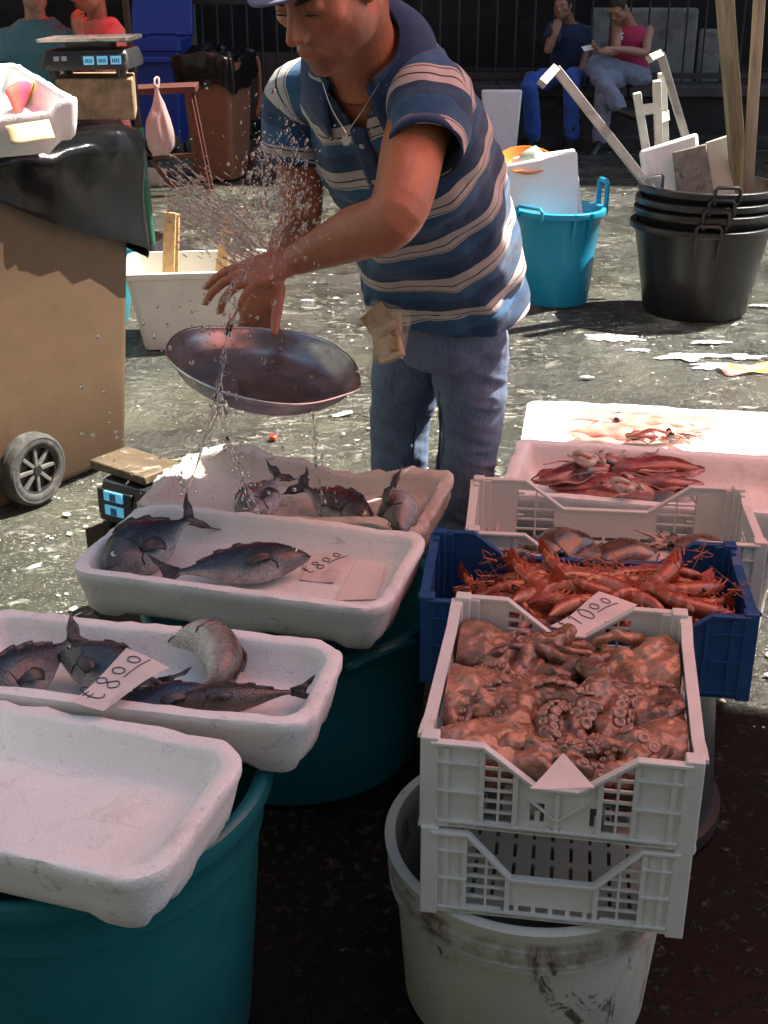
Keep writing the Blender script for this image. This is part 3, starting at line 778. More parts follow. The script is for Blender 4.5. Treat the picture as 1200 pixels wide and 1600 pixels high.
# liner bag folded over the rim
rings = []
for t, z, ex in ((.62, .695, .040), (.66, .72, .040), (.74, .80, .036), (.84, .88, .034), (.95, .96, .036), (1.04, 1.03, .034), (1.06, 1.06, .022), (1.0, 1.07, -.02), (.93, 1.055, -.08), (.85, 1.0, -.14), (.8, .96, -.22)):
    r = bin_ring(t, z, ex*2); nn = len(r); a = np.arange(nn)/nn*2*math.pi
    hem = (1.04-z)/.35
    fold = np.sin(a*17+3*np.sin(a*3))*.009+np.sin(a*29+2*np.sin(a*5))*.005+vnoise(r*np.array([1, 1, .45]), 8, 4, 3)*.060
    c = r.copy(); c[:, 2] = 0; c = c/np.linalg.norm(c, axis=1)[:, None]
    r += c*(np.maximum(fold, -.012)*(.35+.8*abs(1-hem))+(.012 if z < 1.05 else 0))[:, None]
    r[:, 2] += np.clip(hem, 0, 1)*(.14-.36*r[:, 0]+.018*np.sin(a*3+2.2)+.012*np.sin(a*7))+(vnoise(r, 9, 8, 2)*.020 if z > 1.0 else 0)
    rings.append(r)
BG = thing('bin_liner', 'glossy black liner bag folded over the rim of the big brown bin', 'bin bag', mB, 'black liner bags')
obj('bag_film', B().loft(catmull(np.array(rings).reshape(len(rings), -1), 44).reshape(44, -1, 3), False, True), M_bag, BG, sharp=0)
# ---- foam box of coloured papers on top of the bin
p_rf, p_rb = U(121, 154, 2.52), U(27, 97, 2.92)
q = nrm((-.80, -.50, -.02)); top = [p_rf+q*.46, p_rf, p_rb, p_rb+q*.46]
m, w_, l_ = quad(*top)
foam_box('BT', top, .105, 'sunlit foam box of coloured papers perched on the big bin', M_foam_c, 'foam boxes in the background', seed=71, wall=.022, rc=.03, feet=False, taper=.01, warp=lambda v: v-np.c_[0*v[:, 0], 0*v[:, 0], .030*smooth01((-(v[:, 1])-l_/2+.05)/.03)*smooth01((w_/2-.06-v[:, 0])/.02)])
pm = F['BT'][0]
M_pink = mat('pink_paper', (.62, .06, .12), .7, var=.1); M_org = mat('red_paper', (.66, .07, .05), .7, var=.1); M_yel = mat('yellow_paper', (.72, .42, .05), .7, var=.1); M_cream = mat('cream_card', (.60, .48, .26), .8, var=.1)
PF = thing('paper_fan', 'fan of red, pink and yellow papers standing in the foam box', 'papers', pm @ tr(.13, -.05, -.075))
for i in range(12):
    a = -.25+i*.085; mt = M_org if i < 4 else M_pink if i < 9 else M_yel
    obj('paper_sheet', B().sheet([[(x, (i-6)*.005+y*.04, y) for x in (-.011, 0, .011)] for y in np.linspace(0, .080, 4)]), mt, PF, m=rot_z(.4) @ tr(i*.007-.02, i*.003, 0) @ rot_y(a*1.3), solid=.001)
cd = obj('loose_card', B().sheet([[(x, y, .01*math.sin(y*30)) for x in np.linspace(-.055, .055, 5)] for y in np.linspace(-.028, .028, 6)]), M_cream, None, m=frame(U(47, 206, 2.42), (.9, .4, .1), (-.1, -.55, .8)), solid=.002)
tag(cd, 'cream card leaning under the foam box on the bin bag', 'card')
# ---- stained block with the upper weighing scale
k = N('stained_tan_block'); co = k.coords(); c = k.ramp(k.noise(co, 16, 7, .7), [(.35, (.15, .10, .055)), (.55, (.30, .22, .12)), (.7, (.40, .31, .19))]); c = k.mix(k.rng(k.noise(co, 45, 7, .75), .6, .7), c, (.05, .035, .02))
k.bsdf(Base_Color=c, Roughness=.85); k.bump(k.noise(co, 60, 6, .7), .004, .8); M_tan = k.m
xf = nrm((.98, .16, 0))
def facing(px0, py0, px1, py1, d, depth, x=xf):
    a, c = U(px0, py1, d), U(px1, py1, d); w_ = np.linalg.norm(c-a); h_ = U(px0, py0, d)[2]-a[2]
    return frame((a+c)/2, x), w_, h_
mK, wK, hK = facing(127, 124, 209, 188, 2.98, .2)
bb = B(); g_ = []
bl_ = obj('tan_block', B().box((-.03, .13, hK/2), (wK+.07, .26, hK)), M_tan, None, bevel=.006, m=mK); tag(bl_, 'stained tan block under the weighing scale beside the foam box', 'block')
def make_scale(label, m, w_, d_, h_, ndisp, pan=True):
    o = thing('weighing_scale', label, 'scale', m, 'market weighing scales')
    b = B(); b.loft([rrect3(w_, d_, .02, .012), rrect3(w_, d_, .02, h_*.45), rrect3(w_*.96, d_*.9, .02, h_*.85), rrect3(w_*.92, d_*.85, .02, h_)]); obj('body', b, M_dblk, o, sharp=45)
    for sx in (-1, 1):
        for sy in (-1, 1): obj('foot', B().lathe([(.001, -.012), (.016, -.012), (.016, .014), (.001, .014)], 14, tr(sx*w_*.38, sy*d_*.36, 0)), M_dblk, o)
    tilt = rot_x(R(-18))
    obj('display_panel', B().box((w_*(.22 if ndisp == 3 else -.22), -d_*.46, h_*.55), (w_*.50, .012, h_*.62), None), M_dblk, o, bevel=.003)
    k = N('lcd_glow'); v = k.coords(); e = k.n('ShaderNodeEmission'); e.inputs[0].default_value = (.10, .45, .75, 1); e.inputs[1].default_value = .16; pb = k.n('ShaderNodeBsdfPrincipled'); pb.inputs['Base Color'].default_value = (.12, .35, .45, 1); pb.inputs['Roughness'].default_value = .2; ad = k.n('ShaderNodeAddShader'); k.l(e.outputs[0], ad.inputs[0]); k.l(pb.outputs[0], ad.inputs[1]); k.l(ad.outputs[0], k.out.inputs[0])
    for i in range(ndisp):
        xx = w_*(.06+.15*i) if ndisp == 3 else -w_*.22
        yy = h_*.58 if ndisp == 3 else h_*(.40+.34*i)
        dpl = obj('lcd_display', B().box((xx, -d_*.46-.008, yy), (w_*(.115 if ndisp == 3 else .26), .006, h_*(.36 if ndisp == 3 else .22))), k.m, o)
        dg_ = B()
        for q in range(4): dg_.box((xx+w_*.022*(q-1.5), -d_*.46-.012, yy-.001), (w_*.010, .002, h_*.17))
        obj('digits', dg_, M_dblk, dpl, smooth=False)
    if ndisp == 3:
        kb = B()
        for i in range(2):
            for j in range(2): kb.box((-w_*.30+i*w_*.085, -d_*.463, h_*(.42+.26*j)), (w_*.06, .012, h_*.20))
        obj('price_keys', kb, mat('pale_keys', (.30, .30, .28), .5), o, smooth=False)
    if pan:
        obj('pan_support', B().box((0, 0, h_+.01), (w_*.5, d_*.4, .03)), M_dblk, o)
        obj('weighing_plate', B().loft([rrect3(w_*1.0, d_*.95, .02, h_+.022), rrect3(w_*1.03, d_*.98, .02, h_+.026), rrect3(w_*1.03, d_*.98, .02, h_+.034), rrect3(w_*.98, d_*.93, .02, h_+.030)]), mat('grimy_steel', (.42, .40, .35), .35, .9, .5, .3, 30, .0004, 80, [((.12, .09, .05), 20, .5, .7)]), o, sharp=40)
    return o
a_, c_ = U(64, 124, 2.98), U(204, 121, 2.98); mS = frame((a_+c_)/2+np.array([0, .12, .012]), c_-a_)
make_scale('black weighing scale with three lit displays on the tan block', mS, np.linalg.norm(c_-a_), .25, .066, 3)
# ---- red parasol that shades the two men behind
PR = thing('market_parasol', 'market parasol on a leaning rusty pole with a green base tube', 'parasol', tr(*G(238, 398)))
z0 = G(238, 398); tp_ = UN(196, 0, z0[1])-z0; dirp = tp_/tp_[2]
obj('pole', B().tube([dirp*.62, dirp*1.9, dirp*2.42+np.array([.15, .75, .1])], .019, 10, rounded=False), M_pole, PR)
obj('base_tube', B().tube([dirp*0, dirp*.70], .027, 10, rounded=False), mat('green_paint', (.02, .11, .06), .5, 0, .5, .3, 20, .0008, 60, [((.08, .05, .03), 30, .55, .7)]), PR)
obj('base_plate', B().lathe([(.001, .004), (.24, .004), (.24, .02), (.05, .03), (.04, .06), (.001, .06)], 28), M_dblk, PR, sharp=40)
rc_, ring = dirp*2.38+np.array([.15, .75, 0]), []
cb = B(); nseg = 8
for rr_, zz_ in ((.03, .20), (.5, .10), (.95, -.05), (1.30, -.20)):
    ring.append([rc_+np.array([rr_*math.cos(2*math.pi*i/nseg+.2), rr_*math.sin(2*math.pi*i/nseg+.2), zz_]) for i in range(nseg)])
M_par = cloth_mat('red_parasol_cloth', (.85, .08, .05), .75)
obj('canopy', B().loft(ring, False, True), M_par, PR, sharp=20)
for i in range(nseg):
    a_ = 2*math.pi*i/nseg+.2; obj('rib', B().tube([rc_+np.array([0, 0, .18]), rc_+np.array([(.70*math.cos(a_)), .70*math.sin(a_), .03]), rc_+np.array([1.29*math.cos(a_), 1.29*math.sin(a_), -.21])], .007, 6), M_pole, PR)
# ---- blue wheeled container with its lid thrown open
M_bbin = plastic('blue_bin_plastic', (.010, .035, .24), .4, .25, (.03, .04, .07))
xa, xb = xpx(196, 11.0, .5), xpx(284, 11.0, .5); W_ = xb-xa
BB = thing('wheeled_container', 'blue wheeled waste container with its lid thrown open', 'waste container', tr((xa+xb)/2, 11.35, 0))
rr = lambda s, z: rrect3(W_*s, .62*s, .05, z)
obj('body', B().loft([rr(.80, .10), rr(.82, .14), rr(.92, .60), rr(.97, .86), rr(1.06, .87), rr(1.07, .95), rr(1.0, .96), rr(.95, .92), rr(.8, .3)]), M_bbin, BB, sharp=40)
obj('front_lip', B().box((0, -.335, .80), (W_*.7, .05, .05)), M_bbin, BB, bevel=.012)
ld = [np.array([(-W_*.56, 0, 0), (W_*.56, 0, 0), (W_*.50, .10, .80), (-W_*.50, .10, .80)])]
lid = B(); 
for dz in (0, -.04):
    pass
mL = tr(0, .28, .97) @ rot_x(R(-16))
lid.loft([ap(mL, [(-W_*.56+.02*j, .02, z), (W_*.56-.02*j, .02, z), (W_*.56-.02*j, .09+.03*math.sin(z*3.2), z), (-W_*.56+.02*j, .09+.03*math.sin(z*3.2), z)]) for j, z in ((0, 0), (0, .2), (1, .5), (2, .78), (3, .86))])
obj('lid', lid, M_bbin, BB, bevel=.015)
for sx in (-1, 1):
    obj('hinge', B().tube([(sx*W_*.36-.04, .32, .97), (sx*W_*.36+.04, .32, .97)], .025, 10), M_bbin, BB)
    obj('caster', B().lathe([(.001, -.02), (.085, -.02), (.1, -.012), (.1, .012), (.085, .02), (.001, .02)], 20, tr(sx*W_*.36, -.2, .1) @ rot_y(math.pi/2)), M_rub, BB)
    obj('caster', B().lathe([(.001, -.02), (.085, -.02), (.1, -.012), (.1, .012), (.085, .02), (.001, .02)], 20, tr(sx*W_*.36, .2, .1) @ rot_y(math.pi/2)), M_rub, BB)
# ---- smaller brown bin with its bag, behind the red table
xa, xb = xpx(293, 9.7, .4), xpx(380, 9.7, .4); W_ = xb-xa
b2 = thing('wheeled_bin', 'smaller brown wheeled bin with a black bag beside the iron gate', 'wheelie bin', tr((xa+xb)/2, 9.95, 0) @ rot_z(-.25), 'brown wheeled bins')
M_brn2 = plastic('russet_bin_plastic', (.15, .068, .035), .5, .4, (.07, .05, .035))
rr = lambda s, z: rrect3(W_*s, .52*s, .05, z)
obj('body', B().loft([rr(.78, .02), rr(.80, .05), rr(.95, .80), rr(1.02, .81), rr(1.02, .86), rr(.92, .86), rr(.8, .3)]), M_brn2, b2, sharp=45)
obj('handle', B().tube([(W_*.36, .25, .84), (W_*.52, .30, .86), (W_*.55, .30, .60), (W_*.50, .27, .45)], .018, 8, sm=14), M_brn2, b2)
wheel(b2, frame((W_*.50, .24, .11), (0, 1, 0), (1, 0, 0)), .11, .05); wheel(b2, frame((-W_*.46, .24, .11), (0, 1, 0), (-1, 0, 0)), .11, .05)
rings = []
for s, z in ((1.06, .68), (1.07, .74), (1.09, .82), (1.08, .89), (.98, .92), (.80, .90), (.5, .93), (.2, .95)):
    r = rr(s, z); nn = len(r); a = np.arange(nn)/nn*6.283
    r += np.c_[r[:, :2]*(.05*np.sin(a*11+np.sin(a*4)*2)+.08*vnoise(r, 11, 3, 2))[:, None], (.03*np.sin(a*3+1)+.03*vnoise(r, 10, 5, 2))]; rings.append(r)
BG2 = thing('bin_liner', 'crumpled black bag bulging out of the smaller brown bin', 'bin bag', b2.matrix_world, 'black liner bags')
obj('bag_film', B().loft(catmull(np.array(rings).reshape(len(rings), -1), 30).reshape(30, -1, 3), False, True), M_bag, BG2, sharp=0)
# ---- red table frame and hanging carrier bag
M_redp = mat('red_oxide_paint', (.085, .024, .016), .55, 0, .5, .3, 16, .0008, 50, [((.05, .025, .018), 20, .5, .7)])
tA, tB = U(214, 143, 6.95), U(302, 136, 7.0); 
TB = thing('trestle_table', 'narrow red oxide trestle table in front of the blue container', 'table', tr(tA[0], tA[1], 0))
L_ = tB[0]-tA[0]; h_ = tA[2]; h2 = tB[2]
obj('table_top', B().bar((-.25, .0, h_), (L_+.03, .05, h2), .36, .045), M_redp, TB, bevel=.004)
gA = G(317, 318)
def leg(p, q): obj('leg', B().bar(p, q, .035, .035), M_redp, TB, bevel=.003)
leg((L_-.01, -.12, h2-.02), (gA[0]-tA[0], -.12, 0)); leg((L_-.03, .16, h2-.02), (gA[0]-tA[0]-.02, .16, 0)); leg((-.2, -.12, h_-.02), (-.22, -.12, 0)); leg((-.2, .16, h_-.02), (-.22, .16, 0))
obj('brace', B().bar((-.2, -.12, .25), (L_+.02, -.12, .28), .03, .03), M_redp, TB); obj('brace', B().bar((.05, -.12, .30), (L_*.65, -.12, .02), .03, .03), M_redp, TB)
k = N('thin_carrier_film'); p = k.n('ShaderNodeBsdfPrincipled'); t = k.n('ShaderNodeBsdfTranslucent'); mx = k.n('ShaderNodeMixShader'); mx.inputs[0].default_value = .45
p.inputs['Base Color'].default_value = (.55, .44, .42, 1); p.inputs['Roughness'].default_value = .35; t.inputs[0].default_value = (.6, .45, .42, 1); k.l(p.outputs[0], mx.inputs[1]); k.l(t.outputs[0], mx.inputs[2]); k.l(mx.outputs[0], k.out.inputs[0]); M_carr = k.m
cbp = U(245, 142, 6.80); ring = []
for z, a, c in ((.04, .012, .012), (-.02, .020, .014), (-.10, .05, .03), (-.20, .088, .06), (-.30, .105, .075), (-.38, .09, .065), (-.43, .045, .03)):
    r = sell((0, 0, z), (1, 0, 0), (0, 1, 0), a, c, 36, 2.1); r += (vnoise(r*np.array([1, 1, .4]), 30, 3, 3)*(.020 if z < -.03 else .004))[:, None]*np.array([1, 1, .3]); ring.append(r)
CB = thing('carrier_bag', 'thin pinkish plastic carrier bag hanging from the red table', 'bag', tr(*cbp)); obj('bag_film', B().loft(catmull(np.array(ring).reshape(7, -1), 24).reshape(24, -1, 3)), M_carr, CB, sharp=0)
obj('handle_loop', B().tube([(-.012, 0, .02), (-.016, .03, .07), (0, .06, .085), (.014, .03, .07), (.012, 0, .02)], .008, 7, sm=16), M_carr, CB)
# ---- white square tub with planks, mid left
p0, p1, p2 = G(221, 546), G(392, 540), None
Wt = .56; dx = nrm(np.array([p1[0]-p0[0], p1[1]-p0[1], 0])); dy = np.array([-dx[1], dx[0], 0])
mT = frame(p0+dx*Wt*.46+dy*.16, dx); TBW = thing('square_tub', 'white square plastic tub with splintered planks standing in it', 'tub', mT)
rr = lambda s, z, i=0: rrect3(Wt*s-2*i, .40*s-2*i, .03, z)
M_wht = plastic('white_tub_plastic', (.68, .66, .58), .45, .35, (.25, .22, .18))
obj('body', B().loft([rr(.86, 0), rr(.88, .02), rr(1.06, .31), rr(1.10, .312), rr(1.11, .335), rr(1.08, .34), rr(1.03, .338), rr(.85, .03), rr(.8, .02)]), M_wht, TBW, sharp=45)
M_pine = mat('fresh_split_pine', (.50, .32, .15), .8, 0, .3, .2, 4, .002, 30, [((.28, .16, .07), 12, .5, .7)], sc=(8, 8, .6))
def plank(label, a, c, wd, th, group='pine planks in the square tub', nm='plank'):
    x = c-a; L = np.linalg.norm(x); o = obj(nm, B().box((L/2, 0, 0), (L, wd, th)), M_pine, None, m=frame(a, x, (0, -1, .2)), bevel=.002); tag(o, label, 'plank', group); return o
dT = p0[1]+.16
plank('pair of pale pine battens standing upright at the left of the square tub', UN(262, 462, dT), UN(266, 332, dT+.02), .050, .022)
plank('second pale batten leaning against the first in the square tub', UN(272, 465, dT+.05), UN(274, 334, dT+.05), .035, .022)
plank('splintered pine batten leaning in the middle of the square tub', UN(338, 470, dT+.1), UN(358, 338, dT+.14), .05, .014)
# ---- teal tub edge and foam offcuts behind the big bin
tt = G(150, 505); o = thing('fish_tub', 'small turquoise tub peeping out behind the big brown bin', 'tub', tr(tt[0], tt[1], 0)); rp = rim_prof(.15, .20, .32)
M_turq = plastic('turquoise_plastic', (.02, .30, .38), .4, .15, (.1, .2, .22))
obj('body', B().lathe(rp, 48), M_turq, o, sharp=50); obj('handle', B().tube([(.20, -.05, .31), (.225, -.04, .36), (.225, .04, .36), (.20, .05, .31)], .011, 8), M_turq, o)
for i, (px, py, d, wd, hh_, lab) in enumerate([(196, 365, 5.0, .30, .11, 'white foam box on the ground left of the green base tube'), (188, 322, 5.6, .28, .13, 'white foam box stacked further back by the parasol pole'), (240, 290, 6.7, .20, .12, 'dirty foam offcut under the carrier bag')]):
    c_ = G(px, py, 0); o = obj('foam_box', tray_mesh(wd, wd*.7, hh_, seed=80+i, rc=.02, wall=.02), M_foam_c if i < 2 else M_foam_d, None, sharp=50, m=frame((c_[0], c_[1], hh_), (.95, .3-.2*i, 0))); tag(o, lab, 'foam box', 'foam boxes in the background')
# ---- lower scale on a board, by the wet tray
a_ = G(176, 792, .20); brd = obj('wooden_board', B().box((0, 0, 0), (.19, .12, .022)), mat('wet_weathered_plywood', (.12, .085, .05), .6, 0, .4, .35, 8, .003, 30, [((.06, .04, .025), 10, .5, .7), ((.42, .38, .30), 25, .58, .7)]), None, m=frame((-.592, 2.77, .414), (.80, -.60, 0)), bevel=.004)
tag(brd, 'wet wooden board over the lower scale, partly under the worn tray', 'board')
mS2 = frame((-.545, 2.735, .292), (.86, -.50, 0))
make_scale('black scale with two blue displays low beside the worn tray', mS2, .21, .18, .105, 2, False)
pal = thing('wooden_crate', 'dark slatted wooden crate under the lower scale', 'crate', mS2 @ tr(0, 0, -.292))
M_oldw = mat('dark_old_wood', (.06, .04, .025), .8, 0, .3, .35, 6, .003, 30, sc=(1, 6, 6))
zc = mS2[2, 3]-.025
for sy in (-1, 1):
    for j in range(2): obj('slat', B().box((0, sy*.10, .28-.16*(j == 1)-.0-.04), (.26, .014, .07)), M_oldw, pal)
for sx in (-1, 1):
    for sy in (-1, 1): obj('post', B().box((sx*.115, sy*.085, .13), (.025, .022, .26)), M_oldw, pal)
for j in range(4): obj('slat', B().box((0, -.08+j*.054, .266), (.26, .045, .012)), M_oldw, pal)
# ================================================================== right side: blue tub, stacked black tubs and what stands in them
M_btub = plastic('bright_blue_tub_plastic', (.012, .30, .50), .38, .12, (.05, .2, .28))
c0 = np.array([(872-600)/FOC*6.02, 6.05, 0])
BT = thing('round_tub', 'bright sky-blue tub with upright handles, filled with foam lids', 'tub', tr(*c0))
r1, r0, h_ = .200, .160, .455
obj('body', B().lathe(rim_prof(r0, r1, h_, .006, .03, .020), 64), M_btub, BT, sharp=50)
def lug_handle(parent, a, r1, h_, mt, hw=.055, up=.11, t=.010):
    c = np.array([math.cos(a), math.sin(a), 0]); s = np.array([-math.sin(a), math.cos(a), 0]); rr = r1+.018
    obj('handle', B().tube([c*rr-s*hw+(0, 0, h_-.03), c*rr-s*hw+(0, 0, h_+up-.012), c*rr-s*(hw-.012)+(0, 0, h_+up), c*rr+s*(hw-.012)+(0, 0, h_+up), c*rr+s*hw+(0, 0, h_+up-.012), c*rr+s*hw+(0, 0, h_-.03)], t, 8), mt, parent)
lug_handle(BT, .25, r1, h_, M_btub, .045, .115, .013); lug_handle(BT, math.pi+.75, r1, h_, M_btub, .075, .020, .008)
for a in (-1.35, -.95): 
    c = np.array([math.cos(a), math.sin(a), 0]); obj('lug', B().bar(c*(r1-.006)+(0, 0, h_*.72), c*(r1+.020)+(0, 0, h_-.002), .016, .010, up=c), M_btub, BT)
def slab(label, pxs, d, th, mt, cat='foam board', group=None, name='foam_slab', lean=.08):
    """a board standing on edge, given by its picture corners bottom-left, bottom-right, top-right, top-left"""
    P = [U(x, y, d+(lean if i >= 2 else 0)) for i, (x, y) in enumerate(pxs)]
    c = sum(P)/4; x = nrm((P[1]-P[0])+(P[2]-P[3])); y = (P[3]-P[0])+(P[2]-P[1]); y = nrm(y-np.dot(y, x)*x); z = np.cross(x, y)
    loc = np.array([[np.dot(p-c, x), np.dot(p-c, y)] for p in P]); m = np.eye(4); m[:3, 0] = x; m[:3, 1] = y; m[:3, 2] = z; m[:3, 3] = c
    o = obj(name, B().prism(loc, th), mt, None, m=m, bevel=min(.018, th*.35)); tag(o, label, cat, group); return o
slab('rounded white foam lid standing upright in the sky-blue tub', [(792, 345), (906, 345), (902, 236), (786, 258)], 4.40, .035, M_foam_c, group='foam lids in the blue tub', lean=.10)
slab('second foam lid behind the first in the sky-blue tub', [(800, 345), (912, 340), (898, 232), (800, 246)], 4.46, .03, M_foam_c, group='foam lids in the blue tub', lean=.10)
M_orange = mat('orange_plastic', (.70, .17, .02), .4); M_glass = mat('greenish_cloudy_plastic', (.42, .50, .40), .25, var=.15)
ob = B().lathe([(.001, 0), (.10, 0), (.13, .04), (.135, .045), (.125, .047), (.095, .008), (.001, .008)], 36)
o = obj('orange_basin', ob, M_orange, None, m=tr(*U(822, 262, 4.56)) @ rot_x(.35)); tag(o, 'orange basin showing above the foam lids in the blue tub', 'basin')
o = obj('crumpled_bag', B().loft([sell((0, 0, z), (1, 0, 0), (0, 1, 0), a*(1), a*.6, 28)+vnoise(sell((0, 0, z), (1, 0, 0), (0, 1, 0), a, a*.6, 28), 22, 4, 2)[:, None]*.012 for z, a in ((-.05, .05), (0, .075), (.03, .06), (.05, .03), (.055, .01))]), M_glass, None, m=tr(*U(833, 250, 4.54)), sharp=0); tag(o, 'crumpled greenish plastic on top of the blue tub', 'bag')
# stack of four black tubs
M_btb = mat('black_rubber_tub', (.014, .014, .015), .34, 0, .55, .3, 10, .0006, 100, [((.06, .057, .05), 14, .62, .8)])
c1 = np.array([(1097-600)/FOC*5.80, 5.85, 0]); R1, R0, Hh = .308, .240, .43
rnd = random.Random(5)
labs = ['lowest black tub of the stack, standing on the wet ground', 'black tub second from the bottom of the stack', 'black tub second from the top of the stack', 'topmost black tub of the stack, holding posts and foam']
for i, (dz, dx_) in enumerate(((0, 0), (.062, .012), (.105, .016), (.158, .022))):
    o = thing('round_tub', labs[i], 'tub', tr(c1[0]+dx_, c1[1]+.008*i, dz+.002*i) @ rot_z(.35*i-.1), 'stacked black tubs')
    s_ = 1-.006*i
    obj('body', B().lathe([(r*s_, z) for r, z in rim_prof(R0 if i == 0 else R0, R1, Hh, .007, .03, .022)], 72), M_btb, o, sharp=50)
    for a in (-1.62-.35*i+.05*i, 1.52-.35*i): lug_handle(o, a, R1, Hh, M_btb, .055, .028, .0085)
    for a in (-1.62-.35*i+.05*i,):
        for s in (-.16, .16):
            c = np.array([math.cos(a+s), math.sin(a+s), 0]); obj('lug', B().bar(c*(R0+(R1-R0)*.72+.006)+(0, 0, Hh*.72), c*(R1+.012)+(0, 0, Hh-.03), .014, .016, up=c), M_btb, o)
# things standing in the top tub
M_alu = mat('weathered_pale_timber', (.40, .37, .30), .65, 0, .4, .2, 9, .0015, 40, [((.22, .19, .14), 14, .5, .72)])
M_alu2 = mat('dull_grey_metal_bar', (.36, .35, .31), .45, .3, .5, .2, 9, .001, 60, [((.16, .14, .11), 14, .55, .75)])
def bent_bar(label, pts, wd, mt, th=None, group=None, nm='angle_bar', cat='bar'):
    P = [U(*p) for p in pts]; o = thing(nm, label, cat, tr(*P[0]), group)
    for i, (a, c) in enumerate(zip(P[:-1], P[1:])): obj('long_arm' if i == 0 else 'short_arm', B().bar(a-P[0], c-P[0], wd, th or wd*.6, up=(0, -1, .3)), mt, o, bevel=.0015)
    return o
bent_bar('long grey bar with a short bent end, leaning left out of the black tubs', [(1040, 325, 4.42), (868, 107, 4.62), (846, 131, 4.40)], .040, M_alu2, .028, 'bent bars in the black tubs')
bent_bar('pale bar with a bent tip, rising behind the foam in the black tubs', [(1082, 250, 4.62), (1032, 84, 4.72), (1014, 92, 4.62)], .034, M_alu2, .026, 'bent bars in the black tubs')
def post(label, a, c, wd, th, mt, nm='timber_post', cat='post', group=None):
    a, c = U(*a), U(*c); x = c-a; L = np.linalg.norm(x)
    o = obj(nm, B().box((L/2, 0, 0), (L, wd, th)), mt, None, m=frame(a, x, (0, -1, .2)), bevel=.002); tag(o, label, cat, group); return o
M_post = mat('weathered_square_post', (.27, .235, .155), .75, 0, .3, .3, 5, .002, 25, [((.12, .10, .065), 12, .5, .7)], sc=(.4, 5, 5))
M_post2 = mat('paler_square_post', (.36, .29, .21), .75, 0, .3, .3, 5, .002, 25, [((.18, .13, .08), 12, .5, .7)], sc=(.4, 5, 5))
post('thick weathered post standing in the black tubs, left of the thin one', (1158, 330, 4.42), (1128, -60, 4.42), .064, .064, M_post, group='tall posts in the black tubs')
post('thinner paler post standing in the black tubs, right of the thick one', (1166, 330, 4.36), (1190, -60, 4.40), .042, .042, M_post2, group='tall posts in the black tubs')
M_wp = mat('white_painted_strip', (.62, .62, .56), .5, var=.12, vs=20, bump=.0006)
TR = thing('plastic_trestle', 'white plastic trestle frame sticking up behind the foam in the black tubs', 'frame', tr(*U(1025, 260, 4.66)))
o0 = U(1025, 260, 4.66)
for a, c in (((1012, 250, 4.66), (995, 145, 4.70)), ((1030, 250, 4.70), (1026, 126, 4.72)), ((1040, 250, 4.72), (1034, 114, 4.76))): obj('upright', B().bar(U(*a)-o0, U(*c)-o0, .038, .03, up=(0, -1, 0)), M_wp, TR, bevel=.003)
for a, c in (((1002, 172, 4.69), (1030, 168, 4.71)), ((1030, 185, 4.71), (1044, 180, 4.74))): obj('cross_piece', B().bar(U(*a)-o0, U(*c)-o0, .05, .02, up=(0, -1, 0)), M_wp, TR, bevel=.003)
slab('cream foam lid with rounded corners leaning in the topmost black tub', [(1012, 330), (1098, 318), (1090, 207), (998, 236)], 4.46, .045, M_foam, group='boards in the black tubs', lean=.12)
M_dirtyb = mat('mouldy_board', (.22, .20, .165), .85, 0, .3, .3, 20, .003, 60, [((.05, .035, .025), 16, .55, .66)])
slab('grey mouldy board leaning in front of the cream lid in the black tubs', [(1060, 330), (1118, 330), (1104, 224), (1050, 238)], 4.36, .02, M_dirtyb, 'board', 'boards in the black tubs', lean=.12)
slab('clean cream board right of the mouldy one in the black tubs', [(1114, 330), (1150, 326), (1143, 209), (1101, 223)], 4.37, .02, mat('cream_board', (.62, .60, .50), .6, var=.08), 'board', 'boards in the black tubs', lean=.12)
# board leaning on the wall by the seated men
slab('pale blue-grey foam board leaning against the low wall beside the seated men', [(757, 240), (806, 240), (816, 140), (752, 140)], 8.3, .06, M_foam, group=None, lean=.14)
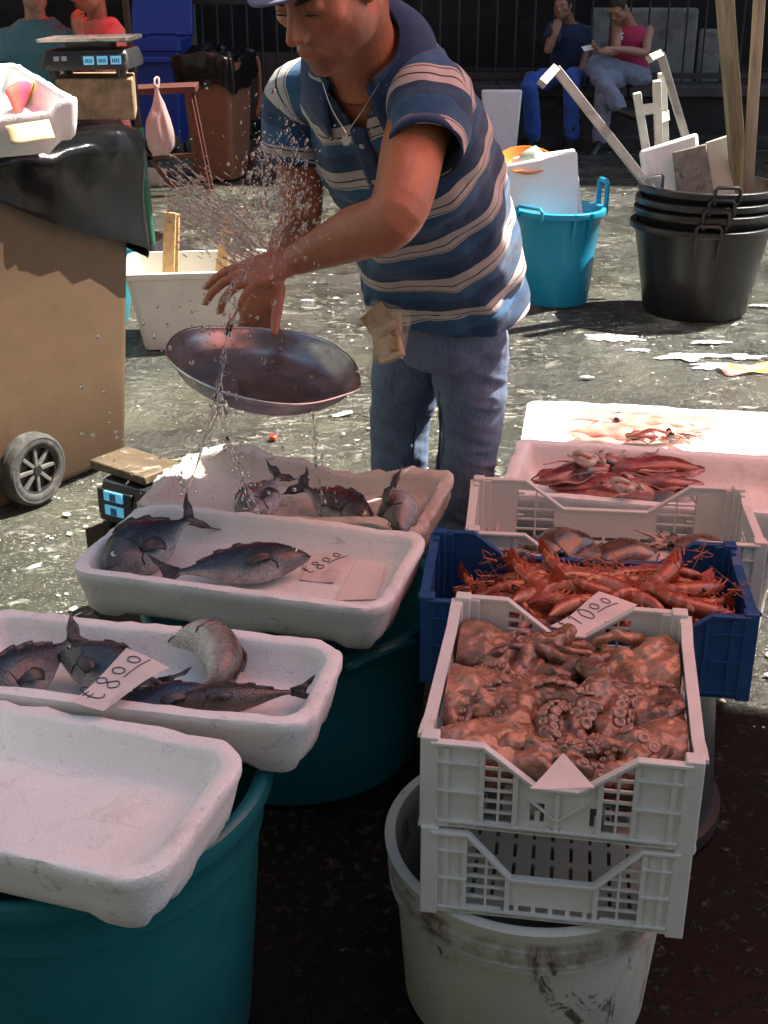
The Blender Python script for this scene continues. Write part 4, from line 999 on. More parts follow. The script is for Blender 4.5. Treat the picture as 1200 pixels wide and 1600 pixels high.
# ================================================================== people
def smin(a, b, k):
    h = np.clip(.5+.5*(b-a)/k, 0, 1); return b*(1-h)+a*h-k*h*(1-h)
def smax(a, b, k): return -smin(-a, -b, k)
def sd_ell(p, c, r):
    q = (p-np.asarray(c))/np.asarray(r); k0 = np.linalg.norm(q, axis=-1); k1 = np.linalg.norm(q/np.asarray(r), axis=-1)
    return k0*(k0-1)/(k1+1e-9)
def sd_cap(p, a, b, ra, rb):
    a, b = np.asarray(a), np.asarray(b); ab = b-a; t = np.clip(((p-a)@ab)/(ab@ab), 0, 1)
    return np.linalg.norm(p-a-t[..., None]*ab, axis=-1)-(ra+(rb-ra)*t)
def head_sdf(p):
    q = p.copy(); q[..., 0] = np.abs(q[..., 0])
    d = sd_ell(p, (0, -.018, .043), (.075, .094, .083))
    d = smin(d, sd_ell(p, (0, .030, -.020), (.060, .064, .085)), .03)
    d = smin(d, sd_ell(p, (0, .042, -.082), (.047, .046, .034)), .03)
    d = smin(d, sd_ell(q, (.050, .005, -.065), (.016, .035, .030)), .025)
    d = smin(d, sd_ell(p, (0, .078, -.104), (.021, .015, .015)), .02)
    d = smin(d, sd_ell(q, (.046, .060, -.020), (.022, .022, .017)), .018)
    d = smin(d, sd_ell(q, (.027, .083, .026), (.027, .012, .009)), .012)
    d = smax(d, -sd_ell(q, (.033, .105, .004), (.021, .020, .014)), .012)
    d = smin(d, sd_ell(q, (.032, .078, .003), (.0155, .0135, .0125)), .004)
    d = smin(d, sd_cap(p, (0, .088, .012), (0, .118, -.030), .0085, .0115), .011)
    d = smin(d, sd_ell(q, (.0125, .104, -.038), (.009, .011, .0085)), .007)
    d = smin(d, sd_ell(p, (0, .084, -.066), (.036, .0135, .021)), .014)
    d = smin(d, sd_ell(p, (0, .0955, -.0635), (.027, .0062, .0045)), .005)
    d = smin(d, sd_ell(p, (0, .0935, -.0742), (.023, .0065, .0052)), .005)
    d = smax(d, -sd_ell(p, (0, .106, -.0688), (.030, .012, .0014)), .003)
    d = smax(d, -sd_cap(q, (.021, .1035, -.040), (.038, .0865, -.072), .0042, .0036), .009)
    d = smax(d, -sd_cap(q, (.018, .0905, -.010), (.036, .0905, -.016), .0022, .002), .008)
    d = smax(d, -sd_ell(q, (.040, .098, -.058), (.004, .012, .020)), .010)
    return d
_hc = {}
def head_mesh(nu=120, nv=96):
    if (nu, nv) in _hc: return _hc[(nu, nv)]
    c = np.array([0, .005, -.01])
    ph = np.linspace(-math.pi/2, math.pi/2, nv+1)[1:-1]; th = np.linspace(0, 2*math.pi, nu, endpoint=False)
    PH, TH = np.meshgrid(ph, th, indexing='ij')
    D = np.stack([np.cos(PH)*np.cos(TH), np.cos(PH)*np.sin(TH), np.sin(PH)], -1)
    t = np.full(PH.shape, .20)
    for _ in range(60): t = t-np.clip(head_sdf(c+D*t[..., None]), -.02, .02)*.7
    rings = [c+D[i]*t[i][:, None] for i in range(len(ph))]
    _hc[(nu, nv)] = rings; return rings
def head_frame(c, f, u=(0, 0, 1)):
    f = nrm(f); u = np.asarray(u, float); u = nrm(u-np.dot(u, f)*f); x = np.cross(f, u)
    m = np.eye(4); m[:3, 0] = x; m[:3, 1] = f; m[:3, 2] = u; m[:3, 3] = c; return m     # x = its right side
def add_head(b, m, s=1.0, nu=120, nv=96):
    mm = m.copy(); mm[:3, :3] *= s
    b.loft([ap(mm, r) for r in head_mesh(nu, nv)])
    for sx in (-1, 1):                                    # ears
        e = B(); e.ell((sx*.076, -.012, -.004), (.009, .020, .031), rot_z(sx*.35), 14, 10); e.ell((sx*.072, -.004, -.028), (.007, .010, .012), None, 10, 8)
        b.add(ap(mm, e.verts()), e.F)
NAILS = []
def add_hand(b, w, d, n, side, curl=(.5, .5, .5, .5), spread=.10, s=1.0, thumb=(.75, .55, .35), tcurl=.4, wr=.026):
    """wrist point, direction of the fingers, palm normal (palm faces it), side the thumb is on (+1: across d x n)"""
    d = nrm(d); n = nrm(n-np.dot(n, d)*d); x = np.cross(d, n)*side
    w = np.asarray(w)
    def ring(t, a, th, off=0): return sell(w+d*t*s+n*off*s, x, n, a*s, th*s, 16, 2.6)
    b.loft([ring(-.02, .024, .020), ring(.0, .027, .020), ring(.025, .034, .0185), ring(.055, .041, .016), ring(.080, .042, .0135), ring(.094, .037, .010)])
    L = ((.040, .026, .021), (.045, .029, .022), (.042, .027, .021), (.033, .021, .019)); off = (.031, .0105, -.0105, -.030); st = (.082, .090, .086, .076)
    for i in range(4):
        p = w+d*st[i]*s+x*off[i]*s; dd = nrm(d+x*spread*(1.5-i)*.9); P = [p-dd*.018*s, p]; a = curl[i]*.6
        for l in L[i]:
            v = dd*math.cos(a)+n*math.sin(a); p = p+v*l*s; P.append(p); a += curl[i]
        r = np.array([.0096, .0098, .0090, .0082, .0070])*s*(1, 1.02, 1, .88)[i]
        b.tube(P, r, 10)
        v_ = nrm(P[-1]-P[-2]); NAILS.append((P[-1], v_, nrm(n-np.dot(n, v_)*v_), r[-1]))
    p = w+d*.022*s+x*.022*s; t = nrm(d*thumb[0]+x*thumb[1]+n*thumb[2]); P = [p-t*.01*s, p, p+t*.040*s]
    t2 = nrm(t+n*tcurl+d*tcurl*.5); P += [P[-1]+t2*.030*s, P[-1]+t2*.030*s+nrm(t2+n*tcurl*.6)*.024*s]
    b.tube(P, np.array([.015, .0145, .0115, .0105, .0085])*s, 10)
def skin_mat(name, base, red=(.45, .10, .06), sss=.0):
    k = N(name); co = k.coords()
    c = k.mix(1.0, k.attr('Col'), k.ramp(k.noise(co, 26, 6, .65), [(.3, (.82, .80, .80)), (.7, (1.08, 1.04, 1.03))]), 'MULTIPLY')
    c = k.mix(k.rng(k.noise(co, 220, 3), .64, .72, 0, .35), c, tuple(x*.45 for x in base))
    k.bsdf(Base_Color=c, Roughness=k.rng(k.noise(co, 60, 4), .3, .7, .28, .46), Specular_IOR_Level=.5, Subsurface_Weight=sss, Subsurface_Radius=(.010, .004, .002), Subsurface_Scale=1.0)
    h = k.math('ADD', k.math('MULTIPLY', k.noise(co, 480, 3), .35), k.noise(co, 45, 5, .6)); k.bump(h, .0030, .6); return k.m
def paint_skin(me, base, hm=None, s=1.0, stubble=.35, hands=()):
    V = mverts(me); C = np.tile(np.asarray(base, float), (len(V), 1))
    if hm is not None:
        q = ap(inv(hm), V)/s; ax = np.abs(q[:, 0]); inh = (np.linalg.norm(q, axis=1) < .17)
        g = lambda c, r: np.exp(-np.sum(((np.stack([ax, q[:, 1], q[:, 2]], 1)-np.asarray(c))/np.asarray(r))**2, 1))*inh
        lips = np.clip(g((0, .104, -.069), (.022, .016, .008))*1.4, 0, 1); C = C*(1-lips[:, None])+lips[:, None]*np.array([base[0]*.9, base[1]*.55, base[2]*.55])
        ch = g((.045, .07, -.03), (.03, .03, .025))*.35; C = C*(1-ch[:, None])+ch[:, None]*np.array([base[0]*1.1, base[1]*.7, base[2]*.65])
        ns = g((0, .125, -.03), (.018, .03, .02))*.4; C = C*(1-ns[:, None])+ns[:, None]*np.array([base[0]*1.1, base[1]*.68, base[2]*.62])
        bd = np.clip(g((0, .085, -.085), (.06, .06, .034))+g((.05, .03, -.075), (.03, .05, .03)), 0, 1)*stubble*(1-lips)
        C = C*(1-bd[:, None])+bd[:, None]*np.array([.09, .065, .055])
        ey = g((.033, .09, .002), (.018, .02, .011))*.35; C = C*(1-ey[:, None])+ey[:, None]*np.asarray(base)*.55
    mcol(me, C)
def hair_cap(m, s, fr=.052, low=-.03, back=-.06, n=72):
    """short hair: a shell over the cranium with an uneven lower edge"""
    b = B(); rings = []
    ph = np.linspace(math.pi/2-.02, -.75, 26); th = np.linspace(0, 2*math.pi, n, endpoint=False)
    c = np.array([0, -.01, .035])
    D = np.stack([np.stack([np.cos(p)*np.cos(th), np.cos(p)*np.sin(th), np.full(n, math.sin(p))], 1) for p in ph])
    t = np.full(D.shape[:2], .2)
    for _ in range(50): t = t-np.clip(head_sdf(c+D*t[..., None]), -.02, .02)*.7
    for i in range(len(ph)):
        p = c+D[i]*t[i][:, None]
        fy = np.clip((p[:, 1]-(-.01))/.08, 0, 1); lim = back+(fr-back)*smooth01(fy*1.15)+.006*np.sin(th*23)
        th_ = .034*smooth01((p[:, 2]-lim+.006)/.022)-.028
        rings.append(c+D[i]*(t[i]+th_+.0025*vnoise(p, 160, 4))[:, None])
    b.loft(rings, True, True)
    mm = m.copy(); mm[:3, :3] *= s; o = B(); o.add(ap(mm, b.verts()), b.F); return o
M_hair = mat('dark_hair', (.018, .013, .010), .55, 0, .4, .3, 60, .002, 220)
M_hair_g = mat('greying_hair', (.07, .06, .055), .6, 0, .4, .4, 90, .002, 220)
def cloth(name, col, var=.12, bump=.0012, bs=16, weave=900, wear=None):
    k = N(name); co = k.coords()
    c = k.ramp(k.noise(co, 9, 6, .65), [(.3, tuple(x*(1-var) for x in col)), (.7, tuple(x*(1+var) for x in col))])
    if wear: c = k.mix(k.rng(k.noise(co, 6, 5, .6), .5, .72, 0, .6), c, wear)
    k.bsdf(Base_Color=c, Roughness=.85, Specular_IOR_Level=.2, Sheen_Weight=.15)
    h = k.math('ADD', k.math('MULTIPLY', k.noise(co, weave, 2), .12), k.noise(co, bs, 6, .6, .8)); k.bump(h, bump*6, .6); return k.m
def limb(b, pts, r, n=18, sm=None): b.tube(pts, r, n, sm=sm or max(2*len(pts), 8))
def person(label, J, wear, group, cat='person', skin=(.34, .17, .11), vox=.009, s=1.0, hair=None, hands=None, stubble=.3, group_m=None):
    """J: joints by name in world space; wear: list of (part, kind, material, extra)"""
    base = np.array([J['pel'][0], J['pel'][1], J.get('floor', 0)])
    root = thing('person', label, cat, tr(*base), group); T = tr(*(-base))
    side = nrm(J['shL']-J['shR']); up = nrm(J['neck']-J['pel']); front = nrm(np.cross(up, side))*-1
    if np.dot(front, J['hf']) < 0: front = -front
    front = nrm(front-np.dot(front, up)*up)
    sp = lambda t: J['pel']*(1-t)+J['neck']*t+front*(.018*math.sin(t*math.pi))
    prof = [(-.14, .155, .105), (.0, .168, .115), (.25, .158, .108), (.5, .168, .112), (.75, .182, .112), (.90, .165, .09), (1.0, .085, .062)]
    hm = head_frame(J['head'], J['hf'], J.get('hu', (0, 0, 1)))
    b = B()
    b.loft([sell(sp(t), side, front, a*.95*s, c*.95*s, 28) for t, a, c in prof])
    nb = J['head']+hm[:3, :3] @ np.array([0, -.03, -.055])*s
    limb(b, [sp(.93), sp(1.02)*.5+nb*.5, nb, nb+(J['head']-nb)*.5], np.array([.062, .056, .054, .055])*s)
    add_head(b, hm, s, 72, 60)
    for q in 'LR':
        sh, el, wr = J['sh'+q], J['el'+q], J['wr'+q]
        limb(b, [sh, sh*.5+el*.5, el, el*.6+wr*.4, wr], np.array([.052, .047, .040, .041, .027])*s)
        hd = (hands or {}).get(q)
        if hd: add_hand(b, wr, *hd[:2], hd[2], **(hd[3] if len(hd) > 3 else {}))
    me = remesh(b, vox, 1); paint_skin(me, skin, hm, s, stubble)
    V = ap(T, mverts(me)); mset(me, V)
    obj('body', me, skin_mat('skin', skin), root)
    for part, kind, mt, ex in wear:
        g = B()
        if kind == 'shirt':
            g.loft([sell(sp(t), side, front, (a+.014)*s*ex.get('f', 1), (c+.014)*s*ex.get('f', 1), 32) for t, a, c in [(-.20, .160, .112)]+prof[1:]])
            if ex.get('sleeve', 0):
                for q in 'LR':
                    sh, el = J['sh'+q], J['el'+q]; e = sh+(el-sh)*ex['sleeve']
                    g.tube([sp(.86)*.35+sh*.65, sh, sh*.5+e*.5, e, e+(el-sh)*.01], np.array([.07, .078, .076, .074, .072])*s, 20, rounded=False)
            me = remesh(g, vox, 2); V = mverts(me); Nn = mnormals(me); V += Nn*(vnoise(V*np.array([1, 1, .6]), 11, 3, 3)*.009)[:, None]
        elif kind == 'trousers':
            g.loft([sell(sp(t), side, front, a*s, c*s, 28) for t, a, c in [(-.17, .15, .115), (-.05, .172, .125), (.10, .165, .118), (.17, .158, .112)]])
            for q in 'LR':
                h, k_, a = J['hip'+q], J['kn'+q], J['an'+q]
                limb(g, [h, h*.5+k_*.5, k_, k_*.5+a*.5, a], np.array([.100, .092, .080, .076, .072])*s)
            me = remesh(g, vox, 2); V = mverts(me); Nn = mnormals(me); V += Nn*(vnoise(V, 12, 8, 3)*.012)[:, None]
        elif kind == 'boots':
            top = ex.get('h', .25)
            for q in 'LR':
                k_, a, t = J['kn'+q], J['an'+q], J['toe'+q]; u = nrm(k_-a); f = nrm(t-a); hl = a-f*.05-u*.02
                limb(g, [a+u*top, a+u*top*.5, a+u*.03], np.array([.064, .058, .052])*s); limb(g, [hl-u*.035, a*.5+t*.5-u*.045, t-u*.05], np.array([.042, .045, .036])*s)
                q_ = B()
            me = remesh(g, vox, 1); V = mverts(me)
        mset(me, ap(T, V)); obj(part, me, mt, root)
    if hair: 
        h = hair_cap(hm, s); q = B().add(ap(T, h.verts()), h.F); obj('hair', q, hair, root, sharp=0)
    return root, base, hm
# ------------------------------------------------------------------ two men seated on the wall
SH = .52
def seated(px_hip, d, s=1.0): pass
d_ = 9.30
def zz(px, h, d):
    d = d+2.6 if d > 8 else d*1.26
    return np.array([xpx(px, d, h), d, h])
bl = dict(pel=zz(886, .62, 9.38), neck=zz(890, 1.06, 9.30), head=zz(879, 1.20, 9.16), hf=np.array([-.45, -.85, -.12]),
    shL=zz(914, .98, 9.30), shR=zz(866, 1.0, 9.26), elL=zz(915, .78, 9.26), wrL=zz(904, .57, 9.12), elR=zz(856, .84, 9.02), wrR=zz(868, .98, 8.98),
    hipL=zz(902, .60, 9.30), hipR=zz(872, .60, 9.30), knL=zz(893, .60, 8.93), knR=zz(828, .58, 8.93), anL=zz(893, .13, 8.96), anR=zz(833, .13, 8.98), toeL=zz(888, .05, 8.78), toeR=zz(822, .05, 8.82))
M_tee = cloth('navy_tee_cotton', (.016, .026, .060)); M_trs = cloth('royal_blue_work_trousers', (.030, .085, .34))
M_boot = mat('rubber_boot', (.012, .015, .014), .35, 0, .5, .3, 9)
person('man in navy tee and bright blue trousers seated on the wall, hand at his mouth', bl, [('t_shirt', 'shirt', M_tee, dict(sleeve=.55)), ('trousers', 'trousers', M_trs, {}), ('boots', 'boots', M_boot, dict(h=.08))],
    'men watching from the wall', hair=M_hair, skin=(.26, .135, .085), hands=dict(L=((.1, -.5, -.8), (-.6, .3, 0), 1), R=((.15, .25, .9), (.3, .9, 0), 1, dict(curl=(1.1, 1.1, 1.1, 1.1)))), s=.95)
pk = dict(pel=zz(985, .62, 9.38), neck=zz(984, 1.05, 9.24), head=zz(966, 1.185, 9.06), hf=np.array([-.55, -.55, -.60]), hu=(-.3, -.3, 1),
    shL=zz(1014, .99, 9.26), shR=zz(964, 1.0, 9.20), elL=zz(1008, .82, 9.08), wrL=zz(957, .86, 8.92), elR=zz(962, .84, 9.0), wrR=zz(938, .84, 8.82),
    hipL=zz(1002, .60, 9.30), hipR=zz(970, .60, 9.30), knL=zz(925, .73, 8.95), knR=zz(945, .60, 8.85), anL=zz(966, .40, 8.72), anR=zz(938, .13, 8.85), toeL=zz(990, .36, 8.62), toeR=zz(927, .05, 8.70))
M_vest = cloth('crimson_sleeveless_shirt', (.36, .030, .085)); M_jn = cloth('pale_denim', (.17, .20, .27), .2)
rootp, bp, hmp = person('man in crimson sleeveless shirt sitting cross-legged on the wall, reading a slip', pk, [('sleeveless_shirt', 'shirt', M_vest, dict(sleeve=.0)), ('jeans', 'trousers', M_jn, {}), ('boots', 'boots', M_boot, dict(h=.22))],
    'men watching from the wall', hair=M_hair, skin=(.36, .185, .125), hands=dict(L=((-.9, -.3, .05), (.1, -.2, -1), -1, dict(curl=(.5, .5, .5, .5))), R=((-.5, -.6, .2), (.6, .2, .6), 1, dict(curl=(.6, .6, .6, .6)))), s=.95)
gl = B(); mm = hmp
for sx in (-1, 1):
    t = np.linspace(0, 2*math.pi, 14); gl.tube(ap(mm, np.stack([sx*.033+.019*np.cos(t), np.full(14, .105), .002+.014*np.sin(t)], 1)), .0016, 5)
    gl.tube(ap(mm, [(sx*.052, .10, .004), (sx*.074, .02, .006), (sx*.076, -.02, .002)]), .0018, 5)
gl.tube(ap(mm, [(-.014, .112, .004), (.014, .112, .004)]), .0016, 5)
o = obj('spectacles', B().add(gl.verts()-bp, gl.F), M_iron, rootp)
tx = bpy.data.curves.new('number', 'FONT'); tx.body = '5'; tx.size = .10; tx.extrude = .001
to = bpy.data.objects.new('number', tx); COL.objects.link(to); dg = bpy.context.evaluated_depsgraph_get(); dg.update(); tme = bpy.data.meshes.new_from_object(to.evaluated_get(dg)); bpy.data.objects.remove(to)
link('shirt_number', tme, rootp, mat('white_print', (.7, .7, .7), .7), np.linalg.inv(tr(*bp)) @ frame(zz(965, .92, 9.085), (.88, -.47, 0), (-.40, -.75, .52)))
sl_ = obj('paper_slip', B().box((0, 0, 0), (.11, .07, .002)), mat('white_paper', (.75, .75, .72), .8), None, m=frame(zz(920, .875, 8.76), (.9, .2, .15), (-.2, -.5, .85)))
tag(sl_, 'white paper slip held by the man in the crimson shirt', 'paper')
# ------------------------------------------------------------------ two men behind the scales, on the left
def sitter(pxc, px_l, px_r, d, lean=0):
    pass
tl = dict(pel=zz(66, .56, 6.35), neck=zz(57, 1.23, 6.28), head=zz(52, 1.395, 6.20), hf=np.array([.55, -.80, -.15]),
    shL=zz(99, 1.12, 6.25), shR=zz(19, 1.12, 6.32), elL=zz(106, .86, 6.18), wrL=zz(96, .66, 6.0), elR=zz(10, .86, 6.2), wrR=zz(20, .64, 6.0),
    hipL=zz(82, .55, 6.3), hipR=zz(48, .55, 6.3), knL=zz(90, .56, 5.9), knR=zz(42, .56, 5.9), anL=zz(92, .13, 5.9), anR=zz(50, .13, 5.9), toeL=zz(95, .05, 5.75), toeR=zz(48, .05, 5.75))
M_teal_tee = cloth('teal_tee_cotton', (.045, .17, .21)); M_grey = cloth('dark_work_trousers', (.03, .032, .04)); M_redt = cloth('salmon_tee_cotton', (.62, .24, .22))
rt, bt, _ = person('man in a teal tee shirt behind the scales at far left', tl, [('t_shirt', 'shirt', M_teal_tee, dict(sleeve=.6, f=1.06)), ('trousers', 'trousers', M_grey, {}), ('boots', 'boots', M_boot, dict(h=.08))],
    'men under the red parasol', hair=M_hair_g, skin=(.36, .19, .13), hands=dict(L=((0, -.6, -.6), (-.7, 0, .3), 1), R=((0, -.6, -.6), (.7, 0, .3), -1)), s=1.03)
lg = B().prism([(math.cos(a)*.030, math.sin(a)*.030) for a in np.linspace(0, 2*math.pi, 24)[:-1]], .002, frame(zz(77, 1.03, 6.115), (1, .1, 0), (.12, -.97, .2)))
obj('chest_emblem', B().add(lg.verts()-bt, lg.F), mat('pale_print', (.55, .40, .38), .8), rt)
rd = dict(pel=zz(160, .56, 6.55), neck=zz(153, 1.22, 6.46), head=zz(137, 1.385, 6.36), hf=np.array([-.72, -.62, -.20]),
    shL=zz(178, 1.13, 6.40), shR=zz(132, 1.13, 6.50), elL=zz(162, .93, 6.22), wrL=zz(124, 1.14, 6.20), elR=zz(128, .93, 6.3), wrR=zz(150, .86, 6.22),
    hipL=zz(172, .55, 6.5), hipR=zz(145, .55, 6.5), knL=zz(165, .56, 6.1), knR=zz(135, .56, 6.1), anL=zz(165, .13, 6.1), anR=zz(140, .13, 6.1), toeL=zz(160, .05, 5.95), toeR=zz(132, .05, 5.95))
person('man in a salmon tee holding his chin behind the scales', rd, [('t_shirt', 'shirt', M_redt, dict(sleeve=.62, f=1.05)), ('trousers', 'trousers', M_grey, {}), ('boots', 'boots', M_boot, dict(h=.08))],
    'men under the red parasol', hair=M_hair, skin=(.42, .17, .11), hands=dict(L=((-.1, -.1, .95), (.4, .8, 0), 1, dict(curl=(.9, .9, 1.0, 1.0))), R=((.6, -.4, .1), (0, 0, 1), 1)), s=1.03)
for pxa, dd in ((66, 6.40), (160, 6.60)):
    p = zz(pxa, 0, dd); o = thing('upturned_crate', 'grey crate the man in %s sits on' % ('a teal tee' if pxa == 66 else 'a salmon tee'), 'crate', tr(*p), 'upturned grey crates')
    for q in range(4): obj('slat', B().box((0, -.205 if q < 4 else 0, .06+q*.12), (.42, .02, .09)), M_cope, o)
    obj('box_body', B().box((0, 0, .225), (.40, .38, .45)), M_wall, o)
# ================================================================== the fishmonger
V0 = U(690, 560, 1.98); VB = np.array([V0[0], V0[1], 0.0])
vend = thing('person', 'fishmonger in blue striped polo bending over the stall to splash water from a pan', 'person', tr(*VB))
VT = tr(*(-VB))
def put(name, b, mt, sharp=38, parent=None, **kw):
    if isinstance(b, B): q = B(); q.V = [ap(VT, v) for v in b.V]; q.C = b.C; q.F = b.F; q.n = b.n; return obj(name, q, mt, parent or vend, sharp=sharp, **kw)
    mset(b, ap(VT, mverts(b))); return obj(name, b, mt, parent or vend, **kw)
sideP = nrm((.93, -.36, 0.02)); sideC = nrm((.86, -.48, .02))
spine = [(692, 472, 2.00, .176, .130), (691, 430, 2.00, .176, .130), (684, 383, 1.985, .170, .128), (660, 303, 1.945, .168, .128), (630, 228, 1.895, .168, .122), (598, 152, 1.845, .152, .104), (574, 98, 1.805, .108, .080), (556, 66, 1.78, .070, .066)]
C_ = np.array([U(a, b, c) for a, b, c, _, _ in spine]); A_ = np.array([s[3] for s in spine]); Bb_ = np.array([s[4] for s in spine])
nR = 90; uu = np.linspace(0, len(spine)-1, nR)
SC_ = catmull(C_, nR); SA = np.interp(uu, np.arange(len(spine)), A_); SB = np.interp(uu, np.arange(len(spine)), Bb_)
for _ in range(3):
    SA[1:-1] = (SA[:-2]+2*SA[1:-1]+SA[2:])/4; SB[1:-1] = (SB[:-2]+2*SB[1:-1]+SB[2:])/4
Tn = np.gradient(SC_, axis=0); Tn = np.array([nrm(t) for t in Tn])
arc = np.r_[0, np.cumsum(np.linalg.norm(np.diff(SC_, axis=0), axis=1))]
def ring_axes(i):
    f = i/(nR-1); sd = nrm(sideP*(1-f)+sideC*f); sd = nrm(sd-np.dot(sd, Tn[i])*Tn[i]); fr = np.cross(sd, Tn[i])*1.0
    if fr[1] > 0: fr = -fr
    return sd, fr
# joints
shL, cuL, elL, wrL = U(668, 152, 1.765), U(664, 228, 1.66), U(617, 338, 1.555), U(462, 406, 1.64)
RIMY = U(411, 566, 1.57)[1]+.172
shR, cuR, elR, wrR = U(468, 165, 1.93), U(463, 240, 1.91), U(470, 345, 1.92), UN(423, 436, RIMY+.030)
hF = nrm((-.56, -.70, -.52)); hU = (-.25, -.30, .9)
HS = 1.0
HC = U(512, -30, 1.66)
hm = head_frame(HC, hF, hU)
# body: one continuous skin
b = B()
b.loft([sell(SC_[i], *ring_axes(i), SA[i]*.90, SB[i]*.90, 40) for i in range(0, nR, 4)]+[sell(SC_[-1], *ring_axes(nR-1), SA[-1]*.9, SB[-1]*.9, 40)])
nk = HC+hm[:3, :3] @ np.array([0, -.035, -.060]); nk0 = SC_[-1]
limb(b, [SC_[-14], SC_[-4], nk0*.5+nk*.5, nk, nk*.5+HC*.5], [.085, .070, .061, .058, .055], 24)
add_head(b, hm, HS, 150, 120)
for sh, el, wr, k_ in ((shL, elL, wrL, 1.12), (shR, elR, wrR, .96)):
    mid = sh*.55+el*.45
    b.tube([sh, mid, el*.97+mid*.03, el*.60+wr*.40, el*.2+wr*.8, wr], np.array([.055, .051, .0445, .0425, .030, .0255])*k_, 22, sm=34)
# left hand flicks the water, right hand holds the far rim
NAILS.clear()
add_hand(b, wrL, U(352, 440, 1.60)-wrL, (.10, .45, -1), -1, (.26, .34, .44, .56), .10, 1.02, (.60, .70, .45), .40)
add_hand(b, wrR, UN(400, 516, RIMY+.022)-wrR, (.10, -1, .05), -1, (.14, .12, .12, .14), .04, 1.0, (.80, .12, .80), .10)
nails = NAILS[:]
me = remesh(b, .0034, 2, .45)
SKIN = (.43, .165, .085)
paint_skin(me, SKIN, hm, HS, .55)
M_skin = skin_mat('tanned_skin', SKIN, sss=.12)
body = put('body', me, M_skin)
M_nail = mat('finger_nail', (.50, .27, .20), .25, var=.1)
for p_, d_n, n_n, r_ in nails: put('fingernail', B().ell(p_-n_n*r_*.62, (r_*1.15, r_*.80, r_*.34), frame((0, 0, 0), d_n, -n_n), 12, 8), M_nail, sharp=0)
def hl(P): return ap(hm, np.asarray(P)*HS)
for sx in (-1, 1):
    put('eye', B().ell(hl([(sx*.0325, .0775, -.001)])[0], (.0118, .0118, .0118), None, 14, 10), mat('eye_white', (.5, .46, .42), .2), sharp=0)
    t = np.linspace(-1, 1, 9)
    put('eyelashes', B().tube(hl(np.stack([sx*(.0325+.0135*t), .0945-.0035*t*t-.002*(t > .3), -.0022-.0035*t*t], 1)), [.0006, .0012, .0016, .0018, .0018, .0018, .0016, .0012, .0006], 6), M_hair, sharp=0)
    put('eyebrow', B().tube(hl(np.stack([sx*(.013+.036*(t+1)/2), .0975-.018*((t+1)/2)**2, .0165+.006*np.sin((t+1)*1.3)], 1)), [.0022, .0042, .0048, .0048, .0044, .004, .0034, .0026, .001], 7, flat=.8), M_hair, sharp=0)
hc = hair_cap(hm, HS, .06, -.03, -.055)
put('hair', hc, M_hair, sharp=0)
# cap
cap = B(); rings = []; n = 64; th = np.linspace(0, 2*math.pi, n, endpoint=False)
for z, r in ((.040, 1.06), (.052, 1.075), (.075, 1.06), (.100, .96), (.122, .76), (.136, .48), (.142, .18)):
    rings.append(hl(np.stack([.079*r*np.cos(th), -.016+.101*r*np.sin(th), np.full(n, z)+.010*np.sin(th)], 1)))
cap.loft(rings, False, True)
M_cap = cloth('slate_blue_cap_cotton', (.16, .16, .26), .1)
cp = put('cap', cap, M_cap, solid=.003)
br = []
for v in np.linspace(0, 1, 9):
    a = np.linspace(-1.12, 1.12, 25)
    r_ = 1.055+v*(.66*np.cos(a*.72)**1.0)
    br.append(hl(np.stack([.079*(1.06+v*.10)*np.sin(a)*1.0, -.016+.101*r_*np.cos(a)+.0, .049+.002*v-.020*(np.sin(a)**2)*v], 1)))
put('brim', B().sheet(br), M_cap, solid=.004, parent=cp)
# ------------------------------------------------------------------ polo shirt
def stripe_mat(name):
    k = N(name); co = k.coords()
    x = k.math('FRACT', k.math('ADD', k.math('DIVIDE', k.math('ADD', k.attr('stripe', 'Fac'), k.math('MULTIPLY', k.math('SUBTRACT', k.noise(co, 5, 3), .5), .009)), .122), .0))
    navy, wh, bk, mid = (.017, .055, .125), (.50, .47, .45), (.008, .009, .014), (.026, .098, .205)
    c = k.ramp(x, [(0, mid), (.30, wh), (.325, bk), (.340, wh), (.45, bk), (.478, wh), (.655, bk), (.668, navy)], 'CONSTANT')
    c = k.mix(1.0, c, k.ramp(k.noise(co, 14, 6, .7), [(.3, (.86,)*3), (.7, (1.1,)*3)]), 'MULTIPLY')
    k.bsdf(Base_Color=c, Roughness=.8, Specular_IOR_Level=.25, Sheen_Weight=.2)
    h = k.math('ADD', k.math('MULTIPLY', k.noise(co, 1100, 2), .10), k.noise(co, 13, 6, .6, 1.1)); k.bump(h, .010, .55); return k.m
M_polo = stripe_mat('striped_polo_cotton')
def wrinkle(V, Nn, amp, seed):
    q = V.copy()
    w1 = vnoise(np.stack([q[:, 0]*5+q[:, 2]*9, q[:, 1]*6, q[:, 2]*5-q[:, 0]*6], 1), 1.0, seed, 2)
    w2 = vnoise(np.stack([q[:, 0]*16+q[:, 2]*10, q[:, 1]*14, q[:, 2]*22-q[:, 0]*16], 1), 1.0, seed+3, 2)
    return V+Nn*((np.abs(w1)*-1.3+.4)*amp+w2*amp*.42)[:, None]
nS = 128; grid = []; frn = []
for i in range(nR):
    sd, fr = ring_axes(i); g = 1.0+.02*math.sin(i*.3)
    flare = .016 if i < 10 else .010
    ang = np.linspace(0, 2*math.pi, nS, endpoint=False)
    grid.append(sell(SC_[i], sd, fr, SA[i]+flare, SB[i]+flare, nS)); frn.append(ang)
G_ = np.array(grid); cen = np.repeat(SC_[:, None], nS, 1); Nn = (G_-cen); Nn = Nn/np.linalg.norm(Nn, axis=2)[..., None]
Vg = wrinkle(G_.reshape(-1, 3), Nn.reshape(-1, 3), .013, 5).reshape(G_.shape)
ang = frn[0]; dfr = np.abs((ang-math.pi/2+math.pi) % (2*math.pi)-math.pi)     # angle away from the front midline
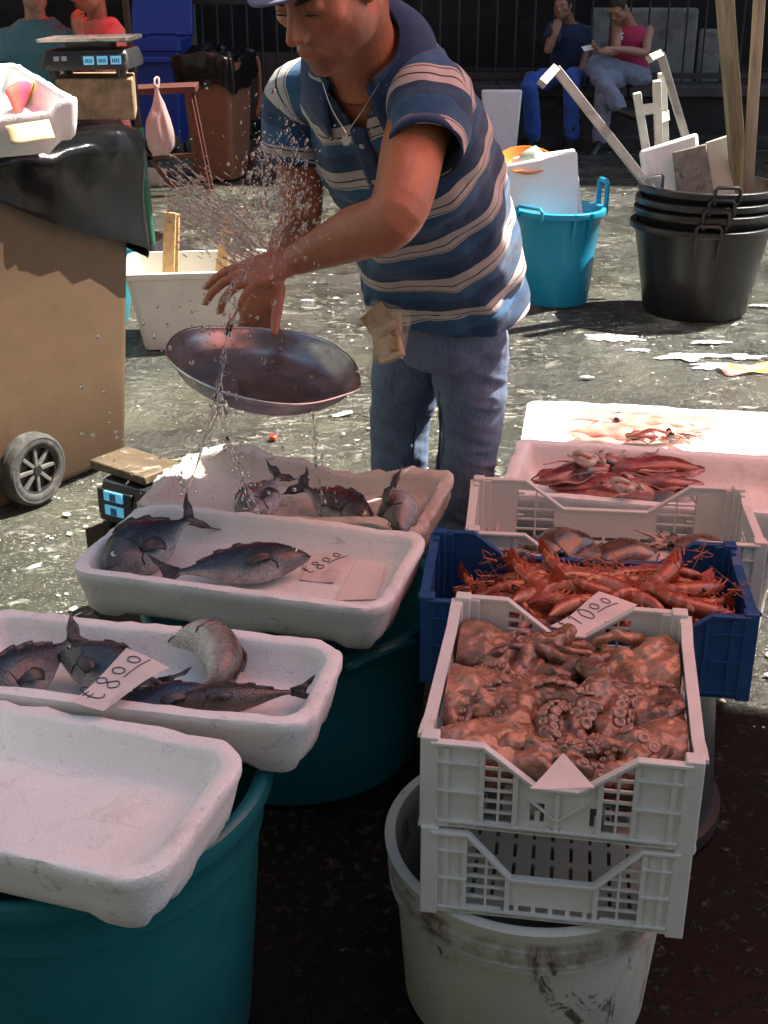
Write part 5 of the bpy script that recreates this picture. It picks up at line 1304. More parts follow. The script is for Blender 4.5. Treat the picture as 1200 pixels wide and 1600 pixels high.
Vsag = (np.cos(dfr)[None, :]*.016-.055*np.cos(ang)[None, :])*np.ones((nR, 1)); st = arc[:, None]+Vsag
Fq = []; v_open = 22
dth = 2*math.pi/nS; off = ((ang-math.pi/2+math.pi) % (2*math.pi))-math.pi
lims = np.zeros(nR)
for i in range(nR):
    t = (i-(nR-1-v_open))/v_open
    if t > 0: lims[i] = .05+.62*t**1.1
src = Vg.copy()
for i in range(nR):
    if lims[i] <= 0: continue
    for j in range(nS):
        if dfr[j] < lims[i]:
            q = nS*.25+(lims[i] if off[j] >= 0 else -lims[i])/dth; a_ = int(math.floor(q)); fq = q-a_
            Vg[i, j] = src[i, a_ % nS]*(1-fq)+src[i, (a_+1) % nS]*fq
for i in range(nR-1):
    for j in range(nS):
        k2 = (j+1) % nS
        if lims[i+1] > 0 and dfr[j] < lims[i+1] and dfr[k2] < lims[i+1] and (lims[i] <= 0 or (dfr[j] < lims[i] and dfr[k2] < lims[i])): continue
        Fq.append((i*nS+j, i*nS+k2, (i+1)*nS+k2, (i+1)*nS+j))
bs = B(); bs.add(Vg.reshape(-1, 3), Fq)
mesh = bs.mesh('shirt', True, 0, False)
mset(mesh, ap(VT, mverts(mesh))); mfloat(mesh, st.ravel(), 'stripe')
shirt = obj('polo_shirt', mesh, M_polo, vend, solid=.003)
def sleeve(sh, cu, el, r, seed, off):
    ax = nrm(cu-sh); inner = sh*.45+SC_[-20]*.55
    pts = catmull([inner, sh*.75+inner*.25+np.array([0, 0, .012]), sh*.62+cu*.38, sh*.2+cu*.8, cu, cu+ax*.012], 40)
    rad = np.interp(np.linspace(0, 1, 40), [0, .25, .5, .8, 1], r)
    q = B(); q.tube(pts, rad, 56, rounded=False, cap=False)
    V = q.verts(); cc = np.repeat(pts, 56, 0); nn = (V-cc)/np.linalg.norm(V-cc, axis=1)[:, None]
    V = wrinkle(V, nn, .011, seed); a = np.repeat(np.r_[0, np.cumsum(np.linalg.norm(np.diff(pts, axis=0), axis=1))], 56)
    q2 = B(); q2.add(V, q.F); m_ = q2.mesh('sleeve', True, 0); mset(m_, ap(VT, mverts(m_))); mfloat(m_, a+off, 'stripe')
    o = obj('sleeve', m_, M_polo, shirt, solid=.003)
    cb = B(); cb.tube([cu-ax*.004, cu+ax*.016], [r[-1]+.003]*2, 48, rounded=False, cap=False); put('cuff', cb, M_navy, parent=shirt, solid=.004)
    return o
M_navy = cloth('navy_rib_knit', (.024, .050, .125), .1, .0012, 20, 500)
sleeve(shL, cuL, elL, [.062, .078, .074, .066, .0615], 21, .085)
sleeve(shR, cuR, elR, [.060, .076, .070, .060, .056], 33, .085)
# collar: a folded band that stands round the neck and falls open at the throat
nc = SC_[-2]; sd, fr = ring_axes(nR-2); tn = Tn[-2]
rows = []; a = np.linspace(-math.pi/2-2.72, -math.pi/2+2.72, 61)
for v in np.linspace(0, 1, 12):
    row = []
    for t in a:
        bk_ = -math.sin(t); fold = v
        back = np.array(fr)*math.sin(t)+np.array(sd)*math.cos(t)
        x = abs(((t+math.pi/2+math.pi) % (2*math.pi))-math.pi)/2.72      # 0 at the nape, 1 at the front ends
        hgt = .042*(1-.25*x); out = .006
        if v < .45: r_ = .073+.004*v; z = -.012+hgt*(v/.45)
        else: w_ = (v-.45)/.55; r_ = .075+.036*w_**.8*(1+.25*x); z = -.012+hgt-(.058+.055*x**3)*w_+.012*math.sin(w_*math.pi)
        ex = 1.0+.10*x*v
        row.append(nc+np.array(sd)*math.cos(t)*r_*1.10*ex+np.array(fr)*math.sin(t)*(r_*1.02)*ex+tn*z-np.array(fr)*0+np.array(tn)*(-.030*x))
    rows.append(row)
put('collar', B().sheet(rows), M_navy, parent=shirt, solid=.003)
# placket with buttons
def front_pt(i, off=.006, side=0.0):
    sd, fr = ring_axes(i); return SC_[i]+fr*(SB[i]+.010+off)+sd*side
pi_ = range(nR-v_open-16, nR-v_open+3)
pr = []
for i in pi_: pr.append([front_pt(i, .004, s_) for s_ in np.linspace(-.017, .017, 5)])
put('placket', B().sheet(pr), M_navy, parent=shirt, solid=.003)
for i in (nR-v_open-12, nR-v_open-3):
    sd, fr = ring_axes(i); put('button', B().prism([(math.cos(q)*.0055, math.sin(q)*.0055) for q in np.linspace(0, 6.283, 15)[:-1]], .003, frame(front_pt(i, .008), sd, fr)), mat('shell_button', (.5, .5, .48), .3), parent=shirt)
# small chest lettering
i = nR-v_open-6; sd, fr = ring_axes(i)
def text_mesh(s, size, ext=.0004):
    tx = bpy.data.curves.new('t', 'FONT'); tx.body = s; tx.size = size; tx.extrude = ext; tx.align_x = 'CENTER'; tx.align_y = 'CENTER'
    to = bpy.data.objects.new('t', tx); COL.objects.link(to); dg = bpy.context.evaluated_depsgraph_get(); dg.update()
    m_ = bpy.data.meshes.new_from_object(to.evaluated_get(dg)); bpy.data.objects.remove(to); m_.materials.clear(); return m_
def text(s, size, m, mt, parent, name='lettering'): return link(name, text_mesh(s, size), parent, mt, m)
M_print = mat('white_thread', (.62, .60, .60), .7)
kf = int(nS*.25-nS*.125*.85); iT = nR-v_open-8
def pix(P):
    v = P-CAMP; cz = v[..., 1]*math.cos(PITCH)-v[..., 2]*math.sin(PITCH); cy = v[..., 1]*math.sin(PITCH)+v[..., 2]*math.cos(PITCH)
    return 600+FOC*v[..., 0]/cz, 800-FOC*cy/cz
ux_, uy_ = pix(Vg); dd_ = (ux_-594)**2+(uy_-203)**2+1e6*(np.sum(Nn*(CAMP-Vg), axis=2) < 0); iT, kf = np.unravel_index(np.argmin(dd_), dd_.shape)
pT = Vg[iT, kf]; nT = nrm(Nn[iT, kf]); xT = nrm(G_[iT, (kf-3) % nS]-G_[iT, (kf+3) % nS])
if xT[0] < 0: xT = -xT
text('&ABU', .017, VT @ frame(pT+nT*.004, xT, nT), M_print, shirt, 'chest_lettering')
# necklace with a leaf pendant
ch = []; n0 = front_pt(nR-v_open-6, .018); cl, cr = SC_[-3]+ring_axes(nR-3)[0]*.075+ring_axes(nR-3)[1]*.03, SC_[-3]-ring_axes(nR-3)[0]*.075+ring_axes(nR-3)[1]*.03
pend = U(541, 208, 1.70)
for e_ in (cl, cr): ch.append(catmull([e_, e_*.45+pend*.55+ring_axes(nR-12)[1]*.012, pend], 16))
nb_ = B()
for c in ch: nb_.tube(c, .0011, 6)
neck = thing('necklace', 'thin silver chain with a leaf pendant hanging from the fishmonger', 'necklace', tr(*pend))
M_silver = mat('silver', (.55, .53, .5), .3, 1.0)
obj('chain', B().add(nb_.verts()-pend, nb_.F), M_silver, neck)
lf = [(0, .016), (.004, .008), (.011, .011), (.009, .003), (.014, -.002), (.006, -.006), (.008, -.012), (.001, -.010), (0, -.018), (-.001, -.010), (-.008, -.012), (-.006, -.006), (-.014, -.002), (-.009, .003), (-.011, .011), (-.004, .008)]
obj('leaf_pendant', B().prism(np.array(lf)*.75, .0016, frame((0, -.004, -.012), (1, -.2, 0), (-.2, -1, .2))), M_silver, neck)
# ------------------------------------------------------------------ jeans and boots
g = B()
hipL, knL, anL = U(733, 520, 1.985), U(735, 665, 1.97), G(706, 880, .10)
hipR, knR, anR = U(642, 520, 2.06), U(626, 665, 2.04), G(620, 866, .10)
g.loft([sell(SC_[i]+d_, *ring_axes(0), a, c_, 36) for i, d_, a, c_ in ((0, np.array([0, 0, -.13]), .085, .07), (0, np.array([0, 0, -.10]), .115, .09), (0, np.array([0, 0, -.05]), .150, .110), (0, np.array([0, 0, .0]), .164, .12), (8, 0, .170, .122), (16, 0, .165, .118), (22, 0, .16, .115))])
for h, k_, a in ((hipL, knL, anL), (hipR, knR, anR)):
    g.tube([h, h*.55+k_*.45, k_, k_*.5+a*.5, a*.85+k_*.15, a+np.array([0, 0, -.03])], [.094, .087, .076, .072, .070, .071], 26, sm=24)
me = remesh(g, .005, 3); V = mverts(me); Nv = mnormals(me)
lo = np.clip((.34-V[:, 2])/.3, 0, 1)
w_ = vnoise(np.stack([V[:, 0]*8, V[:, 1]*8, V[:, 2]*26+V[:, 0]*9], 1), 1, 4, 2); w2 = vnoise(V*np.array([1, 1, .7]), 13, 9, 3)
V = V+Nv*((-np.abs(w_)+.3)*(.006+.014*lo)+w2*.005)[:, None]; mset(me, V)
k = N('washed_denim'); co = k.coords(); st_ = k.coords((1, 1, .06))
c = k.ramp(k.noise(co, 5, 5, .6), [(.3, (.088, .122, .19)), (.7, (.155, .205, .31))])
c = k.mix(k.rng(k.noise(st_, 160, 4, .7), .40, .66, 0, .35), c, (.25, .31, .43))
c = k.mix(k.rng(k.noise(co, 8, 7, .7), .55, .75, 0, .45), c, (.085, .072, .07))
k.bsdf(Base_Color=c, Roughness=.85, Specular_IOR_Level=.2)
h = k.math('ADD', k.math('MULTIPLY', k.noise(co, 900, 2), .12), k.noise(co, 18, 6, .6, .8)); k.bump(h, .008, .6)
M_denim = k.m
jeans = put('jeans', me, M_denim)
for h, k_, a, sg in ((hipL, knL, anL, -1), (hipR, knR, anR, 1)):
    o_ = nrm((.95, -.3, 0))*sg
    t = np.linspace(0, 1, 20)[:, None]; pts = catmull([h, k_, a], 20)+o_*.0+np.array([-.15*sg*-1, 0, 0])*0
    fr0 = nrm((-.36, -.93, 0)); rr = np.linspace(.090, .072, 20)[:, None]
    put('seam', B().tube(pts+(fr0*.72+o_*.70)*rr, .0028, 6), mat('seam_thread', (.05, .055, .09), .8), parent=jeans)
g = B()
for a, k_ in ((anL, knL), (anR, knR)):
    f = nrm((-.45, -.89, 0)); a0 = np.array([a[0], a[1], 0])
    g.tube([a+np.array([0, 0, .12]), a, a0+np.array([0, 0, .06])], [.056, .055, .054], 18); g.tube([a0-f*.05+np.array([0, 0, .045]), a0+f*.08+np.array([0, 0, .045]), a0+f*.17+np.array([0, 0, .038])], [.043, .046, .038], 16, flat=.95)
put('boots', remesh(g, .008, 2), M_boot)
# ------------------------------------------------------------------ plastic pouch of banknotes at his waist
pc = U(602, 522, 1.845); px_ = nrm(U(640, 505, 1.83)-U(565, 490, 1.86)); pz = nrm((-.15, -.85, .30)); pm = frame(pc, px_, pz)
pouch = thing('plastic_pouch', 'clear plastic pouch of banknotes hanging at the fishmonger waistband', 'pouch', pm)
outl = np.array([(-.046, .070), (.0, .066), (.046, .050), (.050, .0), (.048, -.040), (.020, -.062), (-.012, -.066), (-.030, -.040), (-.044, .0), (-.050, .04)])
def puff(depth, sc_=1.0):
    rr = []
    for s_, zf in ((.02, 1), (.4, .95), (.7, .75), (.9, .4), (1.0, 0), (.9, -.4), (.7, -.7), (.02, -.8)):
        oo = catmull(np.vstack([outl, outl[:1]]), 41)[:-1]*s_*sc_; q = np.c_[oo, np.full(40, zf*depth)]; q[:, 2] += vnoise(q, 22, 2, 1)*.003; rr.append(q)
    return B().loft(rr)
k = N('cloudy_plastic'); p = k.n('ShaderNodeBsdfPrincipled'); tp = k.n('ShaderNodeBsdfTransparent'); mx = k.n('ShaderNodeMixShader')
p.inputs['Base Color'].default_value = (.62, .56, .47, 1); p.inputs['Roughness'].default_value = .12
k.l(k.rng(k.noise(k.coords(), 40, 5), .35, .75, .10, .36), mx.inputs[0]); k.l(tp.outputs[0], mx.inputs[1]); k.l(p.outputs[0], mx.inputs[2]); k.l(mx.outputs[0], k.out.inputs[0])
obj('bag', puff(.020), k.m, pouch, sharp=0)
M_note = mat('orange_banknote_paper', (.42, .27, .12), .75, 0, .3, .3, 60, .0004, 90, [((.55, .45, .28), 35, .5, .6), ((.30, .14, .06), 70, .55, .65)])
M_note2 = mat('pale_banknote_paper', (.55, .46, .30), .75, 0, .3, .2, 40)
def note(m_, w_, h_, mt_):
    gg = [[(x, y, .004*math.sin(x*60)+.003*math.sin(y*80)) for x in np.linspace(-w_/2, w_/2, 14)] for y in np.linspace(-h_/2, h_/2, 8)]
    return obj('banknote', B().sheet(gg), mt_, pouch, m=m_, solid=.0006)
nt1 = note(tr(.012, -.016, .010) @ rot_z(-1.05), .080, .062, M_note2); note(tr(-.008, .012, .004) @ rot_z(-.75), .095, .060, M_note); note(tr(.006, -.004, .0) @ rot_z(-1.3), .10, .066, M_note2); note(tr(.024, -.010, .013) @ rot_z(-1.2), .05, .022, M_note)
M_ink = mat('dark_ink', (.03, .025, .02), .6)
for q, x in enumerate((-.014, .014)): text('50', .015, tr(x, .018, .0055), M_ink, nt1, 'number')
# ================================================================== fish, squid, prawns, octopus
def on_tray(key, px, py, up=.0, base=.034):
    """where a picture ray meets the floor of a tray (or a level above it): in the tray's own coordinates"""
    m, w, l, h = F[key]; r = ray(px, py); n = m[:3, 2]; p0 = m[:3, 3]+n*(-(h-base)+up)
    t = np.dot(p0-CAMP, n)/np.dot(r, n); return ap(inv(m), [CAMP+r*t])[0]
def wet_col(name, rough=.22, bump=.001, bs=120, spec=.5, scales=0, sss=0, coat=.4, var=.25, vs=30):
    k = N(name); co = k.coords()
    c = k.mix(1.0, k.attr('Col'), k.ramp(k.noise(co, vs, 6, .65), [(.3, (1-var,)*3), (.7, (1+var,)*3)]), 'MULTIPLY')
    if scales:
        v = k.voro(k.coords((1, 1.25, 1)), scales); c = k.mix(k.rng(v, .45, .75, 0, .45), c, (.015, .016, .02))
    k.bsdf(Base_Color=c, Roughness=k.rng(k.noise(co, vs*2, 4), .3, .7, max(.05, rough-.1), rough+.14), Specular_IOR_Level=spec, Coat_Weight=coat, Coat_Roughness=.1, Subsurface_Weight=sss, Subsurface_Radius=(.008, .003, .002), Subsurface_Scale=1.0)
    h = k.noise(co, bs, 5, .6)
    if scales: h = k.math('ADD', h, k.math('MULTIPLY', v, -1.2))
    k.bump(h, bump, .7); return k.m
M_fish = wet_col('bream_skin', .26, .0008, 160, .55, 330, coat=.25)
M_fin = mat('fish_fin_membrane', (.045, .042, .045), .4, 0, .5, .4, 40, .0008, 200)
M_eyew = mat('fish_eye_ring', (.62, .60, .50), .15, 0, .6, .1); M_pupil = mat('fish_pupil', (.004, .004, .005), .05, 0, .8, .0)
M_mouth = mat('fish_mouth_line', (.012, .010, .010), .5)
tp = np.array([0, .03, .08, .15, .25, .38, .5, .62, .74, .84, .91, .96, 1.0])
top_ = np.array([.03, .11, .20, .31, .42, .47, .45, .38, .27, .155, .09, .075, .09])
bot_ = np.array([.02, .08, .15, .24, .36, .44, .44, .37, .25, .135, .08, .07, .085])
thk_ = np.array([.10, .34, .56, .80, .97, 1.0, .95, .80, .58, .36, .22, .14, .08])
def fish(label, m, L, Hh, T, spine=None, dark=(.011, .024, .038), flank=(.034, .062, .086), belly=(.36, .35, .35), head=None, tail=1.0, up=1, group='sea bream in the trays', pect=True, seed=0):
    """local x from tail to nose, y towards the back fin, z up out of the lying side"""
    o = thing('sea_bream', label, 'fish', m, group)
    if spine is None: spine = [(-L/2, 0, 0), (0, 0, 0), (L/2, 0, 0)]
    n = 34; S = catmull(np.array(spine, float)[::-1], n); tt = np.linspace(0, 1, n)
    Tt = np.gradient(S, axis=0); Tt = np.array([nrm(t) for t in Tt])
    a = np.linspace(0, 2*math.pi, 30, endpoint=False); rings = []; cols = []; Ys = []
    for i in range(n):
        zax = np.array([0, 0, 1.0]); zax = nrm(zax-np.dot(zax, Tt[i])*Tt[i]); yax = nrm(np.cross(zax, -Tt[i]))*up
        Ys.append((yax, zax))
        ht, hb, th = (np.interp(tt[i], tp, q) for q in (top_, bot_, thk_))
        ct, s_ = np.cos(a), np.sin(a)
        yy = np.where(ct > 0, ct*ht, ct*hb)*Hh; zz_ = np.sign(s_)*np.abs(s_)**.9*th*T/2
        rings.append(S[i]+np.outer(yy, yax)+np.outer(zz_, zax))
        f = (ct+1)/2                                                  # 1 at the back, 0 at the belly
        c = np.array(belly)[None]*(1-smooth01(f/.42))[:, None]+np.array(flank)[None]*smooth01(f/.42)[:, None]
        c = c*(1-smooth01((f-.45)/.4))[:, None]+np.array(dark)[None]*smooth01((f-.45)/.4)[:, None]
        hd = smooth01((.27-tt[i])/.05); hc = np.array(head if head is not None else (.055, .048, .045)); c = c*(1-.6*hd)+hc*.6*hd
        st = .5+.5*np.sin(ct*22); c = c*(1-.14*st*(1-hd))[:, None]
        cols.append(c)
    b = B(); R_ = np.array(rings); b.loft(rings); b.C = [np.vstack(cols)]
    obj('body', b, M_fish, o, sharp=0)
    at = lambda t, y, z: (lambda i: S[i]+Ys[i][0]*y*Hh+Ys[i][1]*z*T/2)(min(n-1, int(round(t*(n-1)))))
    # eye on the side that lies up, gill cover, mouth
    i = int(.135*(n-1)); e = at(.135, .10, np.interp(.135, tp, thk_)*.80); zx = Ys[i][1]
    fr_ = frame(e, Tt[i], zx)
    ey = obj('eye', B().lathe([(.001, .0030), (L*.017, .0026), (L*.025, .001), (L*.027, -.002)], 18, fr_), M_eyew, o, sharp=0)
    obj('pupil', B().lathe([(.001, .0044), (L*.010, .0040), (L*.0145, .0028), (L*.015, .001)], 16, fr_), M_pupil, ey, sharp=0)
    arc = [at(.265+.030*math.cos(q), .30*q/1.25-.03, np.interp(.27, tp, thk_)*math.sqrt(max(.05, 1-(abs(.30*q/1.25-.03)/.42)**2))*1.0) for q in np.linspace(-1.15, 1.1, 12)]
    obj('gill_cover_edge', B().tube(arc, L*.0055, 6), M_mouth, o, sharp=0)
    mo = [at(.0, -.01, .12), at(.025, -.03, .36), at(.06, -.06, .50)]
    obj('mouth', B().tube(mo, L*.0045, 6, sm=8), M_mouth, o, sharp=0)
    # tail, back and breast fins
    e0, (y0, z0) = S[-1], Ys[-1]; d = Tt[-1]; g = []
    for v in np.linspace(-1, 1, 13):
        row = []
        for u in np.linspace(-.12, 1, 6):
            ln = L*.20*tail*(.52+.48*abs(v)**1.2); row.append(e0+d*u*ln+y0*v*Hh*(.085+.38*max(u, 0)**.8)+z0*(.004*math.sin(v*9+u*5)+.006*u*tail*math.sin(v*2+seed)))
        g.append(row)
    obj('tail_fin', B().sheet(g), M_fin, o, sharp=0, solid=.0012)
    g = []
    for t in np.linspace(.30, .84, 26):
        i = min(n-1, int(round(t*(n-1)))); h0 = np.interp(t, tp, top_)*Hh; ln = Hh*.085*math.sin((t-.28)/.58*math.pi)**.5*(1 if int(t*200) % 4 else .86)
        g.append([S[i]+Ys[i][0]*(h0-.003)+d*0, S[i]+Ys[i][0]*(h0+ln*.5)+Tt[i]*ln*.3+Ys[i][1]*.002, S[i]+Ys[i][0]*(h0+ln)+Tt[i]*ln*.6+Ys[i][1]*.004*math.sin(t*40)])
    obj('back_fin', B().sheet(g), M_fin, o, sharp=0, solid=.001)
    if pect:
        g = []; p = at(.29, -.10, np.interp(.29, tp, thk_)*1.0)
        for v in np.linspace(-1, 1, 6): g.append([p+Ys[9][1]*.003+Tt[9]*u*L*.21*(1-.25*v*v)+Ys[9][0]*Hh*(.04+.11*u)*v-Ys[9][0]*Hh*.08*u+Ys[9][1]*(.010*math.sin(u*2.6)) for u in np.linspace(0, 1, 6)])
        obj('breast_fin', B().sheet(g), M_fin, o, sharp=0, solid=.0008)
    return o
def lay(key, tail_px, nose_px, T, flip=1, lift=0, roll=0, pitch=0):
    """matrix of a fish lying in a tray, tail and nose given in the picture"""
    m = F[key][0]; a, c = on_tray(key, *tail_px, up=T*.45+lift), on_tray(key, *nose_px, up=T*.45+lift)
    return m @ frame((a+c)/2, c-a, (0, 0, 1)) @ rot_x(roll) @ rot_y(pitch), np.linalg.norm(c-a)
def mk(label, key, tail_px, nose_px, hr=.40, tr_=.20, up=1, lift=0, roll=0, pitch=0, Lf=1.0, **kw):
    _, L = lay(key, tail_px, nose_px, .03); L *= 1.12; T = L*tr_
    m, L = lay(key, tail_px, nose_px, T, 1, lift, roll, pitch); L *= Lf*1.12
    return fish(label, m, L, L*hr, T, up=up, **kw)
mk('dark bream at the left edge of the five-fish tray, tail raised', 'T2', (100, 1012), (-20, 1092), .48, .26, up=-1, roll=-.75, lift=.018, pitch=.10, seed=1)
mk('bream half hidden behind the price card in the five-fish tray', 'T2', (240, 1066), (100, 1026), .46, .28, up=-1, roll=-.6, lift=.016, seed=2, dark=(.035, .038, .048))
mk('long blue-grey bream with a bright eye beside the curled fish', 'T2', (158, 1106), (346, 1088), .32, .19, up=1, roll=.55, lift=.014, dark=(.013, .030, .068), flank=(.036, .062, .115), head=(.09, .045, .025), seed=3)
mk('dark brown fish nearest the front right corner of the five-fish tray', 'T2', (448, 1082), (272, 1102), .28, .20, up=-1, roll=-.5, lift=.016, dark=(.030, .022, .016), flank=(.046, .034, .027), belly=(.09, .07, .055), head=(.06, .028, .015), seed=4)
# curled fish showing its pale belly
cm = F['T2'][0]; cp_ = [on_tray('T2', *q, up=.030) for q in ((300, 1090), (340, 1074), (350, 1042), (322, 1012), (262, 1010))]
cc = sum(cp_)/5; fish('curled bream showing its pale belly at the back of the five-fish tray', cm @ tr(*cc), .20, .066, .075, spine=[q-cc+np.array([0, 0, .016*math.sin(i*.8)]) for i, q in enumerate(cp_)], up=-1, dark=(.13, .095, .08), flank=(.33, .28, .24), belly=(.72, .70, .65), head=(.66, .64, .58), group='sea bream in the trays', tail=.6, pect=False)
mk('short bream in the two-fish tray, head down and tail bent up', 'T3', (284, 820), (172, 884), .50, .28, up=-1, roll=-.7, lift=.016, pitch=.08, seed=5)
mk('large blue-black bream lying across the middle of the two-fish tray', 'T3', (288, 893), (474, 872), .37, .22, up=1, roll=.5, lift=.014, seed=6, dark=(.012, .023, .046), flank=(.030, .052, .080), head=(.025, .022, .024))
mk('silver bream facing the front of the worn back tray', 'T4', (430, 752), (384, 812), .46, .30, up=-1, roll=-.35, lift=.026, seed=7, dark=(.08, .09, .10), flank=(.30, .31, .33), belly=(.5, .5, .5), Lf=1.05)
mk('dark bream in the middle of the worn tray, head to the right', 'T4', (486, 768), (572, 818), .42, .30, up=1, roll=.5, lift=.018, seed=8, dark=(.02, .02, .022), flank=(.055, .050, .050), Lf=1.1)
mk('grey bream at the right end of the worn tray, back fin up', 'T4', (614, 774), (626, 822), .56, .46, up=-1, roll=.8, lift=.026, seed=9, dark=(.035, .032, .032), flank=(.09, .08, .075), Lf=1.25)
# ------------------------------------------------------------------ price cards
GL = {'E': [[(.78, .88), (.60, 1.0), (.34, .90), (.20, .55), (.30, .15), (.56, .0), (.80, .10)], [(.0, .62), (.55, .66)], [(.0, .40), (.52, .43)]],
      '8': [[(.5, .52), (.20, .75), (.45, 1.0), (.75, .80), (.5, .52), (.12, .25), (.42, .0), (.82, .2), (.5, .52)]],
      '0': [[(.5, 1.0), (.15, .7), (.18, .2), (.5, .0), (.82, .3), (.8, .75), (.5, 1.0), (.36, .92)]],
      '1': [[(.2, .62), (.55, 1.0), (.50, .5), (.42, .0)]], ',': [[(.4, .12), (.45, .0), (.3, -.22)]], '_': [[(.0, .0), (.5, .03), (1.0, .0)]]}
M_card = mat('damp_card', (.62, .56, .53), .75, 0, .3, .10, 14, .0008, 60, [((.42, .33, .30), 9, .56, .75)])
M_pen = mat('blue_ballpoint', (.02, .018, .075), .6)
def card(label, key, poly_px, glyphs, up=.03, lift=.004, tilt=0, fold=0, pen=M_pen, world=None):
    """poly_px: outline in the picture; glyphs: (char, px, py of the lower left, px, py of the lower right, height share)"""
    m = F[key][0]; P = np.array([on_tray(key, x, y, up=up) for x, y in poly_px]); c = P.mean(0)
    o = thing('price_card', label, 'price card', m @ tr(*c), 'handwritten price cards'); Q = P-c
    wv = lambda q: .004*np.sin(q[:, 0]*35+q[:, 1]*22)+.5*fold*np.abs(q[:, 0])
    bm = bmesh.new(); vs = [bm.verts.new((x, y, 0)) for x, y, _ in Q]; bm.faces.new(vs); bmesh.ops.triangulate(bm, faces=bm.faces[:]); bmesh.ops.subdivide_edges(bm, edges=bm.edges[:], cuts=6, use_grid_fill=True)
    V = np.array([v.co[:] for v in bm.verts]); Zq = wv(V)
    for v, z in zip(bm.verts, Zq): v.co.z = z
    me = bpy.data.meshes.new('card'); bm.to_mesh(me); bm.free(); obj('card', me, M_card, o, solid=.0008)
    if glyphs:
        t_, x0, y0, x1, y1 = glyphs; A, D = on_tray(key, x0, y0, up=up)-c, on_tray(key, x1, y1, up=up)-c; ax_ = (D-A)/(len(t_)*.95); ay_ = np.array([-ax_[1], ax_[0], 0])
        first = t_.index('0'); lay_ = []
        for q_, ch in enumerate(t_):
            sup = q_ >= len(t_)-2; lay_.append((ch, A+ax_*q_*.98+ay_*(.55 if sup else 0), ax_*(.62 if sup else .78), ay_*(.72 if sup else 1.35)))
        lay_.append(('_', A+ax_*(len(t_)-2)*.98+ay_*.28, ax_*1.7, ay_))
    else: lay_ = []
    for ch, a, ex, ey in lay_:
        b = B()
        for st in GL[ch]:
            pts = np.array([a+ex*u+ey*v for u, v in st]); pts = catmull(pts, max(6, len(pts)*4)); pts[:, 2] = wv(pts)+.0016
            b.tube(pts, .00075, 5, rounded=False)
        obj({'E': 'euro_sign', ',': 'comma', '_': 'underline'}.get(ch, 'digit'), b, pen, o, smooth=False)
    if glyphs: pass
    return o
card('price card reading 8 euros propped between the five bream', 'T2', [(112, 1095), (198, 1016), (265, 1044), (161, 1107)], ('E800', 150, 1094, 246, 1036), up=.075)
card('price card reading 8 euros lying flat in the two-bream tray', 'T3', [(469, 904), (494, 847), (553, 850), (523, 909)], ('E800', 481, 894, 546, 874), up=.006)
wp = B(); c0_ = [on_tray('T3', x, y, up=.003) for x, y in ((524, 938), (560, 872), (602, 884), (588, 936))]
M_wetp = mat('sodden_paper', (.68, .63, .61), .35, 0, .5, .06, 10, .0008, 40)
wpm = F['T3'][0] @ tr(*np.mean(c0_, 0)); o = obj('wet_paper', B().prism(np.array(c0_)[:, :2]-np.mean(c0_, 0)[:2], .0012), M_wetp, None, m=wpm); tag(o, 'sodden scrap of paper stuck in the right end of the two-bream tray', 'paper')
card('price card reading 10 euros lying on the red prawns', 'Bl', [(859, 981), (936, 927), (996, 944), (962, 973), (946, 971), (925, 992)], ('E1000', 884, 982, 972, 948), up=.118)
card('blank back of a card stuck upright among the octopus', 'C', [(828, 1228), (880, 1180), (929, 1234)], [], up=.105)
card('bent card corner sticking out of the cuttlefish', 'Cu', [(1008, 850), (1076, 856), (1052, 876), (1030, 873)], [], up=.055)

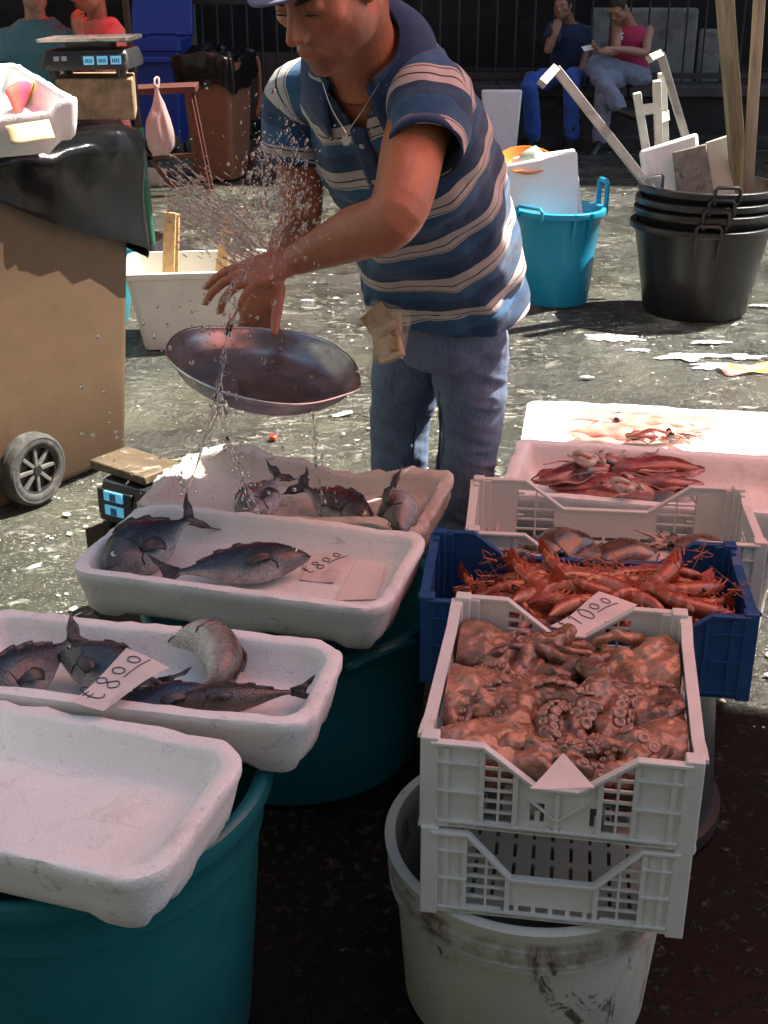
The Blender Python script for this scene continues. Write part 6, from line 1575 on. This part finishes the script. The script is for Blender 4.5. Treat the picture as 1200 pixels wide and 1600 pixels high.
# ------------------------------------------------------------------ prawns
M_prawn = wet_col('prawn_shell', .28, .0007, 180, .5, 0, .15, .35, .25, 60); M_ant = mat('prawn_feeler', (.42, .12, .05), .4)
def prawn_parts():
    L = .135; n = 26; tt = np.linspace(0, 1, n)
    th = -.15+tt*1.35; S = np.stack([L*.62*np.cos(th*1.15-.5)*1.0, np.zeros(n), L*.62*np.sin(th*1.15-.5)], 1)
    S = np.array([(-L*.5+L*t, 0, -.030*(t-.35)**2*4) for t in tt])              # tail at -x, bends down
    S[:, 2] -= .05*np.clip(.45-tt, 0, 1)**2*1.2
    rad = np.interp(tt, [0, .1, .3, .5, .62, .75, .88, 1], [.005, .0082, .0108, .0132, .0152, .0155, .012, .003])
    a = np.linspace(0, 2*math.pi, 14, endpoint=False); rings, cols = [], []
    for i in range(n):
        seg = (tt[i]*9.5) % 1 if tt[i] < .62 else .5; r = rad[i]*(1+.10*(seg-.5)*(tt[i] < .62))
        rings.append(S[i]+np.stack([0*a, r*.86*np.cos(a), r*1.1*np.sin(a)], 1))
        base = np.array((.31, .066, .030)) if seg > .18 else np.array((.45, .17, .09))
        if tt[i] > .62: base = np.array((.27, .050, .024))
        low = np.clip(-np.sin(a), 0, 1)[:, None]; cols.append(base*(1-low*.5)+np.array((.62, .34, .22))*low*.5)
    b = B(); b.loft(rings); b.C = [np.vstack(cols)]
    shell = b.mesh('shell', True, 60)
    t = B()
    for s in (-1, -.45, .45, 1): t.sheet([[(-L*.5+.008-u*.026*(1-.2*abs(s)), s*(.002+.011*u)+v*.004*(.4+u), S[0][2]-.004-u*.006) for v in (-1, 0, 1)] for u in (0, .5, .85, 1)], (.45, .07, .025))
    tail = t.mesh('tail_fan', True, 0)
    an = B()
    for s, e in ((-1, (.03, .035, .004)), (1, (.04, -.025, .0))):
        an.tube([(L*.48, s*.003, .0), (L*.54, s*.010, .012), (L*.57, s*.02+e[1]*.4, .014), (L*.42-e[0], e[1], .012)], [.0010, .0008, .0006, .0003], 5, sm=12)
    an.tube([(L*.40, 0, .010), (L*.50, 0, .013), (L*.56, 0, .016)], [.0024, .0014, .0004], 6)
    ante = an.mesh('feeler', True, 0)
    lg = B()
    for i in range(5):
        for s in (-1, 1): x = L*(.12+.065*i); lg.tube([(x, s*.006, -.010), (x+.010, s*.013, -.018), (x+.004, s*.016, -.030)], [.0013, .0009, .0004], 5)
    for i in range(5):
        for s in (-1, 1): x = -L*.34+L*.085*i; lg.tube([(x, s*.004, -.016+.002*i), (x-.008, s*.006, -.026+.002*i)], [.0022, .001], 5)
    ey = B()
    for s in (-1, 1): ey.ell((L*.46, s*.008, .007), (.0034,)*3, None, 8, 6)
    return shell, tail, ante, lg.mesh('leg', True, 0), ey.mesh('eye', True, 0)
_pp = prawn_parts(); rnd = random.Random(12)
def put_prawn(m, label, group):
    o = thing('prawn', label, 'prawn', m, group)
    for nm, me_, mt in zip(('shell', 'tail_fan', 'feelers', 'legs', 'eyes'), _pp, (M_prawn, M_prawn, M_ant, M_ant, M_pupil)): link(nm, me_, o, mt)
    return o
mb, wb, lb, hb_ = F['Bl']; k_ = 0
for layer in range(5):
    cnt = (24, 24, 24, 26, 30)[layer]
    for i in range(cnt):
        u = ((i*7) % cnt+.5)/cnt; x = (u-.5)*(wb-.24)+rnd.uniform(-.012, .012); y = rnd.uniform(-.5, .5)*(lb-.13)
        z = -hb_+.022+layer*.024+rnd.uniform(-.004, .006)+(.012*math.sin(x*9+1)+.010*math.cos(y*20) if layer > 2 else 0)
        yaw = rnd.choice((0, math.pi))+rnd.uniform(-.55, .55)
        mm = mb @ tr(x, y, z) @ rot_z(yaw) @ rot_y(rnd.uniform(-.22, .22)) @ rot_x(rnd.choice((math.pi/2, -math.pi/2, .4, -.6))+rnd.uniform(-.4, .4))
        mm = mm.copy(); mm[:3, :3] *= rnd.uniform(1.02, 1.22)
        if layer < 3: lab = 'red prawn buried deep in the heap of the blue crate'
        else: lab = 'red prawn on top of the heap, %s of the blue crate' % (('at the back left', 'at the front left') if x < -wb*.14 else ('at the back middle', 'in the front middle') if x < wb*.14 else ('at the back right', 'at the front right'))[0 if y > 0 else 1]
        put_prawn(mm, lab, 'red prawns in the blue crate')
for lab, px, py, upz, yaw, px_ in (('plump red prawn curling against the right wall of the blue crate', 1076, 922, .118, .15, 0), ('red prawn rising tail first at the back right of the blue crate', 1035, 903, .125, .6, -.40), ('red prawn leaning down the right front corner of the blue crate', 1072, 945, .110, -.5, .1)):
    p = on_tray('Bl', px, py, up=upz); mm = mb @ tr(*p) @ rot_z(yaw) @ rot_y(px_) @ rot_x(1.2)
    mm = mm.copy(); mm[:3, :3] *= 1.25; put_prawn(mm, lab, 'red prawns in the blue crate')

# ------------------------------------------------------------------ squid and cuttlefish
M_squid = wet_col('squid_skin', .22, .0012, 90, .5, 0, .25, .5, .35, 26)
def squid(label, m, L, W, col, pale, cat='squid', name='squid', group=None, fins=.8, arms=8, seed=0, arm_curl=.5, stout=1.0):
    """mantle tip at -x, arms towards +x"""
    rn = random.Random(seed); o = thing(name, label, cat, m, group)
    t = np.linspace(0, 1, 22); rad = W/2*np.interp(t, [0, .08, .25, .55, .85, 1.0], [.10, .34, .68, 1.0, .96, .86])
    b = B(); rings, cols = [], []
    for i in range(22):
        x = -L*.5+L*.72*t[i]; r = sell((x, .01*math.sin(t[i]*5+seed), .006*math.sin(t[i]*4)), (0, 1, 0), (0, 0, 1), rad[i], rad[i]*.50*stout, 26, 2.1)
        q = vnoise(r*np.array([20, 45, 45]), 1, seed, 2); r[:, 2] += q*.003
        cc = np.array(col)[None]*(1+.35*vnoise(r, 30, seed+1, 3))[:, None]; lw = smooth01((-(r[:, 2])/(W*.25)+.1))[:, None]*.75; pk = np.clip(vnoise(r, 18, seed+7, 2)-.2, 0, 1)[:, None]
        rings.append(r); cols.append(np.clip(cc*(1-lw)*(1-pk*.8)+np.array(pale)[None]*np.clip(lw+pk*.8, 0, 1), .01, 1))
    b.loft(rings); b.C = [np.vstack(cols)]; obj('mantle', b, M_squid, o, sharp=0)
    for s in (-1, 1):
        g = []
        for u in np.linspace(0, 1, 14):
            x = -L*.5+L*.72*(u*fins); r0 = np.interp(u*fins, t, rad); w_ = W*.42*math.sin(u*math.pi)**.7
            g.append([(x, s*(r0*.75+w_*v), .004*math.sin(u*14+v*3)-.004*v+.004) for v in np.linspace(0, 1, 5)])
        fb = B().sheet(g, tuple(np.array(col)*.8+np.array(pale)*.2)); obj('fin', fb, M_squid, o, sharp=0, solid=.003)
    hb = B().tube([(L*.19, 0, 0), (L*.25, 0, .004), (L*.31, 0, 0)], [W*.30, W*.31, W*.22], 16, flat=.7, col=tuple(np.array(col)*.7+np.array(pale)*.3)); obj('head', hb, M_squid, o, sharp=0)
    for s in (-1, 1): obj('eye', B().ell((L*.25, s*W*.27, .010), (.009, .006, .009), None, 12, 8), M_pupil, o, sharp=0)
    for i in range(arms):
        a = (i/(arms-1)-.5)*2; ln = L*(.30 if i not in (1, arms-2) else .52); yaw = a*.5; P = [np.array([L*.29, a*W*.16, 0.])]
        for q in range(6): yaw += rn.uniform(-arm_curl, arm_curl)+a*.08; P.append(P[-1]+np.array([math.cos(yaw), math.sin(yaw), 0])*ln/6+np.array([0, 0, rn.uniform(-.003, .006)]))
        r0 = W*.075; obj('arm', B().tube(P, np.linspace(r0, r0*.35, 7), 8, sm=26, col=pale if i % 2 else tuple(np.array(col)*.5+np.array(pale)*.5)), M_squid, o, sharp=0)
    return o
def in_box(key, a_px, c_px, up, roll=0):
    m = F[key][0]; a, c = on_tray(key, *a_px, up=up), on_tray(key, *c_px, up=up); return m @ frame((a+c)/2, c-a) @ rot_x(roll), np.linalg.norm(c-a)
RD, PL_ = (.20, .040, .035), (.50, .32, .27)
for lab, a, c, up, w_, col, sd in (('long dark red squid at the back of the pink-lit box, its tip to the right', (1096, 735), (905, 722), .062, .085, (.21, .035, .03), 3),
        ('dark red squid lying crosswise at the left of the pink-lit box', (835, 752), (985, 722), .060, .070, (.17, .045, .04), 4),
        ('broad rosy squid in front in the pink-lit box', (862, 760), (1075, 762), .035, .095, (.26, .075, .065), 5),
        ('paler squid lying at the right of the heap in the pink-lit box', (1090, 757), (940, 745), .048, .065, (.22, .06, .05), 6)):
    mm, L = in_box('B2', a, c, up); squid(lab, mm, L*1.05, w_, col, PL_, group='squid in the pink-lit foam box', seed=sd, arm_curl=.75)
bb_ = B()
for q, (px, py) in enumerate(((905, 716), (965, 757))):
    P = [on_tray('B2', px+24*math.cos(t)*(1-t*.07)+t*4, py+8*math.sin(t*1.3), up=.10+.008*math.sin(t*2)) for t in np.linspace(0, 7.2, 14)]
    o = obj('squid_tentacle', B().tube(np.array(P), np.linspace(.0095, .005, 14), 9, sm=60, col=(.50, .36, .30)), M_squid, None, m=F['B2'][0], sharp=0); tag(o, ('pale curled tentacle draped over the upper squid' if q == 0 else 'pale looped tentacle lying over the front squid'), 'tentacle', 'loose squid tentacles')
mm, L = in_box('B1', (905, 678), (1075, 676), .03); squid('pale pink squid stretched out in the sunlit box', mm, L*1.2, .10, (.60, .24, .18), (.70, .52, .44), group='squid in the sunlit foam box', seed=8)
mm, L = in_box('B1', (1075, 668), (935, 655), .035); squid('pink squid behind the other one in the sunlit box', mm, L*1.15, .085, (.58, .27, .21), (.70, .52, .44), group='squid in the sunlit foam box', seed=9)
mm, L = in_box('B1', (985, 682), (1062, 682), .055); squid('small dark red squid on top in the sunlit box', mm, L*1.2, .06, (.13, .03, .02), (.3, .15, .1), group='squid in the sunlit foam box', seed=10)
CBR, CPL = (.115, .065, .045), (.36, .25, .20)
for lab, a, c, up, w_, sd in (('brown cuttlefish with its arms to the left in the white crate', (905, 862), (800, 868), .065, .095, 13), ('round brown cuttlefish in the middle of the white crate', (900, 848), (858, 866), .080, .10, 14), ('long cuttlefish lying to the right in the white crate', (1020, 866), (900, 874), .055, .085, 15), ('pale cuttlefish arms and head at the right of the white crate', (1130, 862), (1030, 850), .060, .08, 16), ('cuttlefish in the left corner of the white crate', (800, 880), (770, 850), .055, .08, 17)):
    mm, L = in_box('Cu', a, c, up); squid(lab, mm, max(L, .13)*1.15, w_, CBR, CPL, 'cuttlefish', 'cuttlefish', 'cuttlefish in the white crate', fins=1.0, arms=8, seed=sd, stout=1.25)

# ------------------------------------------------------------------ octopus
k = N('octopus_skin'); co = k.coords()
n1 = k.noise(co, 22, 7, .7, .8); c = k.mix(1.0, k.attr('Col'), k.ramp(n1, [(.30, (.26, .21, .19)), (.5, (.92, .74, .60)), (.72, (1.40, 1.14, .95))]), 'MULTIPLY')
c = k.mix(k.rng(k.noise(co, 60, 6, .75, .5), .56, .72, 0, .75), c, (.040, .018, .014))
k.bsdf(Base_Color=c, Roughness=k.rng(k.noise(co, 40, 5), .3, .7, .12, .30), Specular_IOR_Level=.55, Coat_Weight=.5, Coat_Roughness=.12, Subsurface_Weight=.15, Subsurface_Radius=(.008, .003, .002), Subsurface_Scale=1.0)
k.bump(k.math('ADD', k.noise(co, 70, 6, .65), k.math('MULTIPLY', k.voro(co, 140), -.5)), .0035, .7); M_octo = k.m
M_suck = wet_col('octopus_sucker', .25, .0006, 200, .5, 0, .15, .3, .2, 80)
mC_, wC_, lC_, hC_ = F['C']
def octopus(label, c, yaw0, mr, seed, base, mdir, arm_len=.27, ar=.023):
    """c: middle in crate coordinates; mdir: way the mantle lies"""
    rn = random.Random(seed); o = thing('octopus', label, 'octopus', mC_ @ tr(*c), 'raw octopus in the white crate')
    g = B(); md = nrm((math.cos(mdir), math.sin(mdir), .15))
    fr_ = frame(md*mr*.9+np.array([0, 0, .006]), md); g.ell((0, 0, -.008), (mr*1.15, mr*.95, mr*.55), fr_, 26, 18)
    g.V[-1] = g.V[-1]; g.ell(md*mr*.05+np.array([0, 0, .006]), (mr*.55, mr*.6, mr*.5), None, 18, 12)
    sk = B(); lim = np.array([wC_/2-.022, lC_/2-.022])
    for i in range(8):
        a = yaw0+i*2*math.pi/8+rn.uniform(-.2, .2); P = [np.array([0, 0, 0.004])]; yw = a; cv = rn.uniform(-.55, .55); n = 11; zc = 0
        for q in range(n):
            yw += cv*(.4+.9*q/n)+rn.uniform(-.2, .2); p = P[-1]+np.array([math.cos(yw), math.sin(yw), 0])*arm_len/n
            for ax in (0, 1):
                if abs(p[ax]+c[ax]) > lim[ax]: p[ax] = math.copysign(lim[ax], p[ax]+c[ax])-c[ax]; yw += cv*1.2+.4
            p[2] = .008+.012*math.sin(q*.9+i*1.7)+.006*math.cos(i*2.3)-.0022*q*(.6 if i % 2 else -.1); P.append(p)
        P = catmull(np.array(P), 44); r = ar*np.linspace(1.08, .34, 44)*(1+.07*np.sin(np.arange(44)*1.2+i)); g.tube(P, r, 12)
        T_ = np.gradient(P, axis=0); roll = rn.uniform(-.9, .9); show = rn.random() < .34
        for q in range(3, 43, 1):
            t = nrm(T_[q]); sd = nrm(np.cross(t, (0, 0, 1))); up_ = np.cross(sd, t); s = 1 if q % 2 else -1; an = roll+s*.48
            nn = up_*math.cos(an)+sd*math.sin(an); rr = r[q]*.40
            pc_ = P[q]+np.array(c)+nn*r[q]
            if not show or rn.random() < .06 or abs(pc_[0]) > wC_/2-.016 or abs(pc_[1]) > lC_/2-.016: continue
            fm = frame(P[q]+nn*r[q]*.90, t, nn); sk.lathe([(rr*1.0, -.001), (rr*1.02, .0016), (rr*.80, .0026), (rr*.55, .0018), (rr*.40, .0002), (.0003, -.0004)], 9, fm)
    g2 = remesh(g, .0030, 3, .5); V = mverts(g2); Nn = mnormals(g2)
    V = V+Nn*(vnoise(V, 38, seed, 3)*.0045-np.abs(vnoise(V, 22, seed+3, 2))*.0075)[:, None]; Vc = V+np.array(c); lx, ly = wC_/2-.010, lC_/2-.010; Vc[:, 0] = np.clip(Vc[:, 0], -lx, lx); Vc[:, 1] = np.clip(Vc[:, 1], -ly, ly); Vc[:, 2] = np.maximum(Vc[:, 2], -hC_+.006); V = Vc-np.array(c); mset(g2, V)
    dk = np.clip(.5+1.1*vnoise(V, 15, seed+5, 3), 0, 1)[:, None]; C = np.array(base)[None]*(1-dk*.78)+np.array((.085, .036, .028))[None]*dk*.78
    md_ = np.exp(-(np.linalg.norm(V-md*mr*.9, axis=1)/(mr*1.05))**2)[:, None]*.75; C = C*(1-md_)+np.array((.56, .36, .28))[None]*md_
    mcol(g2, C); bd = obj('body', g2, M_octo, o)
    if sk.n: sk.C = [np.tile(np.array((.33, .19, .14)), (sk.n, 1))]
    if sk.n: obj('suckers', sk, M_suck, o, sharp=0)
    obj('eye', B().ell(md*mr*.10+np.array([-md[1], md[0], 0])*mr*.42+np.array([0, 0, mr*.36]), (.004, .004, .003), None, 10, 8), M_pupil, o, sharp=0)
oct_spec = [('octopus filling the bottom of the white crate', (.0, .0), .040, .3, .07, 1, (.24, .125, .085), .5),
    ('octopus bundled in the back left corner of the white crate', (810, 1035), .075, .2, .062, 2, (.31, .175, .115), 2.9),
    ('octopus with rows of suckers at the back right of the white crate', (985, 1065), .074, 1.1, .060, 3, (.36, .225, .155), .5),
    ('large smooth-bodied octopus at the left wall of the white crate', (815, 1105), .082, .6, .068, 4, (.38, .225, .155), 3.0),
    ('dark tangled octopus in the middle of the white crate', (920, 1115), .088, .9, .046, 5, (.21, .115, .085), .2),
    ('pinkish octopus at the front left of the white crate', (815, 1175), .080, 1.5, .070, 6, (.38, .215, .16), 3.5),
    ('dark octopus at the front right of the white crate behind the card', (970, 1170), .078, 2.0, .060, 7, (.26, .14, .105), .1)]
for lab, c, up, y0, mr, sd, col, md in oct_spec:
    if isinstance(c[0], float): p = np.array([c[0], c[1], -hC_+up])
    else:
        p = on_tray('C', c[0], c[1], up=up, base=0); p[0] = np.clip(p[0], -wC_/2+.06, wC_/2-.06); p[1] = np.clip(p[1], -lC_/2+.055, lC_/2-.055)
    octopus(lab, p, y0, mr, sd, col, md)
# ================================================================== steel pan
pcn = U(411, 566, 1.57)
pmx = frame(pcn, nrm((1, .02, -.15)), nrm((.13, -.085, .99)))
PAN = thing('steel_pan', 'wide dented steel pan held out over the trays, wet inside', 'pan', pmx)
Rp = .174; prof = [(.001, -.045), (.11, -.045), (.138, -.042), (.153, -.032), (.167, -.012), (Rp, 0), (Rp+.003, .0015), (Rp+.0015, .003), (Rp-.002, .001), (.164, -.011), (.150, -.030), (.136, -.039), (.11, -.042), (.001, -.042)]
pb = B().lathe([(r, z) for r, z in prof], 96); V = pb.V[0]; an = np.arctan2(V[:, 1], V[:, 0]); rr = np.hypot(V[:, 0], V[:, 1])/Rp
k1 = np.exp(-((an+.35)/.22)**2)*rr**3*.070; k2 = -np.exp(-((an-.55)/.35)**2)*rr**3*.035
V[:, :2] *= (1+k1+k2)[:, None]; V[:, 2] += rr**3*(.006*np.sin(an*2+.4)+np.exp(-((an-2.6)/.5)**2)*.010)
k = N('worn_dark_steel'); co = k.coords(); c = k.ramp(k.noise(co, 18, 6, .6), [(.3, (.26, .265, .275)), (.7, (.44, .45, .46))]); c = k.mix(k.rng(k.noise(co, 30, 8, .7), .58, .72, 0, .6), c, (.07, .06, .055))
k.bsdf(Base_Color=c, Metallic=.85, Roughness=k.rng(k.noise(co, 25, 5), .3, .7, .24, .42)); k.bump(k.noise(co, 60, 5), .0008, .6)
obj('pan_shell', pb, k.m, PAN, sharp=60)
rimv = [(V[i], ) for i in range(len(V)) if abs(np.hypot(V[i, 0], V[i, 1])) > 0 and (i//96) == 6]
obj('rolled_rim', B().tube(np.array([v[0] for v in rimv]+[rimv[0][0]]), .0032, 7, rounded=False), mat('bright_worn_steel', (.55, .54, .52), .25, .95, .5, .2, 40), PAN, sharp=0)
# ================================================================== thrown water
k = N('water'); p = k.n('ShaderNodeBsdfPrincipled'); p.inputs['Base Color'].default_value = (.97, .98, .98, 1); p.inputs['Roughness'].default_value = .02; p.inputs['IOR'].default_value = 1.33; p.inputs['Transmission Weight'].default_value = 1.0; p.inputs['Specular IOR Level'].default_value = .6
k.l(p.outputs[0], k.out.inputs[0]); M_water = k.m
rw = random.Random(21)
ico = bmesh.new(); bmesh.ops.create_icosphere(ico, subdivisions=2, radius=1.0); icv = np.array([v.co[:] for v in ico.verts]); icf = [tuple(v.index for v in f.verts) for f in ico.faces]; ico.free()
def drop(b, p, r, d=None, st=1.0):
    v = icv*(1+.22*vnoise(icv*1.3+rw.random()*40, 1.0, rw.randrange(99), 1))[:, None]
    if d is not None and st != 1: d = nrm(d); v = v+np.outer(v@d, d)*(st-1)
    b.add(np.asarray(p)+v*r, icf)
sp = B()
gs = rw.gauss
for i in range(1000):                                    # cloud thrown up beside the arm
    t = rw.random(); px, py = 435+gs(0, 30)+(t-.5)*20, 310+gs(0, 52); dd = 1.56+gs(0, .05)
    r = min(.0042, .0008+rw.expovariate(1)*.0007); drop(sp, U(px, py, dd), r*.8, (.45, 0, 1), rw.uniform(1.2, 3.2))
for i in range(1500):                                    # streaks flung off the hand to the left
    t = rw.random(); px, py = 395-120*t**1.3+gs(0, 14), 395-90*t+gs(0, 26); r = .0006+rw.expovariate(1)*.0006
    drop(sp, U(px, py, 1.58+gs(0, .04)), min(r, .0024)*.8, (-.8, 0, .6), rw.uniform(2, 7))
for i in range(130):                                    # scattered drops, falling water
    t = rw.random(); px, py = 330+gs(0, 90), 450+330*t; drop(sp, U(px, py, 1.50+gs(0, .06)), min(.0050, .0010+rw.expovariate(1)*.0011), (0, 0, 1), rw.uniform(1, 1.4))
for px, py, r in ((128, 678, .005), (145, 680, .0062), (183, 684, .005), (193, 687, .005), (162, 612, .005), (172, 645, .004), (160, 635, .003), (300, 566, .006), (345, 474, .004), (350, 490, .006), (316, 515, .007), (300, 487, .004), (222, 690, .004), (352, 700, .008), (362, 735, .006), (460, 765, .006), (420, 770, .005), (390, 525, .006), (402, 497, .005), (425, 565, .003)):
    drop(sp, U(px, py, 1.45), r*.62, (0, 0, 1), 1.25)
for i in range(60):
    drop(sp, U(620-rw.random()*380, 130+rw.random()*170, 1.5+gs(0, .05)), .0006+rw.expovariate(1)*.0005)
def stream(pts, w0, w1, n, d0, jit):
    """falling water: a few twisting threads of uneven thickness that break into drops"""
    P = catmull(np.array([U(x, y, d) for x, y, d in pts]), n*3); m_ = len(P)
    for th_ in range(3):
        ph = rw.random()*6; s0 = rw.randrange(99); t = np.linspace(0, 1, m_)
        off = np.stack([np.sin(t*9+ph), np.cos(t*7+ph*1.3), 0*t], 1)*(w0*.9*(.4+t))[:, None]
        r = (w0+(w1-w0)*t)*np.clip(.42+.75*vnoise(np.stack([t*13, 0*t+s0, 0*t], 1), 1.0, s0, 2), .06, 1.2)*(.9, .6, .45)[th_]
        sp.tube(P+off, np.maximum(r, .0004), 9)
    for i in range(n):
        t = i/(n-1); p = P[i*3]+np.array([gs(0, jit), gs(0, jit), gs(0, jit)])*(1.2+2*t)
        for q in range(2):
            if rw.random() < .6: drop(sp, p+np.array([gs(0, .009), gs(0, .009), gs(0, .012)]), .0007+rw.expovariate(1)*.0009, (0, 0, 1), rw.uniform(1.2, 2.6))
stream([(372, 476, 1.62), (356, 520, 1.50), (345, 600, 1.44), (338, 632, 1.40), (310, 700, 1.40), (290, 770, 1.42)], .0060, .0045, 60, 0, .0035)
stream([(338, 628, 1.40), (352, 680, 1.40), (376, 740, 1.43), (398, 800, 1.46)], .0048, .0042, 46, 0, .0045)
stream([(488, 640, 1.42), (492, 690, 1.46), (496, 740, 1.48), (506, 786, 1.50)], .0024, .0026, 38, 0, .0035)
stream([(375, 430, 1.58), (360, 455, 1.55), (368, 482, 1.55)], .005, .004, 14, 0, .006)
tag(obj('water_splash', sp, M_water, None, sharp=0), 'clear water flung from the pan and falling on the worn tray', 'water', kind='stuff')
fm = pmx @ tr(.035, -.02, -.0395)
wf = B(); g = [[(r*math.cos(a)*.085*(1+.12*math.sin(a*3+1)), r*math.sin(a)*.075*(1+.1*math.sin(a*2)), .0003*math.sin(r*9)*math.cos(a*3)*r+.0008*(1-r**6)) for a in np.linspace(0, 2*math.pi, 40)] for r in np.linspace(.02, 1, 14)]
tag(obj('pan_water', wf.sheet(g), M_water, None, m=fm, sharp=0), 'shallow water left in the bottom of the steel pan', 'water', kind='stuff')
# ================================================================== litter on the ground
M_lit = mat('white_scraps', (.72, .71, .66), .6, var=.15)
lb_ = B(); rl = random.Random(9)
def scrap(b, x, y, s):
    n = rl.randrange(5, 9); a0 = rl.random()*6; pl = [(s*(.5+.7*rl.random())*math.cos(a0+6.283*i/n), s*(.3+.5*rl.random())*math.sin(a0+6.283*i/n)) for i in range(n)]
    b.prism(pl, .0016, tr(x, y, .004) @ rot_z(rl.random()*6) @ rot_x(gs(0, .12)))
for i in range(1100):
    y = 2.2+7.5*rl.random()**1.2; x = (rl.random()-.5)*.82*y
    scrap(lb_, x, y, .003+rl.expovariate(1)*.0035)
fo_ = B()
for px_, py_, rx_, ry_ in ((955, 528, .10, .05), (1000, 548, .05, .02), (1070, 556, .12, .05), (1120, 572, .10, .04), (1160, 558, .07, .03), (1105, 535, .07, .02), (640, 470, .07, .02), (668, 476, .03, .012), (915, 590, .03, .01), (1190, 478, .05, .015), (480, 470, .03, .01)):
    c_ = G(px_, py_); a = np.linspace(0, 2*math.pi, 60, endpoint=False); q = np.stack([np.cos(a), np.sin(a), 0*a+px_*.1], 1)
    rr_ = 1+.55*vnoise(q, 1.7, 3, 3)+.28*vnoise(q, 6, 5, 2); rings = []
    for s_, z in ((1, .0005), (.94, .004), (.7, .006), (.35, .0065), (.02, .006)): rings.append(np.stack([c_[0]+rx_*rr_*s_*np.cos(a), c_[1]+ry_*rr_*s_*np.sin(a), z+.0015*vnoise(q*s_, 5, 8)], 1))
    fo_.loft(rings, False, True)
tag(obj('soap_foam', fo_, mat('white_foam_film', (.62, .64, .63), .35, 0, .5, .25, 40, .003, 130), None, sharp=0), 'white foamy water patches spilled round the stacked black tubs', 'foam', kind='stuff')
tag(obj('litter', lb_, M_lit, None, smooth=False), 'white scraps of foam and ice scattered over the wet ground', 'litter', kind='stuff')
for lab, px, py, mt, w_, h_ in (('pink printed leaflet lying on the ground at the right', 1172, 578, mat('pink_leaflet', (.60, .22, .20), .7, var=.3, vs=30, dirt=[((.6, .35, .06), 14, .5, .55)]), .26, .12), ('white flat fish-shaped scrap on the ground behind the pan', 535, 649, M_lit, .075, .02)):
    p = G(px, py); g = [[(x, y, .006+.006*math.sin(x*40+y*60)) for x in np.linspace(-w_/2, w_/2, 12)] for y in np.linspace(-h_/2, h_/2, 8)]
    o = obj('leaflet' if w_ > .2 else 'paper_scrap', B().sheet(g), mt, None, m=tr(*p) @ rot_z(.2), solid=.0015); tag(o, lab, 'leaflet' if w_ > .2 else 'scrap')
p = G(427, 685); o = obj('bottle_cap', B().lathe([(.001, .012), (.011, .012), (.0145, .009), (.015, 0), (.0135, 0), (.013, .008), (.001, .010)], 22), mat('red_cap', (.62, .04, .02), .35), None, m=tr(*p), sharp=40); tag(o, 'small red bottle cap on the wet ground beyond the worn tray', 'bottle cap')
